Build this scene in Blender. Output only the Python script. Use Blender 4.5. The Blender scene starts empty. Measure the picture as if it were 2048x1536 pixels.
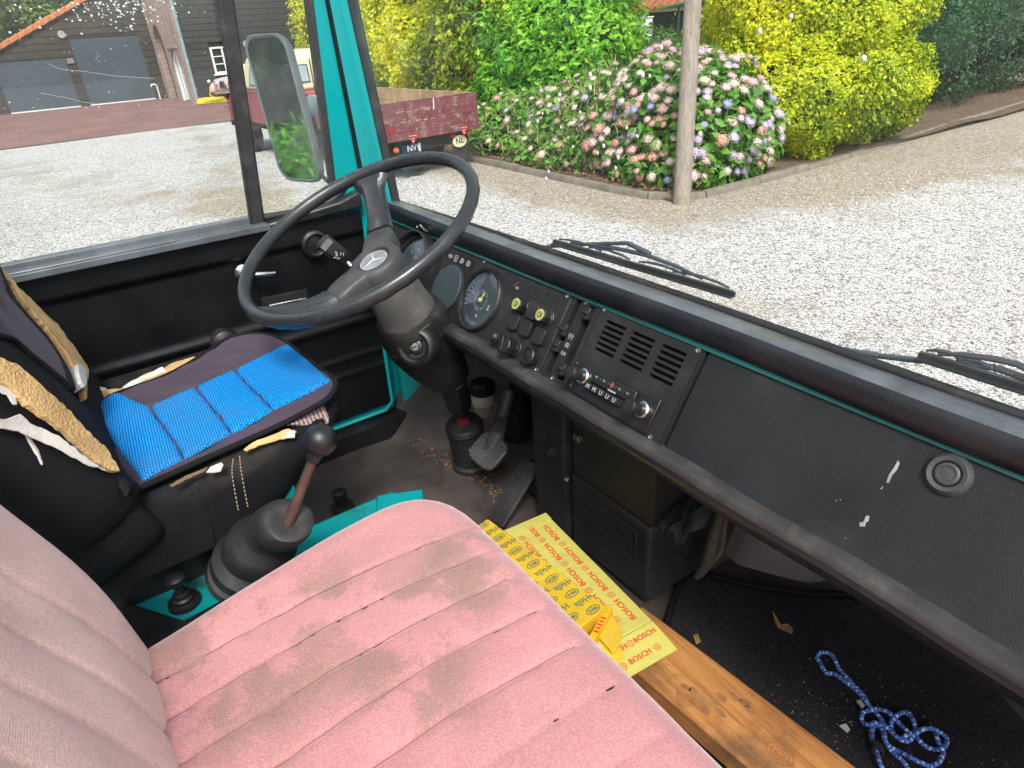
import bpy, bmesh, math, random
import numpy as np
from mathutils import Vector, Matrix
rnd = random.Random(7)
rng = np.random.default_rng(11)
scene = bpy.context.scene
COL = scene.collection
R_ = math.radians

# ------------------------------------------------------------------ camera
F_PX, CX, CY = 1331.0, 1024.0, 768.0            # focal length in pixels of a 2048 x 1536 frame
XC = np.array([0.56888005, 0.35992408, -0.73947964])   # world axes seen in camera space (x right, y down, z ahead)
YC = np.array([0.82004342, -0.31655894, 0.47678007])
ZC = np.array([-0.06248426, -0.87763608, -0.47523744])
RW = np.stack([XC, YC, ZC])
CAM = np.array([0.0, 0.0, 1.9])
cam_d = bpy.data.cameras.new("camera")
cam = bpy.data.objects.new("camera", cam_d)
COL.objects.link(cam)
scene.camera = cam
cam_d.sensor_fit = 'HORIZONTAL'
cam_d.sensor_width = 36.0
cam_d.lens = 36.0 * F_PX / 2048.0
cam_d.clip_start = 0.02
cam_d.clip_end = 600.0
right, down, ahead = RW[:, 0], RW[:, 1], RW[:, 2]
cam.matrix_world = Matrix(((right[0], -down[0], -ahead[0], CAM[0]),
                           (right[1], -down[1], -ahead[1], CAM[1]),
                           (right[2], -down[2], -ahead[2], CAM[2]),
                           (0, 0, 0, 1)))

# ------------------------------------------------------------------ world, sun, exposure
SUN_EL, SUN_AZ = R_(52), R_(115)      # azimuth clockwise from +Y
world = bpy.data.worlds.new("World")
scene.world = world
world.use_nodes = True
nt = world.node_tree
nt.nodes.clear()
out = nt.nodes.new('ShaderNodeOutputWorld')
bg = nt.nodes.new('ShaderNodeBackground')
sky = nt.nodes.new('ShaderNodeTexSky')
sky.sky_type = 'NISHITA'
sky.sun_disc = False
sky.sun_elevation = SUN_EL
sky.sun_rotation = SUN_AZ
sky.air_density = 1.0
sky.dust_density = 3.0
hsv = nt.nodes.new('ShaderNodeHueSaturation')     # thin overcast: most of the blue is gone
hsv.inputs['Saturation'].default_value = 0.35
nt.links.new(sky.outputs[0], hsv.inputs['Color'])
nt.links.new(hsv.outputs[0], bg.inputs['Color'])
bg.inputs['Strength'].default_value = 0.125
nt.links.new(bg.outputs[0], out.inputs['Surface'])
sun_d = bpy.data.lights.new("sun", 'SUN')
sun_d.energy = 1.65
sun_d.angle = R_(15)
sun_d.color = (1.0, 0.97, 0.92)
sun = bpy.data.objects.new("sun", sun_d)
COL.objects.link(sun)
sdir = Vector((math.sin(SUN_AZ) * math.cos(SUN_EL), math.cos(SUN_AZ) * math.cos(SUN_EL), math.sin(SUN_EL)))
sun.rotation_euler = sdir.to_track_quat('Z', 'Y').to_euler()
sun.location = (5, -8, 20)
vs = scene.view_settings
vs.view_transform = 'Standard'
vs.look = 'None'
vs.exposure = 1.15
vs.gamma = 1.0
vs.use_curve_mapping = False

# ------------------------------------------------------------------ points on real planes
def ray(x, y):
    v = np.array([x - CX, y - CY, F_PX])
    return RW @ (v / np.linalg.norm(v))
def az(x, y, z): d = ray(x, y); return CAM + d * ((z - CAM[2]) / d[2])
def ay(x, y, v): d = ray(x, y); return CAM + d * ((v - CAM[1]) / d[1])
def ax(x, y, v): d = ray(x, y); return CAM + d * ((v - CAM[0]) / d[0])
def ap(x, y, p0, n): d = ray(x, y); return CAM + d * (np.dot(np.asarray(p0) - CAM, n) / np.dot(d, n))

# ------------------------------------------------------------------ mesh helpers
def nrm(v):
    v = np.asarray(v, float); return v / np.linalg.norm(v)
def perp(a):
    a = nrm(a); h = np.array([0, 0, 1.0]) if abs(a[2]) < 0.9 else np.array([1.0, 0, 0])
    u = nrm(np.cross(h, a)); return u, np.cross(a, u)
X_, Y_, Z_ = np.eye(3)

class MB:
    def __init__(self): self.v = []; self.f = []
    def add(self, vs, fs):
        o = len(self.v); self.v.extend([tuple(map(float, p)) for p in vs]); self.f.extend([tuple(i + o for i in f) for f in fs]); return self
    def obox(self, c, ex, ey, ez, sx, sy, sz):          # oriented box, full sizes
        c = np.asarray(c, float); a, b, d = nrm(ex) * sx / 2, nrm(ey) * sy / 2, nrm(ez) * sz / 2
        vs = [c + i * a + j * b + k * d for k in (-1, 1) for j in (-1, 1) for i in (-1, 1)]
        return self.add(vs, [(0, 2, 3, 1), (4, 5, 7, 6), (0, 1, 5, 4), (2, 6, 7, 3), (0, 4, 6, 2), (1, 3, 7, 5)])
    def box(self, x0, x1, y0, y1, z0, z1):
        return self.obox(((x0 + x1) / 2, (y0 + y1) / 2, (z0 + z1) / 2), X_, Y_, Z_, abs(x1 - x0), abs(y1 - y0), abs(z1 - z0))
    def bar(self, p0, p1, w, h, up=None):
        p0, p1 = np.asarray(p0, float), np.asarray(p1, float); d = p1 - p0; L = np.linalg.norm(d)
        u, v = perp(d)
        if up is not None:
            u = nrm(np.cross(up, d)); v = nrm(np.cross(d, u))
        return self.obox((p0 + p1) / 2, d, u, v, L, w, h)
    def tube(self, pts, r, n=10, closed=False, caps=True, flat=None):
        pts = [np.asarray(p, float) for p in pts]; m = len(pts)
        rr = r if hasattr(r, '__len__') else [r] * m
        vs = []; prev = None
        for i, p in enumerate(pts):
            if closed: t = pts[(i + 1) % m] - pts[i - 1]
            else: t = pts[min(i + 1, m - 1)] - pts[max(i - 1, 0)]
            t = nrm(t)
            if prev is None: u, _ = perp(t)
            else:
                u = prev - t * np.dot(prev, t); u = nrm(u)
            prev = u; w = np.cross(t, u)
            for k in range(n):
                a = 2 * math.pi * k / n
                vs.append(p + rr[i] * (math.cos(a) * u + math.sin(a) * w))
        fs = []
        for i in range(m if closed else m - 1):
            j = (i + 1) % m
            for k in range(n):
                k2 = (k + 1) % n
                fs.append((i * n + k, i * n + k2, j * n + k2, j * n + k))
        if caps and not closed:
            fs.append(tuple(range(n))[::-1]); fs.append(tuple((m - 1) * n + k for k in range(n)))
        return self.add(vs, fs)
    def lathe(self, c, axis, prof, n=28, caps=True, sx=1.0, uref=None):   # prof: (radius, height along axis)
        c = np.asarray(c, float); a = nrm(axis); u, v = perp(a)
        if uref is not None: u = nrm(np.asarray(uref) - a * np.dot(uref, a)); v = np.cross(a, u)
        vs = [c + a * h + r * (math.cos(2 * math.pi * k / n) * u * sx + math.sin(2 * math.pi * k / n) * v) for r, h in prof for k in range(n)]
        fs = [(i * n + k, i * n + (k + 1) % n, (i + 1) * n + (k + 1) % n, (i + 1) * n + k) for i in range(len(prof) - 1) for k in range(n)]
        if caps:
            fs.append(tuple(range(n))[::-1]); fs.append(tuple((len(prof) - 1) * n + k for k in range(n)))
        return self.add(vs, fs)
    def prism(self, poly, ext):                        # planar 3-D polygon pushed along ext
        poly = [np.asarray(p, float) for p in poly]; e = np.asarray(ext, float); n = len(poly)
        vs = poly + [p + e for p in poly]
        nn = sum((np.cross(poly[i], poly[(i + 1) % n]) for i in range(n)), np.zeros(3))
        fs = [tuple(range(n)), tuple(range(2 * n - 1, n - 1, -1))] + [(i, i + n, (i + 1) % n + n, (i + 1) % n) for i in range(n)]
        if np.dot(nn, e) > 0: fs = [f[::-1] for f in fs]
        return self.add(vs, fs)
    def loft(self, rings, caps=True, closed=True):
        n = len(rings[0]); vs = [p for r in rings for p in r]; fs = []
        for i in range(len(rings) - 1):
            for k in range(n if closed else n - 1):
                fs.append((i * n + k, i * n + (k + 1) % n, (i + 1) * n + (k + 1) % n, (i + 1) * n + k))
        if caps and closed: fs += [tuple(range(n))[::-1], tuple((len(rings) - 1) * n + k for k in range(n))]
        return self.add(vs, fs)
    def grid(self, P):                                  # P[i][j] points
        ni, nj = len(P), len(P[0])
        return self.add([p for r in P for p in r], [(i * nj + j, i * nj + j + 1, (i + 1) * nj + j + 1, (i + 1) * nj + j) for i in range(ni - 1) for j in range(nj - 1)])
    def ball(self, c, r, nu=14, nv=9, sc=(1, 1, 1)):
        prof = [(max(1e-4, r * math.sin(math.pi * i / nv)), -r * math.cos(math.pi * i / nv)) for i in range(nv + 1)]
        o = len(self.v); self.lathe((0, 0, 0), Z_, prof, nu)
        for i in range(o, len(self.v)):
            p = self.v[i]; self.v[i] = (p[0] * sc[0] + c[0], p[1] * sc[1] + c[1], p[2] * sc[2] + c[2])
        return self

def rloc(o):
    while o.parent: o = o.parent
    return np.array(o.location)

def build(name, mb, m, parent=None, smooth=35, bevel=0, seg=2, sub=0, loc=None, label=None, kind=None, fixn=True):
    me = bpy.data.meshes.new(name)
    off = rloc(parent) if parent is not None else (np.asarray(loc, float) if loc is not None else np.zeros(3))
    me.from_pydata([(p[0] - off[0], p[1] - off[1], p[2] - off[2]) for p in mb.v], [], mb.f)
    if fixn:
        b = bmesh.new(); b.from_mesh(me); bmesh.ops.recalc_face_normals(b, faces=b.faces); b.to_mesh(me); b.free()
    o = bpy.data.objects.new(name, me); COL.objects.link(o)
    me.materials.append(m)
    if parent is not None: o.parent = parent
    elif loc is not None: o.location = off
    if bevel:
        md = o.modifiers.new("bevel", 'BEVEL'); md.width = bevel; md.segments = seg; md.limit_method = 'ANGLE'; md.angle_limit = R_(40)
    if sub:
        md = o.modifiers.new("sub", 'SUBSURF'); md.levels = sub; md.render_levels = sub
    if smooth:
        me.shade_smooth()
        me.set_sharp_from_angle(angle=R_(smooth))
    if label: o['label'] = label
    if kind: o['kind'] = kind
    return o

def tag(o, label, cat, group=None):
    o['label'] = label; o['category'] = cat
    if group: o['group'] = group
    return o
def thing(name, loc, label, cat, group=None):
    o = bpy.data.objects.new(name, None); COL.objects.link(o); o.location = tuple(map(float, loc)); o.empty_display_size = 0.1
    return tag(o, label, cat, group)
def struct(o): o['kind'] = 'structure'; return o
def clone(o, parent=None, loc=None, name=None):
    c = o.copy(); COL.objects.link(c); c.parent = parent
    if loc is not None: c.location = tuple(map(float, loc))
    return c

_tc = {}
def text_tris(s, size=1.0, align='CENTER'):
    key = (s, align)
    if key not in _tc:
        cu = bpy.data.curves.new("t", 'FONT'); cu.body = s; cu.align_x = align; cu.align_y = 'CENTER'; cu.resolution_u = 2; cu.fill_mode = 'FRONT'
        ob = bpy.data.objects.new("t", cu); me = ob.to_mesh()
        _tc[key] = ([(v.co.x, v.co.y) for v in me.vertices], [tuple(p.vertices) for p in me.polygons])
        ob.to_mesh_clear(); bpy.data.objects.remove(ob); bpy.data.curves.remove(cu)
    return _tc[key]
def put_text(mb, s, o, right, up, size, sx=1.0, align='CENTER', bold=0.0):
    V, Fs = text_tris(s, align=align); o = np.asarray(o, float); r, u = nrm(right), nrm(up)
    n = np.cross(r, u)
    offs = [(0, 0)] if not bold else [(0, 0), (bold, 0), (-bold, 0), (0, bold)]
    for k, (a, b) in enumerate(offs):
        mb.add([o + r * (x * size * sx + a) + u * (y * size + b) + n * (k * 2e-5) for x, y in V], Fs)
    return mb
def ring2d(o, r, u, ra, rb, w, n=20):                 # flat ring: verts, faces
    vs, fs = [], []
    for k in range(n):
        a = 2 * math.pi * k / n
        for q in (0, 1): vs.append(o + r * math.cos(a) * (ra - w * q) + u * math.sin(a) * (rb - w * q))
    for k in range(n):
        k2 = (k + 1) % n; fs.append((2 * k, 2 * k2, 2 * k2 + 1, 2 * k + 1))
    return vs, fs
def disc2d(o, r, u, ra, rb, n=16):
    return [o + r * math.cos(2 * math.pi * k / n) * ra + u * math.sin(2 * math.pi * k / n) * rb for k in range(n)], [tuple(range(n))]

# ------------------------------------------------------------------ materials
def rgb(c): return (c[0], c[1], c[2], 1.0)
def nodes(name):
    m = bpy.data.materials.new(name); m.use_nodes = True
    t = m.node_tree; return m, t, t.nodes['Principled BSDF'], t.nodes['Material Output']
def N(t, typ, **kw):
    n = t.nodes.new(typ)
    for k, v in kw.items(): setattr(n, k, v)
    return n
def noise(t, co, scale, detail=4, rough=0.55, stretch=None):
    if stretch is not None:
        mp = N(t, 'ShaderNodeMapping'); mp.inputs['Scale'].default_value = stretch; t.links.new(co, mp.inputs[0]); co = mp.outputs[0]
    n = N(t, 'ShaderNodeTexNoise'); n.inputs['Scale'].default_value = scale; n.inputs['Detail'].default_value = detail; n.inputs['Roughness'].default_value = rough
    t.links.new(co, n.inputs['Vector']); return n.outputs['Fac']
def ramp(t, fac, stops):
    r = N(t, 'ShaderNodeValToRGB'); e = r.color_ramp.elements
    while len(e) < len(stops): e.new(0.5)
    for k, (p, c) in enumerate(stops): e[k].position = p; e[k].color = rgb(c) if hasattr(c, '__len__') else (c, c, c, 1)
    t.links.new(fac, r.inputs[0]); return r.outputs[0]
def mix(t, fac, a, b, mode='MIX'):
    n = N(t, 'ShaderNodeMix', data_type='RGBA', blend_type=mode)
    for sock, val in ((n.inputs[0], fac), (n.inputs[6], a), (n.inputs[7], b)):
        if hasattr(val, 'is_linked') or hasattr(val, 'links'): t.links.new(val, sock)
        elif hasattr(val, '__len__'): sock.default_value = rgb(val)
        else: sock.default_value = val
    return n.outputs[2]
def bump(t, bsdf, h, dist, strength=1.0):
    b = N(t, 'ShaderNodeBump'); b.inputs['Distance'].default_value = dist; b.inputs['Strength'].default_value = strength
    t.links.new(h, b.inputs['Height']); t.links.new(b.outputs[0], bsdf.inputs['Normal']); return b
def objco(t): return N(t, 'ShaderNodeTexCoord').outputs['Object']

def mat(name, c, rough=0.5, var=0.25, vscale=6, dirt=None, dirt_amt=0.35, dscale=3.5, grain=0, gdist=0.0006, metal=0.0, spec=0.5, stretch=None, sheen=0, coat=0):
    """painted / moulded surface with uneven tone, patches of dirt and fine relief"""
    m, t, b, o = nodes(name)
    co = objco(t)
    n1 = noise(t, co, vscale, 5, stretch=stretch)
    lo = [x * (1 - var) for x in c]; hi = [min(1, x * (1 + var)) for x in c]
    col = ramp(t, n1, [(0.3, lo), (0.7, hi)])
    if dirt is not None:
        n2 = noise(t, co, dscale, 6, 0.65)
        msk = ramp(t, n2, [(0.52, 0.0), (0.72, dirt_amt)])
        col = mix(t, msk, col, dirt)
    t.links.new(col, b.inputs['Base Color'])
    r = ramp(t, noise(t, co, vscale * 2.3, 4), [(0.3, max(0.04, rough - 0.12)), (0.7, min(1, rough + 0.12))])
    t.links.new(r, b.inputs['Roughness'])
    b.inputs['Metallic'].default_value = metal
    b.inputs['Specular IOR Level'].default_value = spec
    if sheen: b.inputs['Sheen Weight'].default_value = sheen; b.inputs['Sheen Roughness'].default_value = 0.5
    if coat: b.inputs['Coat Weight'].default_value = coat; b.inputs['Coat Roughness'].default_value = 0.15
    if grain: bump(t, b, noise(t, co, grain, 3, 0.6), gdist)
    return m

M = {}
M['dash'] = mat('dash vinyl', (0.0105, 0.0128, 0.0135), 0.5, 0.4, 5, (0.05, 0.044, 0.042), 0.6, 3.2, 700, 0.0008, spec=0.35)
M['panel'] = mat('instrument panel plastic', (0.0145, 0.0145, 0.0148), 0.52, 0.2, 5, (0.055, 0.047, 0.04), 0.45, 9, 1400, 0.0003, spec=0.35)
M['ledge'] = mat('ledge vinyl with painted sky sheen', (0.095, 0.108, 0.118), 0.30, 0.35, 9, (0.035, 0.036, 0.037), 0.7, 8, 700, 0.0003)  # pale grey-blue base colour stands in for sky sheen on rail top and sill
M['rail'] = mat('padded rail vinyl', (0.010, 0.011, 0.013), 0.36, 0.2, 7, (0.06, 0.06, 0.058), 0.3, 6, 700, 0.0003)
M['lip'] = mat('worn dash lip', (0.034, 0.033, 0.032), 0.45, 0.4, 11, (0.12, 0.11, 0.10), 0.5, 14, 500, 0.0003)
M['black'] = mat('black plastic', (0.010, 0.010, 0.011), 0.42, 0.15, 8, (0.05, 0.048, 0.045), 0.3, 10)
M['rubber'] = mat('black rubber', (0.013, 0.013, 0.014), 0.6, 0.3, 14, (0.075, 0.068, 0.06), 0.55, 11, 600, 0.0002)
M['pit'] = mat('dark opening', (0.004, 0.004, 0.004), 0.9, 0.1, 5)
M['doorcard'] = mat('black door card vinyl', (0.0045, 0.005, 0.006), 0.42, 0.25, 4, (0.016, 0.016, 0.018), 0.4, 4, 850, 0.0005, spec=0.22)
M['wheel'] = mat('grey-black wheel rim plastic', (0.021, 0.0235, 0.026), 0.29, 0.15, 9, (0.09, 0.09, 0.088), 0.25, 14, 500, 0.00015)
M['hub'] = mat('steering hub plastic', (0.040, 0.041, 0.041), 0.5, 0.15, 9, (0.12, 0.115, 0.105), 0.35, 14, 900, 0.0002)
M['cowl'] = mat('column cowl plastic', (0.010, 0.010, 0.011), 0.42, 0.2, 10, (0.07, 0.063, 0.055), 0.4, 10, 800, 0.0002)
M['cowltop'] = mat('dusty grey column collar', (0.062, 0.06, 0.057), 0.6, 0.2, 14, (0.16, 0.15, 0.13), 0.5, 12)
M['teal'] = mat('teal paint', (0.0, 0.25, 0.262), 0.35, 0.08, 3, (0.02, 0.14, 0.14), 0.35, 6, spec=0.35)
M['tealdirty'] = mat('grimy teal paint', (0.003, 0.25, 0.26), 0.4, 0.15, 8, (0.02, 0.045, 0.04), 0.9, 22)
M['tealstrip'] = mat('teal edge strip', (0.003, 0.085, 0.08), 0.4, 0.2, 9, (0.02, 0.03, 0.03), 0.5, 12)
M['chrome'] = mat('dull chrome', (0.62, 0.63, 0.64), 0.22, 0.1, 20, metal=1.0)
M['steel'] = mat('worn steel', (0.30, 0.29, 0.28), 0.4, 0.3, 14, (0.10, 0.05, 0.03), 0.6, 12, metal=0.9)
M['rust'] = mat('rusty gear rod', (0.105, 0.062, 0.05), 0.5, 0.3, 30, (0.33, 0.30, 0.28), 0.5, 25, metal=0.5)
M['white'] = mat('white print', (0.72, 0.72, 0.70), 0.6, 0.05, 20)
M['printgrey'] = mat('pale grey print', (0.30, 0.31, 0.31), 0.6, 0.05, 20)
M['yellowknob'] = mat('lime knob cap', (0.32, 0.34, 0.10), 0.4, 0.1, 30)
M['red'] = mat('red plastic', (0.32, 0.025, 0.025), 0.4, 0.2, 12)
M['amber'] = mat('pale amber print', (0.62, 0.55, 0.25), 0.5, 0.1, 12)
M['dial'] = mat('instrument dial face', (0.030, 0.045, 0.052), 0.5, 0.1, 6)
M['floor'] = mat('worn grey brown floor vinyl', (0.062, 0.051, 0.046), 0.55, 0.42, 5, (0.013, 0.011, 0.011), 0.8, 4.5, 240, 0.0009)
M['toe'] = mat('grey vinyl bulkhead', (0.115, 0.103, 0.097), 0.55, 0.2, 7, (0.05, 0.04, 0.038), 0.6, 5, 420, 0.0008)
M['heater'] = mat('black heater casing', (0.021, 0.022, 0.0225), 0.55, 0.2, 9, (0.06, 0.058, 0.054), 0.3, 7, 700, 0.0002, spec=0.3)
M['carpet'] = mat('black carpet', (0.024, 0.024, 0.027), 0.95, 0.6, 260, (0.04, 0.037, 0.033), 0.45, 6, 500, 0.002, spec=0.08)
M['black cloth'] = mat('black seat cloth', (0.008, 0.008, 0.0098), 0.85, 0.3, 9, (0.065, 0.057, 0.048), 0.6, 5, 1500, 0.0004, spec=0.2)
M['trim cloth'] = mat('black binding cloth', (0.008, 0.008, 0.009), 0.9, 0.2, 20, None, 0, 1, 1500, 0.0004, spec=0.2)
M['foam'] = mat('old tan foam', (0.56, 0.36, 0.15), 0.95, 0.32, 18, (0.26, 0.13, 0.045), 0.75, 11, 220, 0.004)
M['lining'] = mat('off white torn lining', (0.55, 0.53, 0.48), 0.9, 0.2, 16, (0.22, 0.19, 0.15), 0.55, 14, 300, 0.001)
M['purple'] = mat('grey purple cover cloth', (0.052, 0.036, 0.056), 0.85, 0.2, 8, (0.03, 0.022, 0.033), 0.4, 9, 1300, 0.0004, sheen=0.08, spec=0.2)
def mat_wood():
    m, t, b, o = nodes('pine plank'); co = objco(t)
    a = noise(t, co, 3.2, 5, .6, (1.1, 16, 16)); c = noise(t, co, 4, 4, .7, (2.0, 95, 95)); d = noise(t, co, 7, 6, .7)
    col = ramp(t, a, [(.30, (.29, .105, .026)), (.48, (.50, .21, .058)), (.7, (.60, .31, .10))])
    col = mix(t, .6, col, ramp(t, c, [(.35, .45), (.6, 1.0)]), 'MULTIPLY')
    col = mix(t, ramp(t, d, [(.50, 0.0), (.66, .7)]), col, (.095, .055, .03))
    sp = ramp(t, noise(t, co, 180, 3, .7), [(.68, 0.0), (.75, .6)]); col = mix(t, sp, col, (.62, .42, .24))
    t.links.new(col, b.inputs['Base Color']); b.inputs['Roughness'].default_value = .62; bump(t, b, c, .0012); return m
M['wood'] = mat_wood()
M['hella'] = mat('deep yellow carton', (0.58, 0.38, 0.02), 0.5, 0.12, 8, (0.36, 0.25, 0.06), 0.6, 14, 70, 0.002)
M['bosch'] = mat('lemon yellow carton', (0.48, 0.445, 0.10), 0.5, 0.12, 8, (0.33, 0.28, 0.10), 0.6, 14, 70, 0.002)
M['orange'] = mat('orange carton', (0.80, 0.36, 0.01), 0.55, 0.12, 18)
M['inkred'] = mat('red ink', (0.62, 0.04, 0.015), 0.6, 0.1, 30)
M['inkgreen'] = mat('green ink', (0.05, 0.13, 0.075), 0.6, 0.1, 30)
M['paper'] = mat('cream sticker', (0.70, 0.62, 0.42), 0.6, 0.1, 20)
M['leafbit'] = mat('dry leaf litter', (0.28, 0.17, 0.07), 0.9, 0.5, 40)
M['mirrorshell'] = mat('grey mirror shell', (0.13, 0.14, 0.15), 0.5, 0.15, 9)
M['bluegrey'] = mat('blue grey plastic', (0.16, 0.20, 0.23), 0.5, 0.2, 12)

def mat_mirror():
    m, t, b, o = nodes('mirror glass')
    b.inputs['Metallic'].default_value = 1.0; b.inputs['Roughness'].default_value = 0.03; b.inputs['Base Color'].default_value = (0.78, 0.82, 0.82, 1)
    d = N(t, 'ShaderNodeBsdfDiffuse'); d.inputs[0].default_value = (0.55, 0.57, 0.57, 1)
    ms = N(t, 'ShaderNodeMixShader')
    t.links.new(ramp(t, noise(t, objco(t), 14, 6, 0.7), [(0.45, 0.03), (0.8, 0.17)]), ms.inputs[0])
    t.links.new(b.outputs[0], ms.inputs[1]); t.links.new(d.outputs[0], ms.inputs[2]); t.links.new(ms.outputs[0], o.inputs[0]); return m
M['mirror'] = mat_mirror()
def mat_glass(name, dust_lo, dust_hi, scale, tint=(0.93, 0.97, 0.96), refl=0.03):
    m, t, b, o = nodes(name)
    t.nodes.remove(b)
    tr = N(t, 'ShaderNodeBsdfTransparent'); tr.inputs[0].default_value = rgb(tint)
    gl = N(t, 'ShaderNodeBsdfGlossy'); gl.inputs['Roughness'].default_value = 0.02; gl.inputs[0].default_value = (1, 1, 1, 1)
    lw = N(t, 'ShaderNodeLayerWeight'); lw.inputs[0].default_value = 0.5
    pw = N(t, 'ShaderNodeMath', operation='POWER'); t.links.new(lw.outputs['Facing'], pw.inputs[0]); pw.inputs[1].default_value = 5.0
    fa = N(t, 'ShaderNodeMath', operation='MULTIPLY_ADD'); t.links.new(pw.outputs[0], fa.inputs[0]); fa.inputs[1].default_value = 0.8; fa.inputs[2].default_value = refl
    m1 = N(t, 'ShaderNodeMixShader'); t.links.new(fa.outputs[0], m1.inputs[0]); t.links.new(tr.outputs[0], m1.inputs[1]); t.links.new(gl.outputs[0], m1.inputs[2])
    df = N(t, 'ShaderNodeBsdfDiffuse'); df.inputs[0].default_value = (0.6, 0.6, 0.58, 1)
    tl = N(t, 'ShaderNodeBsdfTranslucent'); tl.inputs[0].default_value = (0.7, 0.7, 0.68, 1)
    ad = N(t, 'ShaderNodeMixShader'); ad.inputs[0].default_value = 0.5; t.links.new(df.outputs[0], ad.inputs[1]); t.links.new(tl.outputs[0], ad.inputs[2])
    m2 = N(t, 'ShaderNodeMixShader')
    t.links.new(ramp(t, noise(t, objco(t), scale, 6, 0.65), [(0.35, dust_lo), (0.75, dust_hi)]), m2.inputs[0])
    t.links.new(m1.outputs[0], m2.inputs[1]); t.links.new(ad.outputs[0], m2.inputs[2]); t.links.new(m2.outputs[0], o.inputs[0]); return m
M['glass'] = mat_glass('windscreen glass', 0.012, 0.065, 2.6)
M['dirtyglass'] = mat_glass('dusty door glass', 0.0, 0.028, 3)
def mat_darkglass():
    m, t, b, o = nodes('dark window glass')
    b.inputs['Base Color'].default_value = (0.02, 0.024, 0.026, 1); b.inputs['Roughness'].default_value = 0.06; return m
M['darkglass'] = mat_darkglass()
def mat_clear(name):
    m, t, b, o = nodes(name)
    t.nodes.remove(b)
    tr = N(t, 'ShaderNodeBsdfTransparent'); gl = N(t, 'ShaderNodeBsdfGlossy'); gl.inputs['Roughness'].default_value = 0.12; gl.inputs[0].default_value = (0.85, 0.95, 1, 1)
    ms = N(t, 'ShaderNodeMixShader'); ms.inputs[0].default_value = 0.13
    t.links.new(tr.outputs[0], ms.inputs[1]); t.links.new(gl.outputs[0], ms.inputs[2]); t.links.new(ms.outputs[0], o.inputs[0]); return m
M['lens'] = mat_clear('gauge lens')

def mat_pink(name, c, weave_axis):
    m, t, b, o = nodes(name)
    co = objco(t)
    col = ramp(t, noise(t, co, 5, 5), [(0.3, [x * 0.86 for x in c]), (0.7, [min(1, x * 1.1) for x in c])])
    red = ramp(t, noise(t, co, 2.2, 3), [(0.45, 0.0), (0.75, 0.5)])
    col = mix(t, red, col, (c[0] * 1.02, c[1] * 0.72, c[2] * 0.78))
    st = ramp(t, noise(t, co, 9, 7, 0.68), [(0.46, 0.0), (0.53, 0.55), (0.66, 0.8)])
    at = N(t, 'ShaderNodeAttribute'); at.attribute_name = 'soil'
    n0 = noise(t, co, 2.6, 3); ad = N(t, 'ShaderNodeMath', operation='ADD'); t.links.new(n0, ad.inputs[0]); t.links.new(at.outputs['Fac'], ad.inputs[1])
    where = ramp(t, ad.outputs[0], [(0.46, 0.0), (0.75, 1.0)])
    st = mix(t, 1.0, st, where, 'MULTIPLY')
    col = mix(t, st, col, (0.235, 0.165, 0.125))
    fine = noise(t, co, 420, 3, 0.7)
    col = mix(t, 0.55, col, ramp(t, fine, [(0.32, 0.35), (0.66, 1.0)]), 'MULTIPLY')
    sp = ramp(t, noise(t, co, 60, 4, 0.7), [(0.70, 0.0), (0.76, 0.6)])
    col = mix(t, sp, col, (0.10, 0.05, 0.05))
    t.links.new(col, b.inputs['Base Color'])
    b.inputs['Roughness'].default_value = 0.95; b.inputs['Sheen Weight'].default_value = 0.45; b.inputs['Sheen Roughness'].default_value = 0.4
    b.inputs['Sheen Tint'].default_value = (1, 0.85, 0.85, 1)
    w = N(t, 'ShaderNodeTexWave'); w.inputs['Scale'].default_value = 130; w.inputs['Distortion'].default_value = 1.5; w.bands_direction = weave_axis
    t.links.new(co, w.inputs[0])
    h = mix(t, 0.82, w.outputs[0], fine)
    bump(t, b, h, 0.0007)
    return m
M['pink'] = mat_pink('pink velour', (0.56, 0.262, 0.26), 'X')
M['pinkback'] = mat_pink('faded pink velour', (0.82, 0.575, 0.51), 'Z')
def mat_bluemesh():
    m, t, b, o = nodes('bright blue mesh fabric')
    co = objco(t)
    br = N(t, 'ShaderNodeTexBrick'); br.inputs['Scale'].default_value = 1.0; br.offset = 0.5
    br.inputs['Brick Width'].default_value = 0.0085; br.inputs['Row Height'].default_value = 0.0042; br.inputs['Mortar Size'].default_value = 0.0009; br.inputs['Mortar Smooth'].default_value = 0.6
    mp = N(t, 'ShaderNodeMapping'); mp.inputs['Rotation'].default_value = (0, 0, R_(4)); t.links.new(co, mp.inputs[0]); t.links.new(mp.outputs[0], br.inputs[0])
    br.inputs['Color1'].default_value = (0.006, 0.27, 0.74, 1); br.inputs['Color2'].default_value = (0.008, 0.33, 0.84, 1); br.inputs['Mortar'].default_value = (0.003, 0.09, 0.33, 1)
    col = mix(t, 0.5, br.outputs['Color'], ramp(t, noise(t, co, 9, 4), [(0.3, 0.75), (0.7, 1.0)]), 'MULTIPLY')
    col = mix(t, ramp(t, noise(t, co, 6, 6, .7), [(.48, 0.0), (.68, .55)]), col, (.045, .17, .36))
    t.links.new(col, b.inputs['Base Color']); b.inputs['Roughness'].default_value = 0.75; b.inputs['Specular IOR Level'].default_value = 0.15
    iv = N(t, 'ShaderNodeMath', operation='SUBTRACT'); iv.inputs[0].default_value = 1.0; t.links.new(br.outputs['Fac'], iv.inputs[1])
    bump(t, b, iv.outputs[0], 0.0012); return m
M['bluemesh'] = mat_bluemesh()
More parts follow.
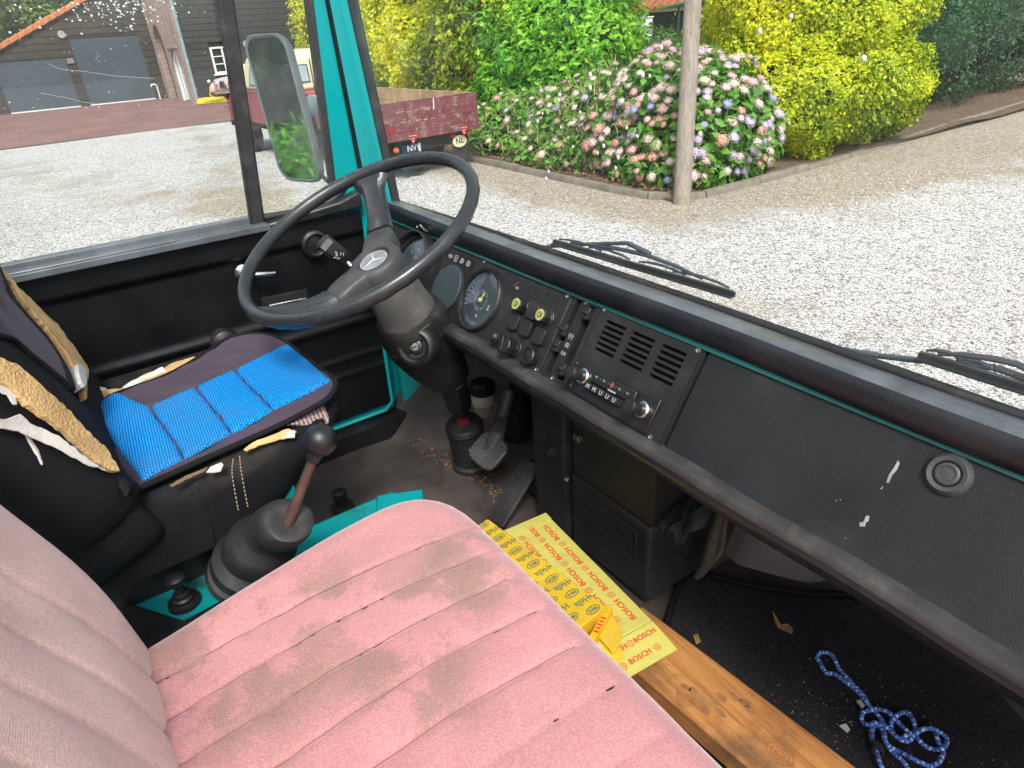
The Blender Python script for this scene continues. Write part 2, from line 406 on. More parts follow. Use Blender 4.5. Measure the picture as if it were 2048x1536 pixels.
def mat_rope():
    m, t, b, o = nodes('blue white rope braid')
    at = N(t, 'ShaderNodeAttribute'); at.attribute_name = 'tint'
    col = ramp(t, at.outputs['Fac'], [(0.3, (0.03, 0.12, 0.55)), (0.58, (0.09, 0.26, 0.68)), (0.74, (0.62, 0.74, 0.88))])
    t.links.new(col, b.inputs['Base Color']); b.inputs['Roughness'].default_value = 0.5; b.inputs['Sheen Weight'].default_value = 0.2
    bump(t, b, noise(t, objco(t), 900, 2), 0.0008); return m
M['rope'] = mat_rope()
def mat_tartan():
    m, t, b, o = nodes('grey tartan lining')
    co = objco(t)
    w1 = N(t, 'ShaderNodeTexWave'); w1.inputs['Scale'].default_value = 40; w1.bands_direction = 'X'; t.links.new(co, w1.inputs[0])
    w2 = N(t, 'ShaderNodeTexWave'); w2.inputs['Scale'].default_value = 40; w2.bands_direction = 'Y'; t.links.new(co, w2.inputs[0])
    c1 = mix(t, ramp(t, w1.outputs[0], [(0.6, 0.0), (0.8, 1.0)]), (0.11, 0.09, 0.09), (0.30, 0.10, 0.10))
    c2 = mix(t, ramp(t, w2.outputs[0], [(0.6, 0.0), (0.8, 0.8)]), c1, (0.42, 0.38, 0.36))
    t.links.new(c2, b.inputs['Base Color']); b.inputs['Roughness'].default_value = 0.9; return m
M['tartan'] = mat_tartan()
# ================================================================== CAB SHELL
FLOOR = 0.80
DX = -1.70                                    # inner face of the driver's door
van = thing('van_cab', (-0.7, 0.3, FLOOR), "teal painted cab of an old delivery van with grimy floor and open view outside", "van cab")

# floor sheet with dents and folds, rising to the bulkhead
def floor_z(x, y):
    z = FLOOR
    z += 0.004 * math.sin(7 * x + 3 * y) + 0.003 * math.sin(13 * y - 5 * x) + 0.0015 * math.sin(31 * x + 17 * y)
    if x < -0.70:                              # driver's side: toe board starts earlier
        s = max(0.0, y - 0.80 - 0.05 * math.sin(5 * x)); z += 0.75 * s * s / (s + 0.12)
    else:
        s = max(0.0, y - 1.02); z += 0.95 * s * s / (s + 0.05)
    # wheel arch swelling in the front corner by the door
    d = math.hypot((x + 1.80) / 0.42, (y - 1.00) / 0.40)
    if d < 1: z += 0.34 * (1 - d * d) ** 1.3
    return z
P = [[(x, y, floor_z(x, y)) for y in np.linspace(-0.75, 1.32, 110)] for x in np.linspace(-1.74, 0.6, 100)]
floor = build('floor', MB().grid(P), M['floor'], van, 60)
mb = MB(); mb.prism([(-1.75, 1.30, 0.75), (-1.75, 1.30, 1.13), (-1.75, 0.80, 1.38), (-1.75, 0.80, 1.35), (-1.75, 1.28, 1.11), (-1.75, 1.28, 0.75)], (2.35, 0, 0))
build('bulkhead', mb, M['toe'], van, 30)
# grey vinyl on the passenger bulkhead, below the dash
P = [[(x, 0.985 + 0.60 * min(0.24, max(0, x + 0.66)) + 0.14 * s + 0.012 * math.sin(9 * x) * s, FLOOR + 0.02 + 0.40 * s ** 1.1 + 0.006 * math.sin(14 * x + 3 * s)) for s in np.linspace(0, 1, 20)] for x in np.linspace(-0.70, 0.5, 60)]
build('toe_board', MB().grid(P), M['toe'], van, 60)
mb = MB(); mb.bar((-0.60, 1.06, 1.19), (0.4, 1.20, 1.19), 0.012, 0.03, Z_); build('cross_rail', mb, M['tealstrip'], van)

# engine cover between the seats
mb = MB()
c = [(-1.045, -0.5), (-1.045, 0.37), (-0.985, 0.405), (-0.60, 0.30), (-0.60, -0.5)]
zt = 1.10
mb.prism([(x, y, zt) for x, y in c], (0, 0, -(zt - FLOOR) + 0.01))
build('engine_cover', mb, M['tealdirty'], van, 30, 0.012, 3)
mb = MB(); mb.obox((-0.985, 0.36, zt + 0.003), (0.5, 1, 0), (1, -0.5, 0), Z_, 0.09, 0.07, 0.006)
build('corner_plate', mb, M['teal'], van, 30, 0.003)
mb = MB(); mb.prism([(-1.07, -0.22, 1.085), (-1.065, 0.19, 1.085), (-1.065, 0.19, 1.185), (-1.07, -0.22, 1.185)], (0.012, 0, 0))
build('seat_plinth', mb, M['black'], van, 30, 0.003)
mb = MB(); mb.prism([az(x, y, zt + 0.006) for x, y in ((250, 1212), (292, 1224), (372, 1250), (455, 1205), (470, 1260), (300, 1330), (240, 1300))], (0, 0, 0.012)); build('cover_flap', mb, M['black'], van, 30, 0.004)
# pull knob on the teal cover
pk = az(370, 1205, zt + 0.002)
mb = MB(); mb.lathe(pk, Z_, [(0.026, 0), (0.025, 0.006), (0.017, 0.008), (0.017, 0.013), (0.013, 0.016), (0.013, 0.022), (0.008, 0.024), (0.007, 0.038), (0.012, 0.041), (0.0155, 0.047), (0.0155, 0.055), (0.010, 0.059), (0.001, 0.060)], 22)
build('pull_knob', mb, M['black'], van, 40)
pk = az(685, 1012, FLOOR + 0.012)
mb = MB(); mb.lathe(pk, Z_, [(0.03, 0), (0.028, 0.006), (0.016, 0.008), (0.015, 0.03), (0.019, 0.032), (0.019, 0.046), (0.013, 0.050), (0.001, 0.05)], 18)
build('floor_plug', mb, M['rubber'], van, 40)

# windscreen pillar: plan points from the screen edge round to the door seal, leaning with the screen
def pill(px0, px1, plane, v):
    a = plane(*px0, v); b = plane(*px1, v); d = (b - a) / (b[2] - a[2])
    return lambda z: a + d * (z - a[2])
E1 = pill((800, 399), (717, 0), ay, 0.735)
E2 = pill((777, 385), (692, 0), ay, 0.712)
E3 = pill((724, 344), (657, 0), ax, -1.695)
E3b = pill((719, 350), (651, 0), ax, -1.70)
E4 = pill((672, 366), (627, 0), ax, -1.72)
E5 = pill((655, 372), (605, 0), ax, -1.735)
ZL, ZH = 1.42, 2.35
def wall(name, A, B, m, thick=0.02, bev=0.006):
    mb = MB(); a0, a1, b0, b1 = A(ZL), A(ZH), B(ZL), B(ZH)
    n = nrm(np.cross(b0 - a0, a1 - a0)); 
    if np.dot(n, CAM - a0) > 0: n = -n
    mb.prism([a0, b0, b1, a1], n * thick); return build(name, mb, m, van, 30, bev, 3)
wall('windscreen_seal', E1, E2, M['rubber'], 0.03, 0.008)
wall('windscreen_pillar', E2, E3, M['teal'], 0.02, 0.008)
wall('pillar_groove', lambda z: E3(z) + np.array([-.012, .008, 0]), lambda z: E3b(z) + np.array([-.012, .004, 0]), M['pit'], 0.01, 0)
wall('door_pillar', E3b, E4, M['teal'], 0.02, 0.008)
wall('door_seal', E4, E5, M['rubber'], 0.02, 0.006)
# lower pillar foot seen under the dash, behind the door
mb = MB(); mb.prism([(-1.70, 0.69, FLOOR + 0.05), (-1.66, 0.80, FLOOR + 0.05), (-1.64, 0.84, 1.4), (-1.70, 0.69, 1.4)], (-0.06, 0.02, 0))
build('pillar_foot', mb, M['teal'], van, 30, 0.006)
mb = MB(); mb.prism([(-1.80, 0.60, 0.60), (-1.80, 1.33, 0.60), (-1.80, 1.33, 1.17), (-1.80, 0.80, 1.40), (-1.80, 0.60, 1.45)], (0.058, 0, 0)); build('side_panel', mb, M['teal'], van, 30)
mb = MB(); mb.prism([(-1.735, 0.70, 0.90), (-1.735, 0.95, 0.98), (-1.735, 0.98, 1.26), (-1.735, 0.74, 1.40), (-1.735, 0.70, 1.44)], (-0.006, 0, 0)); build('kick_panel', mb, M['teal'], van, 30)

# windscreen
def ws(x, z):                                   # slightly bowed screen leaning back
    u = (x + 0.66) / 1.02
    return np.array([x, 0.742 + 0.026 * (1 - u * u) - 0.055 * (z - 1.5), z])
P = [[ws(x, z) for z in np.linspace(1.497, 2.4, 5)] for x in np.linspace(-1.665, 0.36, 26)]
screen = build('windscreen', MB().grid(P), M['glass'], van, 60)
sp_px = [(1582, 33), (1519, 62), (1727, 117), (1273, 272), (1253, 256), (1122, 255), (1119, 190), (1085, 227), (1117, 200), (1075, 243), (1180, 176), (1285, 150), (1299, 152), (1243, 203), (1275, 273), (1207, 292), (1195, 306), (1146, 293), (1236, 315), (1231, 336), (1097, 343), (1092, 358), (1160, 225), (1322, 95), (1400, 268), (1180, 150)]
mb = MB()
for (x, y) in sp_px:
    t0 = ay(x, y, 0.745)
    p = ws(t0[0], t0[2]); p = ay(x, y, p[1] - 0.003)
    r = 0.0040 * rnd.uniform(0.6, 1.25)
    mb.lathe(p, Y_, [(0.0002, -0.0012), (r * .7, -0.0008), (r, 0.0002)], 9, caps=False, sx=rnd.uniform(.8, 1.1))
build('white_spot', mb, M['white'], screen, 50, kind='stuff')  # small white discs set just inside the windscreen
# outer nose of the van just below the glass
NP = [(0.0, 1.488), (0.03, 1.472), (0.12, 1.415), (0.30, 1.315), (0.50, 1.205), (0.555, 1.15), (0.575, 1.0), (0.58, 0.55)]
P = [[(x, ws(x, 1.5)[1] + 0.004 + q, z - 0.012) for q, z in NP] for x in np.linspace(-1.69, 0.38, 20)]
build('nose_panel', MB().grid(P), M['teal'], van, 60)
mb = MB(); mb.tube([ws(x, 1.502) + np.array([0, 0.002, 0]) for x in np.linspace(-1.665, 0.36, 24)], 0.008, 8)
build('screen_seal', mb, M['rubber'], van, 60)

# ------------------------------------------------------------------ driver's door (part) with its fittings (sub-parts)
mb = MB(); mb.box(DX - 0.055, DX - 0.012, -0.85, 0.668, 0.875, 1.495)
door = build('door', mb, M['teal'], van, 30, 0.006)
# black card with two pressed ridges
ys = np.linspace(-0.84, 0.655, 60); prof = []
for z in np.linspace(0.90, 1.492, 90):
    r = 0.0
    for zc, w, h in ((1.245, 0.012, 0.010), (1.190, 0.012, 0.010), (1.085, 0.008, 0.006), (1.035, 0.008, 0.006)):
        r += h * math.exp(-((z - zc) / w) ** 2)
    if z > 1.43: r += 0.012 * min(1, (z - 1.43) / 0.006)
    prof.append((z, r))
P = [[(DX - 0.006 + r + 0.0015 * math.sin(9 * y + 11 * z), y, z) for z, r in prof] for y in ys]
build('door_card', MB().grid(P), M['doorcard'], door, 50)
# sill ledge
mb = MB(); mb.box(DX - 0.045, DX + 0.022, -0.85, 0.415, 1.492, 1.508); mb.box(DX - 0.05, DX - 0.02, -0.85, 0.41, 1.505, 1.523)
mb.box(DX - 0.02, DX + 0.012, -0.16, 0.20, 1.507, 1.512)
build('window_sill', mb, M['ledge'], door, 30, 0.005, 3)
mb = MB(); mb.prism([(DX + 0.02, 0.405, 1.49), (DX + 0.02, 0.66, 1.50), (DX + 0.02, 0.66, 1.545), (DX + 0.02, 0.60, 1.527), (DX + 0.02, 0.405, 1.508)], (-0.055, 0, 0))
build('quarter_ledge', mb, M['black'], door, 30, 0.006)
bs, bt = ax(515, 450, DX - 0.02), ax(450, 0, DX - 0.02)
d = (bt - bs) / (bt[2] - bs[2])
mb = MB(); mb.bar(bs - d * 0.02, bs + d * 0.9, 0.026, 0.034, Y_); build('window_divider', mb, M['rubber'], door, 30, 0.005)
mb = MB(); mb.tube([ax(522, 436, DX - .02), ax(620, 420, DX - .02), ax(664, 402, DX - .02), ax(690, 376, DX - .02), ax(697, 340, DX - 0.02)], 0.009, 8); build('quarter_seal', mb, M['rubber'], door, 60)
mb = MB(); mb.prism([(DX - 0.035, -0.85, 1.50), (DX - 0.035, bs[1], 1.50), (DX - 0.035, bs[1] + d[1] * .9, 2.4), (DX - 0.035, -0.85, 2.4)], (-0.004, 0, 0))
gl = build('window_glass', mb, M['dirtyglass'], door, 0)
mb = MB(); mb.prism([(DX - 0.03, bs[1], 1.50), (DX - 0.03, 0.64, 1.50), (DX - 0.03, 0.60, 2.4), (DX - 0.03, bs[1] + d[1] * .9, 2.4)], (-0.004, 0, 0))
build('quarter_glass', mb, M['glass'], door, 0)
mb = MB()                                       # dried splashes and wiped scratches on the door glass
def splat(px, py, r):
    p = ax(px, py, DX - 0.0335); n = rnd.randint(5, 8); a0 = rnd.uniform(0, 6)
    el = rnd.uniform(.45, 1)
    th = rnd.uniform(-.6, .2)
    poly = []
    for k in range(n):
        a = a0 + 2 * math.pi * k / n; q = r * rnd.uniform(.6, 1.15); u, v = q * math.cos(a), q * el * math.sin(a)
        poly.append(p + np.array([0, u * math.cos(th) - v * math.sin(th), u * math.sin(th) + v * math.cos(th)]))
    mb.prism(poly, (0.0012, 0, 0))
for k in range(150):
    t_ = rnd.random()
    x = rnd.gauss(235, 75); y = abs(rnd.gauss(0, 26)) + (235 - x) * 0.06
    if x < 60: x = rnd.uniform(0, 330)
    if 0 <= y < 110 and x < 425: splat(x, y, rnd.uniform(.0009, .0030))
for k in range(60): splat(rnd.uniform(0, 430), rnd.uniform(0, 220), rnd.uniform(.0006, .0018))
for (x, y) in ((30, 10), (40, 14), (20, 22), (62, 18), (80, 55), (20, 65), (160, 40), (240, 33), (265, 38), (262, 52), (308, 20), (350, 8), (353, 32), (80, 36)): splat(x, y, rnd.uniform(.0022, .0036))
for pts in ([(97, 128), (120, 138), (170, 143), (230, 152), (310, 157)], [(80, 186), (130, 195), (170, 205), (190, 207)], [(193, 105), (198, 112), (190, 120), (200, 124)]):
    mb.tube([ax(x, y, DX - 0.0335) for x, y in pts], 0.00028, 3)
M['splash'] = mat('dried splash', (0.50, 0.52, 0.52), 0.8, 0.2)
build('splash_mark', mb, M['splash'], door, 0, kind='stuff')
# speaker ring, handles, winder, bottom edge
def on_door(px, py, off=0.0): return ax(px, py, DX + off)
mb = MB(); mb.lathe(on_door(628, 487, 0.006), X_, [(0.036, 0), (0.035, 0.012), (0.028, 0.016), (0.024, 0.012), (0.022, 0.006), (0.016, 0.007), (0.001, 0.010)], 30)
build('air_vent', mb, M['black'], door, 40)
mb = MB(); c = on_door(487, 545, 0.01); mb.lathe(c, X_, [(0.022, -0.01), (0.021, 0.004), (0.014, 0.008), (0.001, 0.009)], 20)
mb.tube([c + [0.01, 0, 0], c + [0.03, 0.02, -0.003], on_door(548, 546, 0.03), on_door(535, 552, 0.025)], [0.008, 0.007, 0.006, 0.004], 8)
build('door_handle', mb, M['chrome'], door, 50)
mb = MB(); a, b = on_door(538, 612, 0.012), on_door(612, 597, 0.012)
mb.tube([a - [0.012, 0, 0], a, b, b - [0.012, 0, 0]], 0.0045, 8); build('grab_bar', mb, M['chrome'], door, 50)
mb = MB(); mb.obox((a + b) / 2 - [0.014, 0, -0.006], b - a, Z_, X_, 0.12, 0.030, 0.012); build('grab_recess', mb, M['pit'], door, 30, 0.004)
mb = MB(); c = on_door(446, 678, 0.03); mb.lathe(c, X_, [(0.020, -0.03), (0.022, 0.0), (0.031, 0.004), (0.034, 0.018), (0.030, 0.032), (0.018, 0.040), (0.001, 0.042)], 26)
build('window_winder', mb, M['black'], door, 40)
mb = MB(); mb.tube([(DX + 0.004, -0.8, 0.887), (DX + 0.004, 0.63, 0.887), (DX + 0.004, 0.655, 0.91), (DX + 0.004, 0.66, 1.2), (DX + 0.004, 0.66, 1.45)], 0.006, 6)
build('door_edge', mb, M['teal'], door, 50)
mb = MB(); mb.box(DX - 0.03, DX + 0.03, -0.85, 0.72, FLOOR - 0.02, 0.868); build('door_step', mb, M['black'], van, 30, 0.008)
# ================================================================== DASHBOARD
T33 = R_(33)
DP0 = CAM + ray(1417.5, 692)
DN = np.array([0, -math.cos(T33), math.sin(T33)]); DU = np.array([0, math.sin(T33), math.cos(T33)])
def D(u, v, w=0.0): return DP0 + X_ * u + DU * v + DN * w
dash = thing('dashboard', DP0 + np.array([0, 0, -0.3]), "long black dashboard with round gauges, radio and big blank glovebox panel under the windscreen", "dashboard")
UL, UR = -1.125, 0.98
def dbox(mb, u0, u1, v0, v1, w0, w1): return mb.obox(D((u0 + u1) / 2, (v0 + v1) / 2, (w0 + w1) / 2), X_, DU, DN, abs(u1 - u0), abs(v1 - v0), abs(w1 - w0))
# rail: front face, rounded nose, flat top towards the glass
tz, ty = D(0, 0)[2], D(0, 0)[1]
prof = [(ty + 0.006, tz - 0.006), (ty - 0.004, tz - 0.001), (ty - 0.0095, tz + 0.005), (ty - 0.0115, tz + 0.014), (ty - 0.0105, tz + 0.025), (ty - 0.0075, tz + 0.0335), (ty - 0.002, tz + 0.0385)]
prof2 = [(ty - 0.002, tz + 0.0385), (ty + 0.006, tz + 0.0405), (ty + 0.016, tz + 0.0402), (ty + 0.03, tz + 0.037), (ty + 0.048, tz + 0.031)]
def wob(x, y, z): return (x, y + 0.0012 * math.sin(11 * x + 20 * y), z + 0.0012 * math.sin(7 * x))
rings, rings2 = [], []
for x in np.linspace(-1.70, 0.42, 60):
    w = ws(x, 1.5)[1] - 0.006
    rings.append([wob(x, y, z) for y, z in prof] + [(x, ty + 0.02, tz + 0.030), (x, ty + 0.02, 1.44)])
    rings2.append([wob(x, y, z) for y, z in prof2] + [(x, w, 1.4985), (x, w, 1.47), (x, ty + 0.004, 1.49)])
build('top_rail', MB().loft(rings), M['rail'], dash, 50)
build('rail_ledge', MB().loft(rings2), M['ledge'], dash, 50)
mb = MB(); mb.obox(D((UL + UR) / 2, -0.0040, 0.0030), X_, DU, DN, UR - UL, 0.0075, 0.0045); build('edge_strip', mb, M['tealstrip'], dash)
mb = MB(); mb.bar(D(UL, -0.168, -0.001), D(UR, -0.168, -0.001), 0.012, 0.006, DN); build('edge_strip', mb, M['tealstrip'], dash)
# backing shell
mb = MB(); dbox(mb, UL, UR, -0.185, 0.004, -0.05, -0.018); build('dash_shell', mb, M['pit'], dash)
# lower lip : worn shelf edge with ridged underside
lipc = D(0, -0.178, 0.006)
pr = [(0.022, 0.0125), (0.002, 0.0135), (-0.007, 0.0115), (-0.0105, 0.007), (-0.011, 0.002), (0.0, -0.002), (0.022, 0.0)]
pr2 = [(-0.0098, 0.0018), (-0.0125, -0.006), (-0.011, -0.010), (-0.011, -0.014), (-0.0075, -0.017), (-0.0075, -0.022), (-0.003, -0.026), (0.006, -0.030), (0.03, -0.026), (0.02, 0.0)]
def liprings(p): return [[(x, lipc[1] + a + 0.0014 * math.sin(17 * x), lipc[2] + b + 0.0012 * math.sin(23 * x + 1)) for a, b in p] for x in np.linspace(-1.66, 0.42, 70)]
build('lower_lip', MB().loft(liprings(pr)), M['lip'], dash, 35)
build('lip_trim', MB().loft(liprings(pr2)), M['rail'], dash, 35)
# panels
def panel(name, u0, u1, v0, v1, m, w=0.0, th=0.014, holes=(), bev=0.003, parent=None):
    us = sorted(set([u0, u1] + [h[0] for h in holes] + [h[1] for h in holes])); vv = sorted(set([v0, v1] + [h[2] for h in holes] + [h[3] for h in holes]))
    mb = MB()
    if not holes: dbox(mb, u0, u1, v0, v1, w - th, w)
    else:
        inside = lambda a, b: any(h[0] < a < h[1] and h[2] < b < h[3] for h in holes)
        for i in range(len(us) - 1):
            for j in range(len(vv) - 1):
                if not inside((us[i] + us[i + 1]) / 2, (vv[j] + vv[j + 1]) / 2):
                    mb.add([D(us[i], vv[j], w), D(us[i + 1], vv[j], w), D(us[i + 1], vv[j + 1], w), D(us[i], vv[j + 1], w)], [(0, 1, 2, 3)])
        for h in list(holes) + [(u0, u1, v0, v1)]:
            q = [(h[0], h[2]), (h[1], h[2]), (h[1], h[3]), (h[0], h[3])]
            for k in range(4):
                a, b = q[k], q[(k + 1) % 4]
                mb.add([D(*a, w), D(*b, w), D(*b, w - th), D(*a, w - th)], [(0, 1, 2, 3)])
    return build(name, mb, m, parent or dash, 30, 0 if holes else bev, 2)
panel('instrument_panel', UL, -0.741, -0.164, -0.002, M['panel'], -0.004)
panel('gauge_panel', -0.736, -0.303, -0.165, 0.0, M['panel'], 0.0)
slots = []
for cu0, cu1 in ((-0.201, -0.154), (-0.139, -0.090), (-0.074, -0.026)):
    for k in range(6): vc = -0.0245 - 0.0097 * k; slots.append((cu0, cu1, vc - 0.0026, vc + 0.0026))
panel('speaker_panel', -0.221, -0.003, -0.166, -0.001, M['panel'], 0.003, 0.014, slots)
mb = MB(); dbox(mb, -0.215, -0.01, -0.09, -0.01, -0.016, -0.013); build('speaker_back', mb, M['pit'], dash)
panel('heater_panel', -0.299, -0.2245, -0.164, -0.002, M['panel'], 0.0, 0.02, [(-0.289, -0.276, -0.150, -0.010), (-0.254, -0.238, -0.150, -0.012)])
panel('glovebox_panel', 0.003, UR, -0.166, -0.002, M['dash'], 0.001, 0.014, (), 0.005)
for u in (-0.2225, 0.0):
    mb = MB(); dbox(mb, u - 0.0016, u + 0.0016, -0.168, 0.0, -0.012, 0.0035); build('joint_strip', mb, M['pit'], dash)


def screw(u, v, w=0.003):
    mb = MB(); mb.lathe(D(u, v, w), DN, [(0.0042, -0.001), (0.0040, 0.0012), (0.0024, 0.0016), (0.0016, 0.0006), (0.0001, 0.0004)], 12); return build('screw', mb, M['steel'], dash, 30)
for s in ((-0.214, -0.009), (-0.011, -0.012), (-0.212, -0.148), (-0.022, -0.157)): screw(*s)
for s in ((-0.59, -0.012), (-0.314, -0.012), (-0.312, -0.155), (-0.43, -0.150)): screw(*s, 0.0)
for s in ((-0.264, -0.010), (-0.265, -0.154)): screw(*s, 0.0)

def gauge(u, v, r, depth, name='gauge', face=M['dial'], lens=True):
    c = D(u, v)
    mb = MB(); mb.lathe(c, DN, [(r, -0.008), (r, depth), (r * 0.965, depth + 0.003), (r * 0.90, depth + 0.001), (r * 0.88, depth - 0.004)], 40, caps=False)
    g = build(name, mb, M['black'], dash, 40)
    mb = MB(); mb.lathe(c + DN * (depth - 0.006), DN, [(r * 0.89, 0), (0.0005, 0.0002)], 40, caps=False); build('dial_face', mb, face, g, 0)
    if lens:
        mb = MB(); mb.lathe(c + DN * (depth - 0.002), DN, [(r * 0.90, 0), (r * .6, 0.002), (0.0005, 0.0028)], 40, caps=False); build('dial_lens', mb, M['lens'], g, 60)
    return g
def on_dial(mb, u, v, w, ang, r0, r1, wid):
    a = R_(ang); d = X_ * math.sin(a) + DU * math.cos(a)
    mb.obox(D(u, v, w) + d * (r0 + r1) / 2, d, np.cross(DN, d), DN, abs(r1 - r0), wid, 0.0003)
# 1: speedometer behind the wheel
SU, SV = -0.848, -0.086
g = gauge(SU, SV, 0.076, 0.012)
mb = MB()
for k in range(0, 25): on_dial(mb, SU, SV, 0.0068, -130 + 260 * k / 24, 0.055 if k % 4 else 0.050, 0.062, 0.0012)
for k, s in enumerate(('0', '20', '40', '60', '80', '100', '120')):
    a = R_(-130 + 260 * k / 6); put_text(mb, s, D(SU + 0.041 * math.sin(a), SV + 0.041 * math.cos(a), 0.0068), X_, DU, 0.011)
put_text(mb, 'km/h', D(SU, SV + 0.02, 0.0068), X_, DU, 0.008)
build('dial_marks', mb, M['printgrey'], g, 0)
mb = MB(); on_dial(mb, SU, SV, 0.0075, -130, -0.012, 0.052, 0.0025); build('needle', mb, M['amber'], g, 0)
mb = MB(); mb.lathe(D(SU, SV), DN, [(0.082, -0.004), (0.083, 0.028), (0.078, 0.030), (0.077, 0.012)], 40, caps=False); build('gauge_hood', mb, M['rubber'], g, 40)
# clip with wires above it
mb = MB(); q = D(SU + 0.004, SV + 0.088, 0.01)
mb.tube([q, q + DN * .02 + X_ * .004, q + DN * .026 + X_ * .012 + DU * .006, q + DN * .016 + X_ * .018, q + X_ * .016], 0.0028, 7)
mb.tube([q + X_ * -.012, q + DN * .018 + X_ * -.010, q + DN * .026], 0.0022, 7); mb.ball(q + X_ * -.014 + DN * 0.01, 0.004, 8, 6)
build('bulb_holder', mb, M['steel'], dash, 50)
# 2: blank disc
mb = MB(); mb.lathe(D(-0.678, -0.097), DN, [(0.0535, -0.006), (0.0535, 0.007), (0.051, 0.009), (0.0005, 0.0105)], 44); build('blank_cover', mb, M['dial'], dash, 30)
# 3: combined gauge
GU, GV = -0.548, -0.087
g = gauge(GU, GV, 0.067, 0.008)
mb = MB(); W_ = 0.0026
for k in range(13): on_dial(mb, GU, GV, W_, -180 + 230 * k / 12, 0.0145, 0.019, 0.0010)
for k in range(7): on_dial(mb, GU - 0.006, GV, W_, -118 + 13 * k, 0.040, 0.047 + 0.002 * (k % 2), 0.0016)
for k in range(6): on_dial(mb, GU, GV - 0.006, W_, 165 + 10 * k, 0.042, 0.048, 0.0013)
on_dial(mb, GU - 0.006, GV, W_, -75, 0.022, 0.036, 0.0016)
vs_, fs_ = ring2d(D(GU, GV, W_), X_, DU, 0.0215, 0.0215, 0.0008, 26); mb.add(vs_, fs_)
dbox(mb, GU + 0.032, GU + 0.036, GV - 0.012, GV - 0.002, W_, W_ + .0003); dbox(mb, GU + 0.030, GU + 0.038, GV - 0.013, GV - 0.011, W_, W_ + .0003)
dbox(mb, GU + 0.004, GU + 0.010, GV - 0.036, GV - 0.030, W_, W_ + .0003); dbox(mb, GU - 0.004, GU - 0.0005, GV - 0.022, GV - 0.019, W_, W_ + .0003); dbox(mb, GU + 0.010, GU + 0.013, GV - 0.017, GV - 0.014, W_, W_ + .0003)
build('dial_marks', mb, M['printgrey'], g, 0)
mb = MB(); on_dial(mb, GU, GV, W_ + .001, 14, -0.004, 0.018, 0.003); on_dial(mb, GU, GV, W_ + .001, 24, -0.002, 0.015, 0.002); mb.lathe(D(GU, GV, W_), DN, [(0.005, 0), (0.0045, 0.003), (0.0002, 0.0034)], 14); build('needle', mb, M['amber'], g, 30)
# warning strip
mb = MB(); dbox(mb, -0.736, -0.624, -0.038, -0.020, 0.0, 0.0008); ws_ = build('warning_strip', mb, M['pit'], dash)
for k, u in enumerate((-0.718, -0.694, -0.668, -0.642)):
    mb = MB(); o = D(u, -0.029, 0.0012)
    if k == 0:
        mb.add([o - X_ * .002 + DU * .006, o - X_ * .002 - DU * .006, o - X_ * .009], [(0, 2, 1)]); mb.add([o + X_ * .002 + DU * .006, o + X_ * .002 - DU * .006, o + X_ * .009], [(0, 1, 2)])
    elif k == 1:
        for (a, b, c_, d_) in ((-.007, .007, .005, .007), (-.007, .007, -.007, -.005), (-.007, -.005, -.007, .007), (.005, .007, -.007, .007), (-.003, .003, .0, .002), (-.001, .001, -.004, .002)): mb.add([o + X_ * a + DU * c_, o + X_ * b + DU * c_, o + X_ * b + DU * d_, o + X_ * a + DU * d_], [(0, 1, 2, 3)])
    elif k == 2:
        mb.prism([o + X_ * math.cos(a) * .007 + X_ * .001 + DU * math.sin(a) * .006 for a in np.linspace(-1.57, 1.57, 8)] + [o - X_ * .007 + DU * .006, o - X_ * .007 - DU * .006], DN * .0002)
    else:
        vs_, fs_ = ring2d(o, X_, DU, .008, .007, .003, 12); mb.add(vs_, fs_)
        mb.add(*disc2d(o, X_, DU, .003, .003, 8))
    build('warning_light', mb, M['bluegrey'] if k == 2 else M['printgrey'], dash, 0)
# telltale row above the switches
mb = MB(); dbox(mb, -0.472, -0.337, -0.041, -0.018, 0.0, 0.0012)
for k in range(1, 5): dbox(mb, -0.472 + .027 * k - .0006, -0.472 + .027 * k + .0006, -0.041, -0.018, 0.0012, 0.0017)
build('telltale_row', mb, M['black'], dash, 30)
mb = MB(); o = D(-0.459, -0.0295, 0.0016); r, u = X_, DU
mb.obox(o + r * -.003 + u * .001, r * 1 + u * 1, r - u, DN, .014, .002, .0003); dbox(mb, -0.456, -0.451, -0.037, -0.031, .0014, .0018); build('telltale_icon', mb, mat('dull red print', (.22, .05, .04), .6), dash, 0)
mb = MB(); vs_, fs_ = ring2d(o + r * .005 - u * .005, r, u, .004, .003, .0012, 12); mb.add(vs_, fs_); build('telltale_icon', mb, M['white'], dash, 0)
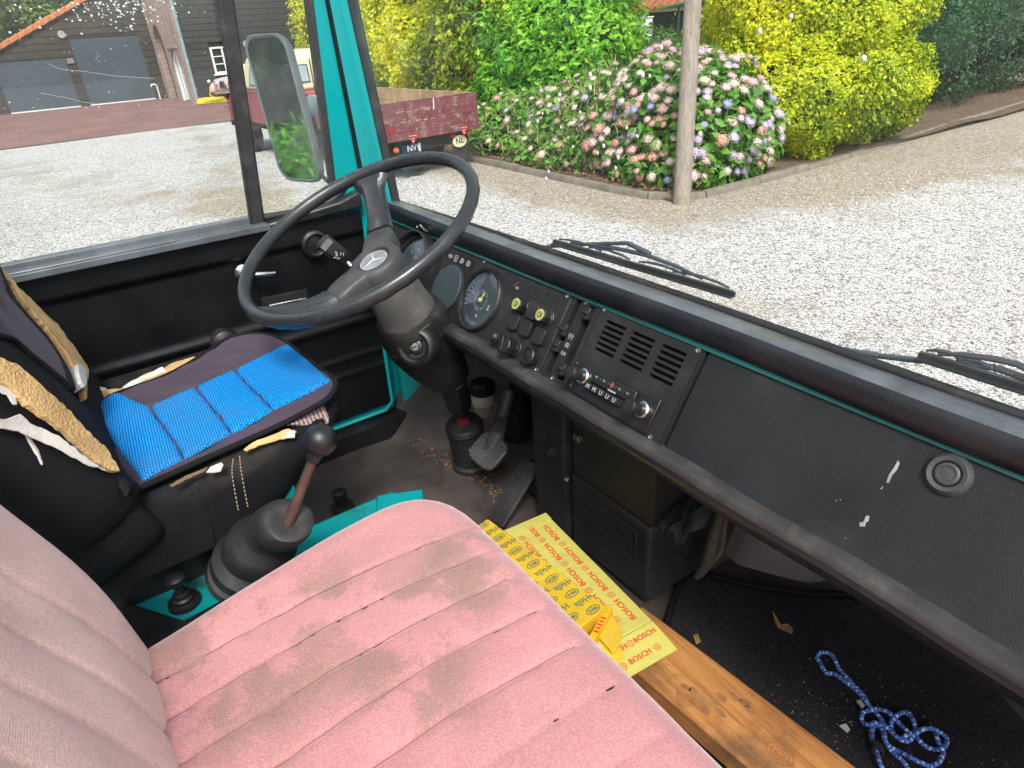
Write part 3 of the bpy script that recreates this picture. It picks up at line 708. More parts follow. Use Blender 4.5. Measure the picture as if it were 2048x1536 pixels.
# lime push knobs
for u, v in ((-0.412, -0.062), (-0.337, -0.0615)):
    mb = MB(); mb.lathe(D(u, v), DN, [(0.0165, 0), (0.016, 0.003), (0.012, 0.004), (0.012, 0.008), (0.0145, 0.009), (0.0150, 0.021), (0.0135, 0.024), (0.0105, 0.0235)], 8); kb = build('push_knob', mb, M['black'], dash, 30, 0.001)
    mb = MB(); mb.lathe(D(u, v, 0.0235), DN, [(0.0112, 0), (0.0108, 0.0008), (0.0002, 0.001)], 24); build('knob_cap', mb, M['yellowknob'], kb, 30)
    mb = MB(); vs_, fs_ = ring2d(D(u - .001, v, 0.0248), X_, DU, .0045, .0055, .0014, 14); mb.add(vs_, fs_); dbox(mb, u + .004, u + .0055, v - .005, v + .005, .0247, .025); build('knob_icon', mb, M['pit'], kb, 0)
for u, v in ((-0.376, -0.0625), (-0.416, -0.0955), (-0.376, -0.0965), (-0.334, -0.0985)):
    mb = MB(); poly = [D(u + .0155 * math.copysign(abs(math.cos(a)) ** .45, math.cos(a)), v + .0155 * math.copysign(abs(math.sin(a)) ** .45, math.sin(a)), 0.0) for a in np.linspace(0, 2 * math.pi, 25)[:-1]]
    mb.prism(poly, DN * 0.011); build('blank_switch', mb, M['panel'], dash, 30, 0.0012)
mb = MB(); mb.lathe(D(-0.432, -0.137), DN, [(0.011, 0), (0.009, 0.006), (0.011, 0.018), (0.011, 0.026), (0.007, 0.031), (0.0002, 0.032)], 16); build('rotary_knob', mb, M['black'], dash, 40)
mb = MB(); mb.lathe(D(-0.388, -0.140), DN, [(0.0185, 0), (0.018, 0.004), (0.011, 0.006), (0.011, 0.010)], 16); mb.lathe(D(-0.388, -0.140, 0.010), DN, [(0.0165, 0), (0.0165, 0.020), (0.015, 0.022), (0.0002, 0.0225)], 8)
mb.obox(D(-0.388, -0.140, 0.034), X_ + DU * .3, DU - X_ * .3, DN, 0.012, 0.030, 0.014); build('rotary_knob', mb, M['black'], dash, 30, 0.001)
mb = MB(); mb.lathe(D(-0.332, -0.138), DN, [(0.0165, 0), (0.0165, 0.016), (0.0145, 0.018), (0.012, 0.0175), (0.0115, 0.015), (0.0105, 0.0165), (0.0002, 0.0175)], 22); build('push_button', mb, M['black'], dash, 40)
# heater sliders
for u, v in ((-0.2825, -0.068), (-0.2825, -0.0985), (-0.2465, -0.026), (-0.2465, -0.131)):
    mb = MB(); dbox(mb, u - .0075, u + .0075, v - .011, v + .011, -.004, .010); dbox(mb, u - .0075, u + .0075, v - .003, v + .004, .009, .015); build('slider_lever', mb, M['panel'], dash, 30, 0.002)
mb = MB()
for k, v in enumerate((-0.074, -0.090, -0.104)):
    o = D(-0.265, v, 0.0006)
    if k == 1:
        for q in range(3): dbox(mb, -0.270, -0.260, v - .004 + .003 * q, v - .0025 + .003 * q, .0003, .0006)
    else:
        for sx in (-.0035, .0035):
            vs_, fs_ = ring2d(o + X_ * sx + DU * (.002 if k == 0 else -.002), X_, DU, .0032, .0032, .001, 10); mb.add(vs_, fs_)
            dbox(mb, -0.265 + sx - .0005, -0.265 + sx + .0005, v - .006, v + .001, .0003, .0006)
build('heater_symbol', mb, M['printgrey'], dash, 0)
# radio
mb = MB(); dbox(mb, -0.209, -0.029, -0.1565, -0.100, 0.003, 0.008); radio = build('radio', mb, M['black'], dash, 30, 0.0015)
mb = MB(); dbox(mb, -0.168, -0.069, -0.1245, -0.105, 0.008, 0.017); build('dial_frame', mb, M['black'], radio, 30, 0.002)
mb = MB(); dbox(mb, -0.163, -0.076, -0.119, -0.108, 0.0165, 0.0176); build('dial_window', mb, M['pit'], radio, 0)
mb = MB()
for k in range(14): dbox(mb, -0.158 + .006 * k, -0.1575 + .006 * k + .003 * (k % 3 == 0), -0.1155, -0.1115, .0177, .018)
build('dial_scale', mb, mat('green scale', (0.10, 0.22, 0.17), 0.5), radio, 0)
mb = MB(); dbox(mb, -0.1205, -0.1165, -0.118, -0.109, .0177, .0183); build('dial_pointer', mb, M['red'], radio, 0)
mb = MB(); dbox(mb, -0.1235, -0.106, -0.1238, -0.1213, .0172, .0176); build('badge', mb, M['printgrey'], radio, 0)
mb = MB(); dbox(mb, -0.172, -0.090, -0.1385, -0.1275, 0.008, 0.015); build('key_row', mb, M['pit'], radio, 30, 0.001)
for k, ch in enumerate('MMUUU'):
    u = -0.1645 + 0.0155 * k
    mb = MB(); dbox(mb, u - .0066, u + .0066, -0.138, -0.128, 0.015, 0.0185); kk = build('preset_key', mb, M['black'], radio, 30, 0.0008)
    mb = MB(); put_text(mb, ch, D(u, -0.1335, 0.0189), X_, DU, 0.0105, bold=0.0004); build('key_letter', mb, M['printgrey'], radio, 0)
for u, v in ((-0.191, -0.124), (-0.052, -0.126)):
    mb = MB(); mb.lathe(D(u, v, .008), DN, [(0.0135, 0), (0.0135, 0.004), (0.011, 0.006), (0.011, 0.009)], 22); build('knob_collar', mb, M['chrome'], radio, 40)
    mb = MB(); mb.lathe(D(u, v, .016), DN, [(0.0085, 0), (0.0085, 0.012), (0.0115, 0.013), (0.0115, 0.026), (0.010, 0.028), (0.0002, 0.0285)], 24); build('tuning_knob', mb, M['black'], radio, 40)
mb = MB(); mb.bar(D(-0.191, -0.113, 0.026), D(-0.191, -0.106, 0.036), .002, .002); build('knob_pointer', mb, M['chrome'], radio, 0)
# glovebox catch and chips in the vinyl
mb = MB(); mb.lathe(D(0.342, -0.031), DN, [(0.0235, 0), (0.0232, 0.004), (0.019, 0.0085), (0.0145, 0.0075), (0.0135, 0.004), (0.0125, 0.0045), (0.0120, 0.008), (0.0105, 0.009), (0.0085, 0.0088), (0.0078, 0.0076), (0.0002, 0.0082)], 40)
catch = build('glovebox_catch', mb, M['hub'], dash, 45)
mb = MB()
for k in range(40):
    a = math.pi * 2 * k / 40; d = X_ * math.cos(a) + DU * math.sin(a); mb.obox(D(0.342, -0.031, .005) + d * .0132, d, np.cross(DN, d), DN, .001, .0009, .003)
build('knurled_ring', mb, M['black'], catch, 0)
M['chip'] = mat('pale scuffed backing', (.26, .26, .24), .9, .4, 60)
def chip(pts, name='vinyl_chip', m=None, th=0.0008):
    mb = MB(); p = [ap(x, y, DP0 + DN * 0.0012, DN) for x, y in pts]; mb.prism(p, DN * th); return build(name, mb, m or M['chip'], dash, 0)
chip([(1796, 921), (1800, 926), (1794, 940), (1785, 950), (1778, 966), (1773, 965), (1778, 950), (1788, 936)]); chip([(1766, 972), (1764, 979), (1761, 978)])
chip([(1733, 1031), (1739, 1032), (1737, 1042), (1731, 1047), (1730, 1053), (1720, 1053), (1719, 1045), (1727, 1044)])
for (x, y) in ((1672, 1000), (1680, 998), (1690, 1075)): chip([(x, y), (x + 2.4, y + 1), (x + 1, y + 2.6)])

# ================================================================== HEATER CASING under the dash
heat = thing('heater_casing', (-0.85, 0.85, FLOOR), "black boxy heater casing with dusty recessed flap under the middle of the dashboard", "heater")
mb = MB(); mb.box(-1.068, -0.952, 0.735, 0.93, 0.815, 1.33); build('side_panel', mb, M['heater'], heat, 30, 0.006)
mb = MB(); mb.box(-0.945, -0.70, 0.745, 1.02, 0.822, 1.020); build('lower_box', mb, M['heater'], heat, 30, 0.008)
mb = MB(); mb.box(-0.942, -0.700, 0.750, 0.93, 1.0225, 1.33); build('upper_box', mb, M['heater'], heat, 30, 0.006)
mb = MB(); mb.tube([(-0.918, 0.744, .987), (-0.742, 0.744, .992), (-0.735, 0.744, .985), (-0.738, 0.744, .925), (-0.745, 0.744, .920), (-0.918, 0.744, .897)], 0.0024, 6, closed=True); build('flap_rim', mb, M['heater'], heat, 50)
mb = MB(); mb.prism([(-0.914, 0.744, .983), (-0.744, 0.744, .986), (-0.744, 0.744, .926), (-0.914, 0.744, .902)], (0, -0.003, 0)); build('flap', mb, M['heater'], heat, 30, 0.001)
mb = MB(); mb.lathe(ay(1105, 900, 0.735), -Y_, [(0.022, -0.002), (0.022, 0.003), (0.013, 0.005), (0.012, 0.012), (0.007, 0.013), (0.0065, 0.018), (0.0002, 0.019)], 22); build('side_knob', mb, M['rubber'], heat, 40)
mb = MB(); mb.lathe(ay(1136, 957, 0.735), -Y_, [(0.0065, 0), (0.0065, 0.006), (0.004, 0.009), (0.0002, 0.0095)], 6); build('bolt', mb, M['steel'], heat, 30)
mb = MB(); mb.box(-0.925, -0.905, 0.738, 0.752, 1.12, 1.135); build('clip', mb, M['steel'], heat, 30, 0.002)
# torn vinyl duct beside the box
q = [(-0.695, 0.76, 1.03), (-0.64, 0.80, 1.06), (-0.62, 0.86, 1.10), (-0.60, 0.90, 1.16)]
P = [[(-0.698 + 0.075 * a + 0.004 * math.sin(19 * b + 9 * a), 0.755 + 0.20 * b + 0.006 * math.sin(23 * a), 1.030 + 0.075 * b + 0.05 * a * b + 0.010 * math.sin(14 * a + 11 * b) * (0.4 + a)) for b in np.linspace(0, 1, 12)] for a in np.linspace(0, 1, 9)]
o = build('torn_duct', MB().grid(P), M['heater'], heat, 50); md = o.modifiers.new('s', 'SOLIDIFY'); md.thickness = 0.003
mb = MB(); mb.tube([(-0.66, 0.90, 1.16), (-0.652, 0.89, 1.02), (-0.655, 0.87, 0.90), (-0.67, 0.86, 0.85)], [0.012, 0.010, 0.013, 0.006], 8); mb.tube([(-0.645, 0.90, 1.05), (-0.64, 0.89, 0.93), (-0.66, 0.86, 0.86)], [0.005, 0.008, 0.004], 7); build('perished_hose', mb, mat('perished rubber hose', (0.075, 0.06, 0.045), 0.9, 0.4, 20), heat, 50)
# ================================================================== STEERING WHEEL
WR, WT = 0.2430, 0.0131
WA, WB = R_(23.807), R_(3.473)
WC = np.array([-1.215, 0.454, 1.568])
WN = np.array([math.sin(WB), -math.sin(WA) * math.cos(WB), math.cos(WA) * math.cos(WB)])
WE1 = nrm(np.cross(Y_, WN)); WE2 = np.cross(WN, WE1)
def S(a, r, h=0.0):                            # polar point on the wheel plane; h above it
    return WC + r * (math.cos(a) * WE1 + math.sin(a) * WE2) + h * WN
wheel = thing('steering_wheel', WC - WN * 0.1, "large black two-spoke steering wheel with a dished hub and silver round badge", "steering wheel")
# rim with finger grips on the underside
rings = []
NR, NC = 180, 16
for i in range(NR):
    a = 2 * math.pi * i / NR; ring = []
    for k in range(NC):
        b = 2 * math.pi * k / NC; rr = WT * (1.0 - 0.10 * (0.5 + 0.5 * math.cos(36 * a)) * max(0, -math.cos(b - 2.2)) ** 1.0)
        ring.append(S(a, WR + rr * 0.95 * math.cos(b), rr * 1.08 * math.sin(b)))
    rings.append(ring)
rings.append(rings[0]); build('rim', MB().loft(rings, caps=False), M['wheel'], wheel, 70)
HUBD = -0.080
HC = WC + WN * HUBD
SP = (R_(146), R_(-84))
def spoke(a, name):
    r_, t_ = math.cos(a) * WE1 + math.sin(a) * WE2, -math.sin(a) * WE1 + math.cos(a) * WE2
    rings = []
    for s in np.linspace(0, 1, 16):
        r = 0.112 + (WR - 0.011 - 0.112) * s
        h = HUBD + 0.011 + (0.062 - 0.002) * (s ** 1.4)
        w = 0.031 - 0.005 * math.sin(math.pi * s * .9) + 0.014 * max(0, s - 0.82) / .18; th = 0.011
        c = WC + r_ * r + WN * h
        ring = []
        for (x, y) in ((-1, -.6), (-.85, .3), (-.6, .75), (-.5, .62), (.5, .62), (.6, .75), (.85, .3), (1, -.6), (.7, -1), (-.7, -1)): ring.append(c + t_ * w * x + WN * th * y)
        rings.append(ring)
    return build(name, MB().loft(rings), M['wheel'], wheel, 40)
for a in SP: spoke(a, 'spoke')
# hub: moulded V plate following the two spokes
import bisect
def hub_r(a):
    # radius of the hub outline at polar angle a
    best = 0.055
    for s in SP:
        d = (a - s + math.pi) % (2 * math.pi) - math.pi
        lim = 0.031 / max(1e-3, abs(math.sin(d))) if abs(d) < 1.5 else 0
        if abs(d) < 1.2: best = max(best, min(0.118 / max(.2, math.cos(d)), lim))
    return best
NA = 120
rr_ = np.array([hub_r(2 * math.pi * k / NA) for k in range(NA)])
for _ in range(3): rr_ = (np.roll(rr_, 1) + rr_ * 2 + np.roll(rr_, -1)) / 4
prof = [(1.0, -0.030), (1.02, -0.012), (1.0, 0.006), (0.95, 0.013), (0.86, 0.016), (0.55, 0.0175)]
rings = [[HC + WN * h + (rr_[k] * f if f > .6 else 0.039) * (math.cos(2 * math.pi * k / NA) * WE1 + math.sin(2 * math.pi * k / NA) * WE2) for k in range(NA)] for f, h in prof]
for r, h in ((0.036, 0.0160), (0.034, 0.010), (0.032, 0.0085)): rings.append([HC + WN * h + r * (math.cos(2 * math.pi * k / NA) * WE1 + math.sin(2 * math.pi * k / NA) * WE2) for k in range(NA)])
hub = build('hub', MB().loft(rings), M['hub'], wheel, 40)
mb = MB(); mb.lathe(HC + WN * 0.0088, WN, [(0.030, 0), (0.029, 0.003), (0.0002, 0.0045)], 40); build('badge_disc', mb, mat('silvered badge disc', (0.24, 0.255, 0.27), 0.3, 0.25, 40, metal=0.2), hub, 60)
mb = MB(); vs_, fs_ = ring2d(HC + WN * 0.0125, WE1, WE2, .029, .029, .0014, 36); mb.add(vs_, fs_)
M['star'] = mat('worn star', (.50, .51, .52), .5, .2, 40)
sa0 = SP[0] + 0.25
for k in range(3):
    a = sa0 + 2 * math.pi * k / 3; d = math.cos(a) * WE1 + math.sin(a) * WE2; e = np.cross(WN, d); o = HC + WN * 0.0134
    mb.add([o + d * .027, o + e * .003 - d * .0025, o + WN * .002, o - e * .003 - d * .0025], [(0, 1, 2), (0, 2, 3)])
build('badge_star', mb, M['star'], hub, 0)
mb = MB(); vs_, fs_ = ring2d(HC + WN * 0.0176 + (math.cos(SP[0]) * WE1 + math.sin(SP[0]) * WE2) * .085, WE1, WE2, .009, .009, .001, 20); mb.add(vs_, fs_); build('horn_mark', mb, M['cowl'], hub, 0)

# ================================================================== STEERING COLUMN
col = thing('steering_column', (-1.245, 0.66, FLOOR), "black steering column cowl with ignition lock and indicator stalk below the wheel", "steering column")
CA = -WN
def ccirc(d, ra, rb, off=(0, 0), pw=1.0, n=36):
    c = WC + CA * d + WE1 * off[0] + WE2 * off[1]
    return [c + WE1 * ra * math.copysign(abs(math.cos(t)) ** pw, math.cos(t)) + WE2 * rb * math.copysign(abs(math.sin(t)) ** pw, math.sin(t)) for t in (2 * math.pi * k / n for k in range(n))]
build('collar', MB().loft([ccirc(.105, .050, .050), ccirc(.135, .057, .057), ccirc(.185, .060, .060), ccirc(.228, .067, .068, (-.003, 0), .9)]), M['cowltop'], col, 40)
build('cowl', MB().loft([ccirc(.205, .060, .060), ccirc(.215, .068, .070, (-.004, 0), .85), ccirc(.235, .071, .076, (-.008, 0), .78), ccirc(.265, .073, .080, (-.012, .0), .74), ccirc(.31, .070, .080, (-.015, .0), .74), ccirc(.35, .061, .072, (-.012, .0), .8), ccirc(.39, .052, .060, (-.006, .0), .85), ccirc(.425, .043, .048, (0, .005), .9), ccirc(.44, .030, .034, (0, .01), .95)]), M['cowl'], col, 50)
mb = MB(); mb.loft([ccirc(.268, .0725, .0795, (-.012, 0), .74), ccirc(.2715, .0740, .0812, (-.0125, 0), .74), ccirc(.275, .0722, .0795, (-.0125, 0), .74)]); build('cowl_seam', mb, M['pit'], col, 30)
# ignition lock on the camera side: boss ring and key barrel
lp = ray(829, 694); lockc = CAM + lp * 1.405
ln = nrm(CAM - lockc + np.array([-.15, -.45, -.05]))
mb = MB(); mb.lathe(lockc - ln * 0.02, ln, [(0.048, -0.01), (0.044, 0.014), (0.038, 0.022), (0.032, 0.024), (0.027, 0.020), (0.024, 0.010), (0.015, 0.009)], 30); lock = build('lock_boss', mb, M['cowl'], col, 50)
mb = MB(); mb.lathe(lockc - ln * 0.012, ln, [(0.0155, 0), (0.015, 0.008), (0.0105, 0.010), (0.0002, 0.0105)], 22); build('lock_barrel', mb, M['black'], lock, 40)
mb = MB(); mb.lathe(lockc, ln, [(0.0088, -.003), (0.0085, 0.0005), (0.0002, 0.001)], 20); build('key_barrel', mb, M['chrome'], lock, 40)
lu, lv = perp(ln); mb = MB(); mb.obox(lockc + ln * .0012, lu + lv * .3, lv, ln, .009, .0026, .001); build('key_slot', mb, M['pit'], lock, 0)
# indicator stalk
d0 = WC + CA * 0.115 + WE1 * -0.035
s1 = CAM + ray(716, 545) * np.linalg.norm(d0 - CAM) * 0.995
s2 = CAM + ray(690, 520) * 1.43; s3 = CAM + ray(645, 482) * 1.40
mb = MB(); mb.tube([d0, s1, s2], 0.005, 8); stalk = build('indicator_stalk', mb, M['chrome'], col, 50)
dd = nrm(s3 - s2); up = nrm(nrm(CAM - s2) - dd * np.dot(nrm(CAM - s2), dd)); sd = np.cross(up, dd)
rings = []
for f, w, h in ((-0.02, .012, .010), (0, .016, .011), (.08, .0165, .012), (.75, .0175, .012), (.8, .0172, .0105), (1.0, .0165, .008), (1.06, .008, .004)):
    c = s2 + (s3 - s2) * f; rings.append([c + sd * w * x + up * h * y for x, y in ((-1, -.5), (-.9, .6), (-.6, 1), (.6, 1), (.9, .6), (1, -.5), (.6, -1), (-.6, -1))])
build('stalk_grip', MB().loft(rings), M['black'], stalk, 35)
mb = MB(); c = s2 + (s3 - s2) * .36 + up * .0126
for k, (x, y) in enumerate(((-.004, 0), (.003, .005), (.006, -.003), (-.007, -.005), (0, .009), (.009, .004))): mb.obox(c + sd * x + dd * y, dd + sd * (k % 3 - 1), sd, up, .006, .003, .0006)
build('stalk_symbol', mb, M['printgrey'], stalk, 0)
mb = MB(); mb.prism([s2 + (s3 - s2) * .81 + up * .0118 + sd * .0125, s2 + (s3 - s2) * .81 + up * .0118 - sd * .0125, s2 + (s3 - s2) * 1.0 + up * .0088 - sd * .012, s2 + (s3 - s2) * 1.0 + up * .0088 + sd * .012], up * .0008); build('stalk_tip', mb, M['steel'], stalk, 0)
# stem to the cowl
mb = MB(); mb.tube([d0 + CA * .02, CAM + ray(742, 520) * 1.45, CAM + ray(705, 530) * 1.45], [.012, .011, .009], 10); build('stalk_boss', mb, M['cowl'], col, 50)
# lower shaft, universal joint, bellows boot
bo = az(945, 925, FLOOR + 0.004); bt_ = np.array([bo[0] + 0.01, bo[1] - 0.02, FLOOR + 0.155])
axb = nrm(bt_ - bo); L = np.linalg.norm(bt_ - bo)
prof = [(0.058, 0), (0.057, 0.014), (0.050, 0.018)]
for k in range(5):
    z0 = 0.022 + k * 0.021; prof += [(0.048, z0), (0.0505, z0 + 0.008), (0.0475, z0 + 0.017)]
prof += [(0.052, L - 0.026), (0.0525, L - 0.020), (0.050, L - 0.017), (0.0525, L - 0.012), (0.050, L - 0.008), (0.047, L - 0.003), (0.022, L), (0.016, L + 0.004)]
mb = MB(); mb.lathe(bo, axb, prof, 30); build('bellows_boot', mb, M['rubber'], col, 50)
te = WC + CA * 0.43 + WE2 * .01
m1 = bt_ + axb * 0.03
mb = MB(); mb.lathe(bt_ + axb * .002, axb, [(0.0185, 0), (0.0175, 0.030), (0.015, 0.032)], 16); build('shaft_band', mb, M['red'], col, 40)
mb = MB(); dj = te - m1
mb.tube([m1, m1 + dj * .2, m1 + dj * .3, m1 + dj * .45, m1 + dj * .55, m1 + dj * .7, te], [.020, .026, .034, .030, .036, .030, .034], 10); mb.obox(m1 + dj * .35, dj, X_, Y_, .05, .06, .03); mb.obox(m1 + dj * .62, dj, Y_, X_, .05, .06, .03); build('shaft_joint', mb, M['black'], col, 35, 0.004)

# ================================================================== PEDALS and lever
M['darksteel'] = mat('grimy dark steel', (0.045, 0.042, 0.038), 0.5, 0.35, 14, (0.12, 0.11, 0.10), 0.4, 20)
def pedal(name, c, w, h, n, upv, label, m, armto, ribs=6, armw=0.02):
    t = thing(name, c, label, 'pedal')
    n = nrm(n); u = nrm(np.asarray(upv) - n * np.dot(upv, n)); s = np.cross(u, n)
    mb = MB(); poly = []
    for k in range(28):
        a = 2 * math.pi * k / 28; poly.append(c + s * w / 2 * math.copysign(abs(math.cos(a)) ** .55, math.cos(a)) + u * h / 2 * math.copysign(abs(math.sin(a)) ** .55, math.sin(a)))
    mb.prism(poly, -n * 0.014); pad = build('pedal_pad', mb, m, t, 30, 0.004)
    mb = MB()
    for i in range(ribs):
        for j in range(-2, 3):
            mb.obox(c + u * h * (-.36 + .72 * i / (ribs - 1)) * .95 + s * w * .17 * (j + .5 * (i % 2) - .25) + n * .001, s, u, n, w * .14, h * .07, .003)
    build('pad_rib', mb, m, pad, 30, 0, kind='stuff')
    mb = MB(); mb.tube([c - n * .014] + [np.asarray(p) for p in armto], armw * .6, 8); build('pedal_arm', mb, M['darksteel'], t, 50)
    return t
bc = ay(975, 900, 0.70)
pedal('brake_pedal', bc, 0.094, 0.088, (0.25, -0.55, 0.8), (0.0, 1, .55), "worn grey ribbed brake pedal hanging beside the black bellows boot", M['hub'], [bc + [0.0, 0.03, .03], ay(1003, 838, 0.78), ay(1020, 780, 0.82)], 6, .032)
kc = ay(884, 837, 0.80)
pedal('clutch_pedal', kc, 0.075, 0.085, (0.3, -0.75, 0.5), (0, .5, 1), "dark round-edged clutch pedal half hidden behind the bellows boot", M['rubber'], [kc + [0, .04, .05], kc + [0.02, .1, .25]], 6)
# second pedal arm tube, fluid reservoir
rz = ay(966, 790, 0.86)
res = thing('fluid_reservoir', rz, "white banded brake fluid bottle with black cap in the dark footwell", "fluid bottle")
mb = MB(); mb.lathe(rz + [0, 0, -.065], Z_, [(0.026, 0), (0.033, 0.006), (0.034, 0.05), (0.034, 0.062)], 24); build('bottle', mb, mat('yellowed bottle', (0.30, 0.25, 0.19), 0.5, 0.25, 14, (0.25, 0.06, 0.04), 0.5, 18), res, 40)
mb = MB(); mb.lathe(rz + [0, 0, -.025], Z_, [(0.0345, 0), (0.0352, 0.002), (0.0352, 0.032), (0.0345, 0.034)], 24, caps=False); build('label_band', mb, mat('cream band', (0.48, 0.45, 0.36), 0.6), res, 40)
mb = MB(); mb.lathe(rz + [0, 0, .010], Z_, [(0.037, 0), (0.037, 0.03), (0.030, 0.036), (0.0005, .038)], 20); build('cap', mb, M['black'], res, 35)
mb = MB(); q0, q1 = ay(1042, 790, .86), ay(1030, 880, .86)
# accelerator
a0, a1 = az(988, 1046, 0.825), az(1062, 922, 0.925)
acc = thing('accelerator_pedal', a0, "long black ribbed accelerator pedal tilted up from the floor beside the heater casing", "pedal")
dl = a1 - a0; wv = nrm(np.cross(dl, Z_)); nu = nrm(np.cross(wv, dl))
if nu[2] < 0: nu = -nu
mb = MB(); mb.obox((a0 + a1) / 2 - nu * .008, dl, wv, nu, np.linalg.norm(dl), 0.056, 0.014); pad = build('pedal_plate', mb, M['rubber'], acc, 30, 0.004)
mb = MB()
for k in range(7): mb.obox((a0 + a1) / 2 + wv * (-.0225 + .0075 * k) + nu * .0005, dl, wv, nu, np.linalg.norm(dl) * .97, .0036, .005)
build('pedal_rib', mb, M['rubber'], acc, 30, .001)
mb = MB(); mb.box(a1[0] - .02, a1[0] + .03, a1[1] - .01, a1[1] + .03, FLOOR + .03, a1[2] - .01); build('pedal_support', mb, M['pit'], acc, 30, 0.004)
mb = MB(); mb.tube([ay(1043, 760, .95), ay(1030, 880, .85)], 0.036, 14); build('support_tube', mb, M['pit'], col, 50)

# gear lever
gb = az(492, 1146, 1.10); gt = CAM + ray(578, 1040) * 1.03
gear = thing('gear_lever', gb, "gear lever with black ball knob, rusty rod and ribbed rubber gaiter between the seats", "gear lever")
gk = CAM + ray(641, 880) * 0.975
def gring(c, n, r, k=30, sx=1.0):
    u, v = perp(n); return [c + r * (math.cos(2 * math.pi * i / k) * u + math.sin(2 * math.pi * i / k) * v) for i in range(k)]
rings = []
dg = gt - gb
path = [(0.0, .072), (0.02, .080), (.07, .078), (.085, .068), (.10, .070), (.14, .079), (.24, .079), (.27, .066), (.29, .056), (.31, .058), (.36, .067), (.48, .067), (.52, .056), (.56, .040), (.60, .034), (.70, .032), (.78, .042), (.82, .051), (.93, .051), (1.0, .043), (1.01, .036), (1.0, .020), (.985, .012)]
for f, r in path:
    e = min(1, max(0, f)); bend = np.array([0.0, 0.0, 0.015 * math.sin(math.pi * e)])
    nn = nrm(nrm(dg) * (1 - .55 * e) + np.array([0.30, 0.1, 0.9]) * .55 * e + np.array([0, 0, .4]) * (1 - e))
    rings.append(gring(gb + dg * f + bend, nn, r * .80 * (1 + .03 * math.sin(40 * f))))
build('gaiter', MB().loft(rings), M['rubber'], gear, 50)
mb = MB(); mb.tube([gt - (gk - gt) * .05, gt + (gk - gt) * .5, gk], [.0085, .0072, .006], 12); build('rod', mb, M['rust'], gear, 50)
mb = MB(); mb.ball(gk, 0.0235, 24, 16); mb.lathe(gk - nrm(gk - gt) * .034, nrm(gk - gt), [(0.009, 0), (0.010, 0.008), (0.012, 0.014)], 16); build('knob', mb, M['rail'], gear, 60)
# ================================================================== SEATS
def seg_sdf(px, py, poly):
    """signed distance of points to a closed polygon (negative outside) and nearest boundary points"""
    poly = np.asarray(poly, float); q = np.roll(poly, -1, 0)
    d2 = np.full(px.shape, 1e9); nx = np.zeros(px.shape); ny = np.zeros(px.shape); ins = np.zeros(px.shape, bool)
    for (x0, y0), (x1, y1) in zip(poly, q):
        ex, ey = x1 - x0, y1 - y0
        t = np.clip(((px - x0) * ex + (py - y0) * ey) / (ex * ex + ey * ey + 1e-12), 0, 1)
        cx_, cy_ = x0 + t * ex, y0 + t * ey; d = (px - cx_) ** 2 + (py - cy_) ** 2
        m = d < d2; d2 = np.where(m, d, d2); nx = np.where(m, cx_, nx); ny = np.where(m, cy_, ny)
        c = ((y0 > py) != (y1 > py)) & (px < (x1 - x0) * (py - y0) / (y1 - y0 + 1e-15) + x0); ins ^= c
    return np.where(ins, 1, -1) * np.sqrt(d2), nx, ny
def round_poly(poly, r, n=6):
    out = []; m = len(poly); poly = [np.asarray(p, float) for p in poly]
    for i in range(m):
        p, a, b = poly[i], poly[i - 1], poly[(i + 1) % m]
        ri = r[i] if hasattr(r, '__len__') else r
        u, v = nrm(a - p), nrm(b - p); q = min(ri, np.linalg.norm(a - p) * .48, np.linalg.norm(b - p) * .48)
        for k in range(n + 1):
            t = k / n; out.append((1 - t) ** 2 * (p + u * q) + 2 * t * (1 - t) * p + t * t * (p + v * q))
    return out
def smooth_poly(P, n=4):
    """closed Catmull-Rom through the points"""
    P = [np.asarray(p, float) for p in P]; m = len(P); out = []
    for i in range(m):
        a, b, c, d = P[i - 1], P[i], P[(i + 1) % m], P[(i + 2) % m]
        for k in range(n):
            t = k / n; out.append(.5 * ((2 * b) + (-a + c) * t + (2 * a - 5 * b + 4 * c - d) * t * t + (-a + 3 * b - 3 * c + d) * t ** 3))
    return out
def spline(P, n=8):
    P = [np.asarray(p, float) for p in P]; m = len(P); out = []
    for i in range(m - 1):
        a, b, c, d = P[max(i - 1, 0)], P[i], P[i + 1], P[min(i + 2, m - 1)]
        for k in range(n):
            t = k / n; out.append(.5 * ((2 * b) + (-a + c) * t + (2 * a - 5 * b + 4 * c - d) * t * t + (-a + 3 * b - 3 * c + d) * t ** 3))
    out.append(P[-1]); return out
def pad(poly, height, R, depth, frame, step=0.01, skirt=0.06):
    """upholstered pad: polygon outline in (u,v), height(u,v) top relief, rounded edge R, sides dropping depth; frame(u,v,w)->world"""
    poly = np.asarray(poly); lo = poly.min(0) - skirt; hi = poly.max(0) + skirt
    us = np.arange(lo[0], hi[0] + step, step); vv = np.arange(lo[1], hi[1] + step, step)
    U, V = np.meshgrid(us, vv, indexing='ij'); d, nx, ny = seg_sdf(U, V, poly)
    inside = d >= 0
    e = np.clip(d, 0, R); w = -R + np.sqrt(np.maximum(0, R * R - (R - e) ** 2))
    drop = np.clip(-d / skirt, 0, 1.5)
    w = np.where(inside, w, -R - np.minimum(drop, 1.0) * (depth - R) )
    # outside vertices collapse to the wall, pulled slightly inwards as they go down
    k = np.where(inside, 0, 1); UU = np.where(inside, U, nx); VV = np.where(inside, V, ny)
    Hh = height(U, V); fade = np.clip(d / (R * 1.2), 0, 1); w = w + Hh * (0.25 + 0.75 * fade) * inside
    P = [[frame(UU[i, j], VV[i, j], w[i, j]) for j in range(U.shape[1])] for i in range(U.shape[0])]
    return MB().grid(P)
def groove(x, c, w, h): return -h * np.exp(-((x - c) / w) ** 2)

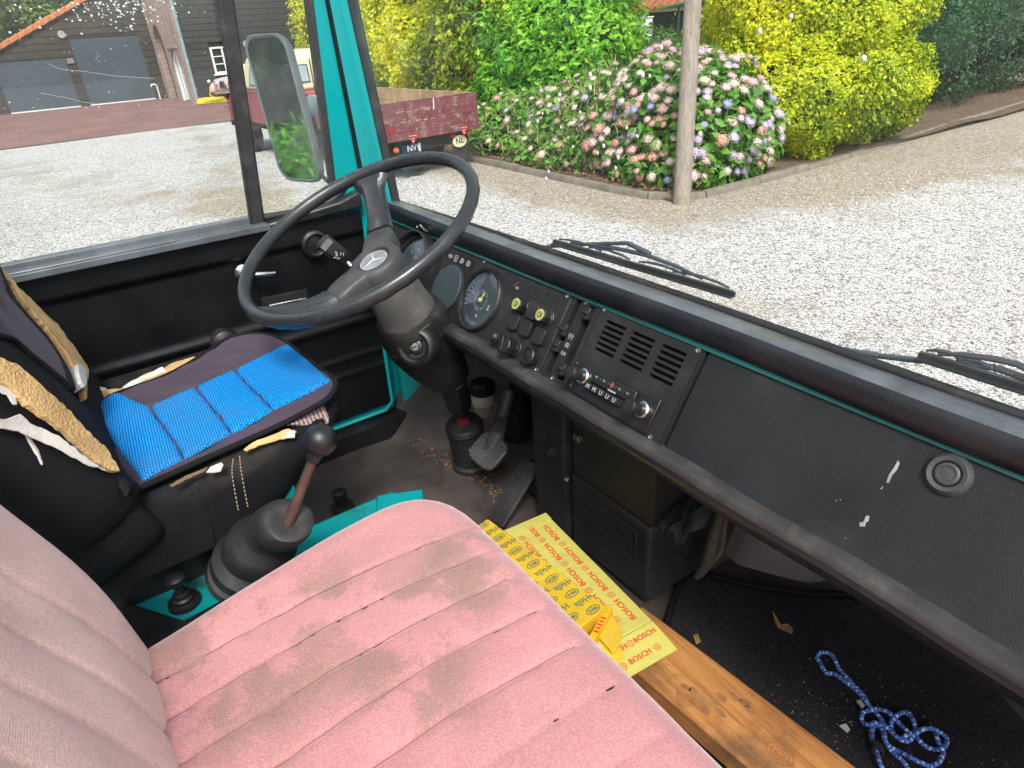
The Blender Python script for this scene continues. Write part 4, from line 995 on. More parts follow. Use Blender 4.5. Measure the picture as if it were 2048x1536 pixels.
# ---- passenger bench, pink
bench = thing('passenger_seat', (-0.4, 0.1, FLOOR), "faded pink velour passenger seat with stained ribbed cushion and backrest filling the foreground", "seat")
SEAMS = [-0.682, -0.622, -0.558, -0.490, -0.420, -0.350, -0.280, -0.21, -0.14]
def warpx(x, y):                                     # seams bow a little
    return x + 0.012 * np.sin((y + .1) * 6.5)
def h_bench(x, y):
    h = 0.004 * np.sin(3 * x + 2 * y) + 0.0035 * np.sin(9 * y + 4 * x)
    xs = warpx(x, y)
    for s in SEAMS: h = h + (groove(xs, s, 0.0030, 0.0048) + groove(xs, s, 0.018, 0.0020)) * (1 if s < -.40 else .38)
    for k_, s in enumerate(SEAMS): h = h + 0.0007 * np.sin(y * 105 + 7 * k_ + 3 * np.sin(17 * y)) * np.exp(-((xs - s) / .014) ** 2)
    h = h + 0.0016 * np.sin(23 * x + 31 * y) * np.sin(17 * y - 9 * x)
    return h
outl = round_poly([(-0.748, -0.20), (-0.858, 0.385), (0.30, 0.372), (0.30, -0.20)], [0.04, 0.155, 0.1, .04], 8)
FB = lambda u, v, w: (u, v, 1.256 + w + 0.012 * math.exp(-((v - .15) / .2) ** 2) - 0.02 * max(0, (v - .2)) )
mb = pad(outl, h_bench, 0.055, 0.15, FB, 0.0050)
cush = build('cushion', mb, M['pink'], bench, 60, loc=None)
soil = [(az(x, y, 1.26), r, a) for x, y, r, a in ((900, 1090, .05, .30), (960, 1080, .05, .25), (880, 1160, .05, .35), (850, 1230, .045, .3), (960, 1180, .045, .28), (790, 1290, .06, .3), (720, 1180, .05, .18), (830, 1370, .06, .28), (640, 1230, .04, .15), (560, 1400, .07, .2), (760, 1060, .05, .12), (450, 1300, .08, .12), (900, 1450, .05, .15), (1010, 1150, .04, .18), (430, 1330, .10, .13), (380, 1470, .10, .14), (560, 1200, .08, .10))]
vv_ = [sum(a * math.exp(-((p[0] - c[0]) ** 2 + (p[1] - c[1]) ** 2) / (r * r)) for c, r, a in soil) for p in mb.v]
_at = cush.data.attributes.new('soil', 'FLOAT', 'POINT'); _at.data.foreach_set('value', np.array(vv_, np.float32))
# thin thread all along each seam, with dark broken stitches
mb = MB()
for s in SEAMS[:5]:
    pts = []
    for yy in np.linspace(-0.12, 0.335, 60):
        x = s - 0.012 * math.sin((yy + .1) * 6.5); pts.append(np.array(FB(x, yy, max(float(h_bench(np.array(x + q), np.array(yy))) for q in (-.0026, .0026)))) + [0, 0, .0001])
    mb.tube(pts, .0008, 4)
build('seam_thread', mb, mat('dusky seam thread', (.24, .12, .115), .9), cush, 0)
mb = MB()
for s in SEAMS[:7]:
    y = -0.10
    while y < 0.33:
        L = rnd.uniform(.003, .016)
        if rnd.random() < 0.30:
            pts = []
            for yy in (y, y + L / 2, y + L):
                x = s
                for _ in range(3): x = s - 0.012 * math.sin((yy + .1) * 6.5)
                hz = float(h_bench(np.array(x), np.array(yy))); pts.append(np.array(FB(x, yy, hz)) + [0, 0, .0014])
            mb.tube(pts, [.0006, rnd.uniform(.0006, .0013), .0004], 5)
        y += L + rnd.uniform(.002, .022)
build('broken_stitch', mb, M['pit'], cush, 0, kind='stuff')
# backrest: pad in a leaning plane, lower edge tucked behind the cushion
BA = R_(19); BU = np.array([0, -math.sin(BA), math.cos(BA)]); BN = np.array([0, math.cos(BA), math.sin(BA)])
B0 = np.array([0, -0.082, 1.26])
def h_back(u, v):
    h = 0.010 * np.exp(-((v - .10) / .10) ** 2) + 0.003 * np.sin(7 * v + 3 * u)
    us = u + 0.03 * (v - .12) * 0
    for s in (-0.690, -0.606, -0.533, -0.456, -0.38, -0.30, -0.22): h = h + groove(us, s, 0.0035, 0.0045) + groove(us, s, 0.018, 0.0018)
    return h + 0.0018 * np.sin(29 * u + 9 * v) * np.sin(21 * v)
outl2 = smooth_poly([(-0.60, -0.28), (-0.70, -0.12), (-0.785, -0.03), (-0.835, 0.06), (-0.862, 0.20), (-0.86, 0.40), (-0.72, 0.55), (-0.4, 0.60), (0.28, 0.58), (0.3, 0.1), (0.25, -0.28)], 5)
FBk = lambda u, v, w: B0 + X_ * u + BU * v + BN * w
bk = build('backrest', pad(outl2, h_back, 0.06, 0.13, FBk, 0.006), M['pinkback'], bench, 60)
mb = MB()
for s in (-0.690, -0.606, -0.533, -0.456):
    v = 0.02
    while v < 0.5:
        L = rnd.uniform(.003, .009)
        if rnd.random() < .4:
            pts = [np.array(FBk(s, q, float(h_back(np.array(s), np.array(q))))) + BN * .0004 for q in (v, v + L / 2, v + L)]; mb.tube(pts, [.0005, rnd.uniform(.0008, .0018), .0005], 5)
        v += L + rnd.uniform(.004, .03)
build('broken_stitch', mb, M['pit'], bk, 0, kind='stuff')
mb = MB(); mb.box(-0.80, 0.2, -0.25, 0.30, 1.02, 1.12); build('seat_base', mb, M['black'], bench, 30, 0.01)

# ---- driver's seat: worn black seat
ds = thing('driver_seat', (-1.25, 0.1, FLOOR), "worn black driver's seat with torn edges showing tan foam behind the steering wheel", "seat")
DZ = 1.312
o1 = round_poly([(-1.50, -0.12), (-1.515, 0.26), (-1.44, 0.345), (-1.12, 0.345), (-0.995, 0.24), (-0.985, -0.12)], [.03, .08, .08, .08, .08, .03], 6)
mb = pad(o1, lambda u, v: 0.004 * np.sin(8 * u + 5 * v), 0.03, 0.135, lambda u, v, w: (u + 0.02 * max(0, -w - .03), v - (1.0 if v > .05 else .1) * max(0, -w - .03), DZ + w), 0.01)
dc = build('cushion', mb, M['black cloth'], ds, 60)
LB = R_(21); LU = np.array([0, -math.sin(LB), math.cos(LB)]); LN = np.array([0, math.cos(LB), math.sin(LB)]); L0 = np.array([0, -0.045, 1.33])
o2 = smooth_poly([(-1.48, -0.08), (-1.515, 0.05), (-1.52, 0.30), (-1.49, 0.55), (-1.25, 0.62), (-1.01, 0.55), (-0.975, 0.30), (-0.97, 0.05), (-0.985, -0.10), (-1.25, -0.12)], 5)
FL = lambda u, v, w: L0 + X_ * u + LU * v + LN * w
db = build('backrest', pad(o2, lambda u, v: 0.012 * np.cos((u + 1.25) * 9) * 0 + 0.003 * np.sin(12 * v), 0.028, 0.15, FL, 0.011), M['black cloth'], ds, 60)
# bulging side bolster of the backrest, black cloth with a seam
bol = []
for (x, y, zx) in (): pass
def side_ring(cx_, r, k): return None
rings = []
for f in np.linspace(0, 1, 12):
    c = np.array([-0.985, -0.085 - 0.16 * f, 1.275 + 0.34 * f]); a_, b_ = 0.035 + .012 * math.sin(math.pi * f), 0.075 - .015 * f
    if f == 0: a_, b_ = .012, .03
    rings.append([c + X_ * a_ * math.cos(t) + LN * b_ * math.sin(t) for t in np.linspace(0, 2 * math.pi, 21)[:-1]])
build('side_bolster', MB().loft(rings), M['black cloth'], ds, 60)
# twin stitched seams on the cushion side facing the gap
def on_side(px, py, off=0.004):
    p = ax(px, py, -0.985); return ax(px, py, -0.985 + off)
for pts in ([(466, 918), (464, 945), (470, 985), (477, 1022)], [(479, 912), (482, 940), (489, 980), (496, 1015)]):
    mb = MB(); P_ = spline([on_side(*p) for p in pts], 10)
    for a, b in zip(P_[::2], P_[1::2]): mb.bar(a, b, .0015, .0012)
    build('stitching', mb, mat('tan thread', (0.42, 0.33, 0.2), .8), ds, 0)
# torn foam and lining
def torn(name, pts, plane, m, th=0.006, jit=1.5, parent=ds, out=0.0, curl=0.0):
    P2 = []
    n = len(pts)
    for i in range(n):
        (x0, y0), (x1, y1) = pts[i], pts[(i + 1) % n]; k = max(1, int(math.hypot(x1 - x0, y1 - y0) / 9))
        for j in range(k): P2.append((x0 + (x1 - x0) * j / k + rnd.uniform(-jit, jit), y0 + (y1 - y0) * j / k + rnd.uniform(-jit, jit)))
    w = [plane(*p) for p in P2]; c = sum(w) / len(w); nn = sum((np.cross(w[i], w[(i + 1) % len(w)]) for i in range(len(w))), np.zeros(3)); nn = nrm(np.cross(w[len(w) // 3] - w[0], w[2 * len(w) // 3] - w[0]))
    if np.dot(nn, CAM - c) < 0: nn = -nn
    mb = MB(); mb.prism([p + nrm(CAM - p) * out for p in w], nn * th); return build(name, mb, m, parent, 30, 0.0012, 2)
Q = lambda *L: [(x / 2.844, 500 + y / 2.844) for x, y in L]
side = lambda x, y: ax(x, y, -0.958)
torn('torn_foam', Q((-200, 520), (-90, 600), (60, 660), (160, 740), (260, 830), (350, 910), (440, 1010), (520, 1090), (580, 1140), (655, 1272), (600, 1262), (520, 1215), (430, 1125), (340, 1040), (230, 960), (120, 890), (40, 800), (-90, 720), (-200, 640)), lambda x, y: ap(x, y, (-0.985, -0.05, 1.345), nrm([.55, .8, .3])), M['foam'], 0.010, 1.6, out=0.022)
PLn = nrm([.75, .6, .3])
torn('torn_lining', Q((-120, 600), (-50, 680), (10, 690), (50, 740), (80, 800), (95, 880), (75, 885), (40, 830), (-20, 800), (-120, 740)), lambda x, y: ap(x, y, (-0.975, -0.05, 1.345), PLn), M['lining'], 0.003, 2.0, out=0.034)
torn('torn_lining', Q((-200, 880), (-60, 950), (40, 965), (110, 935), (170, 985), (260, 1030), (330, 1060), (420, 1125), (500, 1190), (610, 1258), (500, 1228), (400, 1178), (300, 1120), (200, 1085), (100, 1035), (20, 1015), (-60, 1010), (-200, 950)), lambda x, y: ap(x, y, (-0.975, -0.05, 1.345), PLn), M['lining'], 0.003, 2.0, out=0.030)
mb = MB(); P_ = spline([ap(x / 2.844, 500 + y / 2.844, (-0.955, -0.05, 1.345), nrm([.85, .5, .3])) for x, y in ((85, 975), (125, 1020), (160, 1080), (205, 1150), (240, 1222))], 6); mb.tube(P_, [0.0035] * (len(P_) - 6) + [.0028, .0025, .002, .002, .0015, .001], 6); build('hanging_thread', mb, M['lining'], ds, 50)
back = lambda x, y: ap(x, y, L0 + LN * 0.004, LN)
torn('torn_foam', Q((-40, 110), (10, 150), (70, 230), (140, 290), (230, 385), (300, 445), (360, 530), (420, 610), (475, 700), (462, 780), (458, 870), (440, 830), (410, 740), (350, 620), (280, 520), (180, 400), (90, 300), (40, 210), (-40, 160)), back, M['foam'], 0.012, 1.4)
torn('torn_lining', Q((378, 690), (410, 688), (437, 720), (435, 800), (420, 815), (395, 790), (385, 740)), back, M['lining'], 0.020, 1.2)
top = lambda x, y: az(x, y, DZ + 0.004)
torn('torn_foam', Q((462, 830), (480, 800), (545, 785), (620, 800), (690, 795), (745, 765), (830, 715), (935, 675), (1010, 640), (1110, 615), (1100, 650), (1000, 690), (900, 730), (780, 790), (690, 820), (650, 845), (560, 880), (500, 870)), top, M['foam'], 0.004, 1.3)
torn('torn_lining', Q((475, 815), (540, 790), (610, 800), (560, 830), (520, 870), (490, 850)), top, M['lining'], 0.007, 1.2)
torn('torn_lining', Q((700, 790), (780, 745), (860, 710), (930, 675), (950, 700), (870, 730), (790, 770), (720, 805)), top, M['lining'], 0.006, 1.0)
edge = lambda x, y: ap(x, y, (-0.985, 0.1, DZ - 0.008), nrm([.6, .1, .8]))
torn('torn_foam', Q((1380, 1140), (1440, 1095), (1530, 1060), (1640, 1020), (1690, 1040), (1650, 1070), (1560, 1090), (1470, 1115), (1400, 1150)), edge, M['foam'], 0.004, 1.2, out=.006)
torn('torn_lining', Q((1630, 1040), (1680, 1030), (1675, 1070), (1630, 1075)), edge, M['lining'], 0.004, 1.0, out=.009)
torn('torn_lining', Q((1170, 1270), (1200, 1235), (1260, 1212), (1272, 1225), (1255, 1265), (1190, 1272)), edge, M['lining'], 0.004, .8, out=.008)
torn('torn_foam', Q((960, 1340), (1080, 1275), (1190, 1235), (1160, 1265), (1060, 1310), (980, 1352)), edge, mat('grimy foam', (0.16, 0.11, 0.05), .95, .3, 20), 0.003, 1.0, out=.004)
torn('tartan_lining', Q((1615, 1000), (1690, 960), (1780, 905), (1835, 895), (1862, 965), (1855, 1000), (1780, 1010), (1690, 1005)), lambda x, y: ap(x, y, (-1.06, 0.285, DZ - .02), nrm([.55, .35, .6])), M['tartan'], 0.008, .8)
# base box and hinge brackets
mb = MB(); mb.prism([(-1.02, -0.18, 1.0), (-1.03, 0.12, 1.0), (-1.04, 0.15, 1.22), (-1.04, -0.18, 1.22)], (-0.40, 0, 0)); build('seat_base', mb, M['black'], ds, 30, 0.01)
mb = MB(); c = ax(570, 985, -1.03); mb.obox(c, Y_, Z_, X_, .035, .03, .01); build('base_bracket', mb, M['teal'], ds, 30, 0.002)
for (x, y) in ((495, 1025), (260, 1140)):
    mb = MB(); c = ax(x, y, -1.045); mb.obox(c, Y_, Z_, X_, .055, .018, .012); build('base_bracket', mb, M['rust'], ds, 30, 0.002)

# ---- blue seat cover lying on the driver's seat
cov = thing('seat_cover', (-1.25, 0.15, DZ), "bright blue mesh and grey purple cover with black binding lying on the driver's seat", "seat cover")
CZ = DZ + 0.012
cp = lambda x, y, dz=0.0: az(x / 2.844, 500 + y / 2.844, CZ + dz)
def drape(x, y):
    return 0.006 * math.sin(9 * x + 4 * y) * math.sin(7 * y + 2)
co_px = [(562, 898), (640, 838), (780, 788), (900, 745), (1000, 698), (1090, 645), (1180, 588), (1250, 535), (1340, 496), (1440, 480), (1530, 482), (1610, 510), (1680, 560), (1750, 620), (1820, 680), (1890, 735), (1912, 770), (1895, 830), (1840, 882), (1740, 935), (1640, 985), (1490, 1050), (1330, 1118), (1150, 1195), (960, 1280), (800, 1352), (745, 1382), (700, 1320), (650, 1230), (590, 1110), (545, 1010), (538, 940)]
co2 = smooth_poly([cp(*p)[:2] for p in co_px], 4)
rim = [np.array([p[0], p[1], CZ + 0.002 + drape(p[0], p[1])]) for p in co2]
def sheet(poly, z0, R, step=0.008, hf=None):
    return pad(poly, hf or (lambda u, v: 0 * u), R, 0.008, lambda u, v, w: (u, v, z0 + w + drape(u, v)), step, 0.012)
def h_purple(u, v): return 0.0022 * np.sin(60 * u + 25 * v) * np.sin(14 * v + 9 * u) + 0.0015 * np.sin(95 * u - 40 * v)
build('cloth_panel', sheet(co2, CZ + 0.004, 0.005, 0.006, h_purple), M['purple'], cov, 60)
mb = MB(); mb.tube(rim, 0.0052, 8, closed=True); build('binding', mb, M['trim cloth'], cov, 60)
blues = [[(566, 930), (590, 880), (640, 850), (690, 838), (780, 890), (862, 926), (900, 985), (960, 1060), (1010, 1130), (1048, 1202), (940, 1255), (815, 1325), (745, 1240), (680, 1160), (620, 1080), (580, 1000)],
         [(870, 922), (950, 885), (1040, 838), (1118, 808), (1180, 880), (1250, 965), (1318, 1058), (1240, 1100), (1150, 1150), (1056, 1200), (1015, 1125), (960, 1050), (905, 975)],
         [(1126, 804), (1200, 765), (1270, 730), (1338, 698), (1400, 770), (1480, 850), (1556, 928), (1480, 975), (1400, 1020), (1326, 1056), (1255, 960), (1185, 875)],
         [(1346, 694), (1430, 650), (1520, 600), (1640, 538), (1700, 590), (1790, 672), (1885, 768), (1800, 815), (1690, 865), (1564, 926), (1485, 845), (1405, 765)]]
for k, pl in enumerate(blues):
    p2 = [cp(*p)[:2] for p in pl]
    build('mesh_panel', sheet(p2, CZ + 0.0115, 0.007, 0.006), M['bluemesh'], cov, 60)
# cover's back part leaning against the backrest
bkp = lambda x, y, o=0.0: ap(x / 2.844, 500 + y / 2.844, L0 + LN * (0.010 + o), LN)
def uvL(p): d = p - L0; return (d[0], np.dot(d, LU))
pb = smooth_poly([uvL(bkp(*p)) for p in ((-60, 60), (0, 165), (60, 290), (150, 400), (240, 500), (320, 620), (370, 710), (398, 800), (350, 760), (250, 680), (150, 600), (60, 520), (-60, 440))], 3)
build('cloth_panel', pad(pb, lambda u, v: 0.002 * np.sin(50 * u + 20 * v), 0.006, 0.01, lambda u, v, w: FL(u, v, w + 0.016), 0.007, 0.012), M['purple'], cov, 60)
mb = MB(); mb.tube([FL(p[0], p[1], 0.014) for p in pb], 0.005, 8, closed=True); build('binding', mb, M['trim cloth'], cov, 60)
pk_ = [(-60, 440), (60, 520), (150, 600), (250, 680), (350, 760), (400, 815), (470, 880), (540, 960), (580, 1050), (650, 1180), (740, 1300), (810, 1340), (740, 1385), (690, 1300), (640, 1240), (560, 1120), (430, 990), (300, 880), (180, 770), (60, 660), (-60, 590)]
pb2 = [uvL(bkp(*p)) for p in pk_]
build('border_panel', pad(pb2, lambda u, v: 0 * u, 0.005, 0.01, lambda u, v, w: FL(u, v, w + 0.012), 0.007, 0.012), M['trim cloth'], cov, 60)

# ================================================================== FLOOR MAT, PLANK, BOXES, ROPE
def zmat(x, y): return FLOOR + 0.014 + 0.003 * math.sin(9 * x + 5 * y)
mpl = [az(x, y, FLOOR + .014)[:2] for x, y in ((1366, 1132), (1430, 1150), (1498, 1169), (1580, 1183), (1709, 1208), (1850, 1240))]
mpl = round_poly([np.array(mpl[0])] + [np.array(p) for p in mpl[1:]] + [np.array([0.3, 1.25]), np.array([0.30, 0.40]), np.array([-0.42, 0.42]), az(1290, 1400, FLOOR + .014)[:2], az(1332, 1247, FLOOR + .014)[:2]], [.05, .05, .05, .05, .05, .05, .03, .03, .05, .05, .05], 4)
floor_mat = build('floor_mat', pad(mpl, lambda u, v: 0.002 * np.sin(25 * u + 13 * v), 0.006, 0.012, lambda u, v, w: (u, v, zmat(u, v) + w + 0.9 * max(0, v - 1.02) ** 1.3), 0.011, 0.012), M['carpet'], smooth=60)
tag(floor_mat, "black carpet mat sprinkled with crumbs on the passenger side floor", "floor mat")
mb = MB(); mb.tube([(p[0], p[1], zmat(*p) + .001 + 0.9 * max(0, p[1] - 1.02) ** 1.3) for p in mpl], 0.006, 6, closed=True); build('bound_edge', mb, M['trim cloth'], floor_mat, 60)
# plank
pz = 0.872
pe = [az(1353, 1262, pz), az(1709, 1532, pz), az(1287, 1356, pz), az(1490, 1528, pz)]
pd = nrm((pe[1] - pe[0]) + (pe[3] - pe[2])); pn = np.array([-pd[1], pd[0], 0]); w0 = np.dot(pe[0] - pe[2], pn); cpl = (pe[0] + pe[2]) / 2
plank = MB(); plank.obox(cpl + pd * 0.55 - Z_ * .0225, pd, pn, Z_, 1.30, abs(w0), 0.045)
plank = build('wooden_plank', plank, M['wood'], smooth=30, bevel=0.004, loc=tuple(cpl)); tag(plank, "thick orange-brown pine plank with dark boot marks lying on the black carpet mat", "plank")
mb = MB()
for (x, y) in ((1388, 1382), (1372, 1375), (1395, 1398), (1360, 1392), (1410, 1420), (1430, 1400), (1445, 1395), (1470, 1395), (1490, 1405), (1440, 1425), (1500, 1420)):
    p = az(x, y, pz + .0004); a0 = rnd.uniform(0, 6); poly = [p + np.array([.011 * math.cos(t + a0) * rnd.uniform(.7, 1.2), .007 * math.sin(t + a0) * rnd.uniform(.6, 1.2), 0]) for t in np.linspace(0, 2 * math.pi, 9)[:-1]]
    mb.prism(poly, Z_ * .0003)
build('boot_mark', mb, mat('dirty boot mark', (0.27, 0.125, 0.045), .8, .3, 30), plank, 0)
mb = MB(); p = az(1560, 1508, pz + .0004)
for r in (.006, .011, .016): vs_, fs_ = ring2d(p, pd, pn, r * 1.4, r, .0013, 20); mb.add(vs_, fs_)
build('wood_knot', mb, mat('knot', (0.20, 0.08, 0.03), .6), plank, 0)

# yellow cartons with printed wording
def carton(name, A, B, C_, th, m, label, mm=0.002):
    """A far-left, B far-right, C_ near-right top corners"""
    A, B, C_ = map(np.asarray, (A, B, C_)); r = nrm(B - A); Ln = np.linalg.norm(B - A); bk_ = C_ - B; n = nrm(np.cross(bk_, r)); 
    if n[2] < 0: n = -n
    d = nrm(np.cross(r, n));
    if np.dot(d, bk_) < 0: d = -d
    Wd = np.dot(bk_, d); Dp = A - n * th
    t = thing(name, Dp, label, 'cardboard box')
    return t, A, r, d, n, Ln, Wd
zB = 0.962
t, A, r, d, n, Ln, Wd = carton('cardboard_box', az(1092, 1026, zB), az(1304, 1240, zB), az(1231, 1331, zB), 0.085, M['bosch'], "lemon yellow carton with red printed lettering and one open end flap, lying on the plank")
mb = MB(); mb.obox(A + r * Ln / 2 + d * Wd / 2 - n * .0425, r, d, n, Ln, Wd, .085); build('box_body', mb, M['bosch'], t, 30, 0.002)
fl = nrm(r - n * 0.12); mb = MB(); mb.obox(A + r * (Ln + .002) + fl * .033 + d * Wd * .5 + n * 0.0, fl, d, nrm(np.cross(fl, d)), .064, Wd * .98, .002); build('end_flap', mb, M['bosch'], t, 30)
mb = MB(); mb.obox(A + r * .012 + d * Wd * .5 + n * .0012, r, d, n, .022, Wd * .98, .0018); build('tuck_flap', mb, M['bosch'], t, 30)
# print: words read from the far side, so they stand upside down here
def emblem(mb, o, r_, u_, s):
    vs_, fs_ = ring2d(o, r_, u_, s, s, s * .17, 18); mb.add(vs_, fs_)
    for q in (-.38, .38): mb.obox(o + r_ * s * q, u_, r_, np.cross(r_, u_), s * 1.2, s * .16, .00008)
    mb.obox(o, r_, u_, np.cross(r_, u_), s * .76, s * .16, .00008)
mb = MB()
o0 = A + n * 0.0004
def Bp(a, b): return o0 + r * a + d * b
for row, (b, sh) in enumerate(((0.024, 0.060), (0.052, 0.028), (0.083, 0.0), (0.108, .03))):
    k = -1
    while True:
        a = sh + k * 0.082; k += 1
        if a > Ln - 0.015: break
        if a > 0.026: put_text(mb, 'BOSCH', Bp(a, b), -r, d, 0.0165, 1.0, bold=.0006)
        e = a + 0.041
        if 0.03 < e < Ln - .012: emblem(mb, Bp(e, b), -r, d, .0072)
print_red = build('printed_lettering', mb, M['inkred'], t, 0)
mb = MB(); f0 = A + r * (Ln + .002) + nrm(np.cross(fl, d)) * (.0016 if nrm(np.cross(fl, d))[2] > 0 else -.0016)
for (a, b) in ((.017, .032), (.017, .094), (.045, .064)): put_text(mb, 'BOSCH', f0 + fl * a + d * b, -d, -fl, 0.0140, 1.0, bold=.0005)
for (a, b) in ((.017, .063), (.045, .028), (.045, .100)): emblem(mb, f0 + fl * a + d * b, -d, -fl, .0065)
build('flap_lettering', mb, M['inkred'], t, 0)
mb = MB(); mb.prism([f0 + fl * a + d * b + n * .0002 for a, b in ((.0, .085), (.03, .085), (.045, .118), (.0, .118))], n * .0002); build('tape_patch', mb, M['hella'], t, 0)
# Second carton
zH = 0.998
t, A, r, d, n, Ln, Wd = carton('cardboard_box', az(976, 1037, zH), az(1213, 1213, zH), az(1150, 1318, zH), 0.035, M['hella'], "deep yellow carton printed in green, nearest the pink seat, overlapping the lemon yellow one")
A = A - d * 0.0; mb = MB(); mb.obox(A + r * Ln / 2 + d * Wd / 2 - n * .0175, r, d, n, Ln, Wd, .035); build('box_body', mb, M['hella'], t, 30, 0.002)
mb = MB(); o0 = A + n * .0004
stepx = 0.0515
for row in range(4):
    for k in range(-1, 14):
        a = 0.010 + k * stepx / 1.0 * 0.5 + (0.0 if row % 2 == 0 else 0.013); b = 0.022 + row * 0.040
        if not (0.008 < a < Ln - .006) or b > Wd - .004: continue
        c_ = o0 + r * a + d * b
        if (k + row) % 2 == 0:
            vs_, fs_ = ring2d(c_, r, d, .0085, .0155, .0013, 22); mb.add(vs_, fs_)
            vs_, fs_ = ring2d(c_, r, d, .0066, .0130, .0007, 18); mb.add(vs_, fs_)
            put_text(mb, 'HELLA', c_, d, r, .0085, .75, bold=.0005)
        else:
            put_text(mb, 'Hella', c_, d, r, .0195, .80, bold=.0003)
for k in range(12):
    a = 0.012 + k * stepx * .5
    if k % 2 and a < Ln: put_text(mb, 'a', o0 + r * a + d * .003, d, r, .010, bold=.0008)
build('printed_lettering', mb, M['inkgreen'], t, 0)
# small orange carton showing at its end
zO = 0.985
q = [az(x, y, zO) for x, y in ((1214, 1208), (1226, 1217), (1186, 1284), (1168, 1290))]
oc = thing('cardboard_box', q[0] - Z_ * .02, "small orange and yellow carton end wedged beside the two larger yellow cartons", 'cardboard box')
mb = MB(); mb.prism(q, -Z_ * .022); build('box_body', mb, M['orange'], oc, 30, .001)
q2 = [az(x, y, zO - .014) for x, y in ((1196, 1272), (1222, 1228), (1246, 1262), (1236, 1292), (1224, 1304))]
mb = MB(); mb.prism(q2, -Z_ * .005); build('loose_flap', mb, M['hella'], oc, 30, .001)
mb = MB(); rr0 = nrm(q[3] - q[0]); c_ = (q[1] + q[2]) / 2
for k in range(5): mb.obox(q[0] * .5 + q[1] * .5 + rr0 * (.030 + .008 * k) + Z_ * .0004, rr0, np.cross(Z_, rr0), Z_, .004, .010 - .002 * (k % 2), .0002)
build('printed_bars', mb, M['inkred'], oc, 0)

# rope
Zr5 = lambda x, y: (1600 + x / 6.0, 1280 + y / 6.0)
path = [(1000, 1560), (960, 1480), (930, 1380), (915, 1290), (870, 1220), (860, 1100), (900, 1030), (960, 1000), (1060, 1060), (1130, 1140), (1210, 1180), (1300, 1130), (1400, 1100), (1470, 1070), (1580, 1060), (1680, 1110), (1760, 1180), (1750, 1260), (1690, 1310), (1600, 1310), (1500, 1270), (1420, 1190), (1390, 1130), (1380, 1040), (1360, 960), (1310, 900),
        (1240, 870), (1170, 900), (1110, 960), (1095, 1050), (1120, 1120), (1200, 1190), (1290, 1215), (1345, 1180), (1400, 1110), (1520, 1060), (1620, 1090), (1640, 1160), (1680, 1260), (1720, 1330), (1700, 1410), (1650, 1480), (1560, 1510), (1450, 1470), (1330, 1410), (1200, 1340), (1080, 1280), (1020, 1200), (1010, 1120), (960, 1040), (900, 990), (830, 1020), (760, 990), (740, 930), (760, 870), (850, 840), (950, 830), (1060, 870), (1150, 960), (1220, 1030), (1280, 1090)]
path2 = [(1010, 1010), (960, 930), (900, 860), (840, 800), (800, 740), (740, 670), (660, 590), (560, 510), (470, 445), (400, 400), (330, 400), (280, 350), (240, 270), (205, 210), (240, 155), (310, 150), (370, 170), (410, 220), (440, 290), (470, 350), (520, 400), (590, 480), (660, 560), (740, 640), (800, 730), (835, 810), (850, 850)]
path3 = [(1000, 1140), (1030, 1230), (1080, 1310), (1150, 1380), (1210, 1430), (1270, 1500), (1300, 1570)]
path4 = [(1250, 860), (1310, 880), (1350, 950), (1380, 1040)]
rope = thing('rope', az(1800, 1420, zmat(-.3, .9)), "tangled blue and white braided cord with a long end loop on the black carpet mat", "rope")
def rope_run(pts, lift):
    P3 = []
    m = len(pts)
    for i, p in enumerate(pts):
        b = az(*Zr5(*p), FLOOR + .02); h = FLOOR + 0.021 + lift[0] + lift[1] * (0.5 + 0.5 * math.sin(i * 1.9)); P3.append(az(*Zr5(*p), h))
    S_ = spline(P3, 9); mb = MB(); mb.tube(S_, [0.0035 * (1 + .12 * math.sin(k * 1.7)) for k in range(len(S_))], 8); return mb, len(S_)
for pts, lf in ((path, (.002, .010)), (path2, (0, .003)), (path3, (.0, .004)), (path4, (.0, .002))):
    mb, ns = rope_run(pts, lf); o = build('cord', mb, M['rope'], rope, 60)
    at = o.data.attributes.new('tint', 'FLOAT', 'POINT'); nv = len(o.data.vertices)
    at.data.foreach_set('value', np.array([(0.30 + 0.6 * (((i // 8) % 5) < 2) * (0.6 + 0.4 * math.cos((i % 8) * .785 + (i // 8) * .5)) + .25 * math.sin((i % 8) * 1.57 + (i // 8) * 1.1)) for i in range(nv)], dtype=np.float32))
mb = MB()
for k in range(4): 
    c_ = az(*Zr5(918 + 3 * k, 1265 + 22 * k), FLOOR + .032); mb.tube([c_ + np.array([.0085 * math.cos(t) * .9, .003 * math.cos(t) , .0085 * math.sin(t)]) for t in np.linspace(0, 2 * math.pi, 15)[:-1]], .0022, 6, closed=True)
build('cord_whipping', mb, M['rubber'], rope, 60)

# crumbs and leaf litter
def crumbs(name, pts, zf, m, label, cat, smin, smax, flat=.4):
    mb = MB()
    for (x, y) in pts:
        p = az(x, y, FLOOR); p = az(x, y, zf(p[0], p[1])); s = rnd.uniform(smin, smax); a = rnd.uniform(0, 6.3); e1_ = np.array([math.cos(a), math.sin(a), rnd.uniform(-.3, .3)]); e2_ = np.array([-math.sin(a), math.cos(a), rnd.uniform(-.3, .3)])
        k = rnd.randint(3, 6); poly = [p + e1_ * s * math.cos(t) * rnd.uniform(.6, 1.3) + e2_ * s * flat * math.sin(t) * rnd.uniform(.5, 1.2) + Z_ * .0005 for t in np.linspace(0, 2 * math.pi, k + 1)[:-1]]
        if len(poly) >= 3: mb.prism(poly, Z_ * s * .15)
    o = build(name, mb, m, smooth=0, loc=(0, 0, 0)); o['kind'] = 'stuff'; o['label'] = label; o['category'] = cat; return o
pts = []
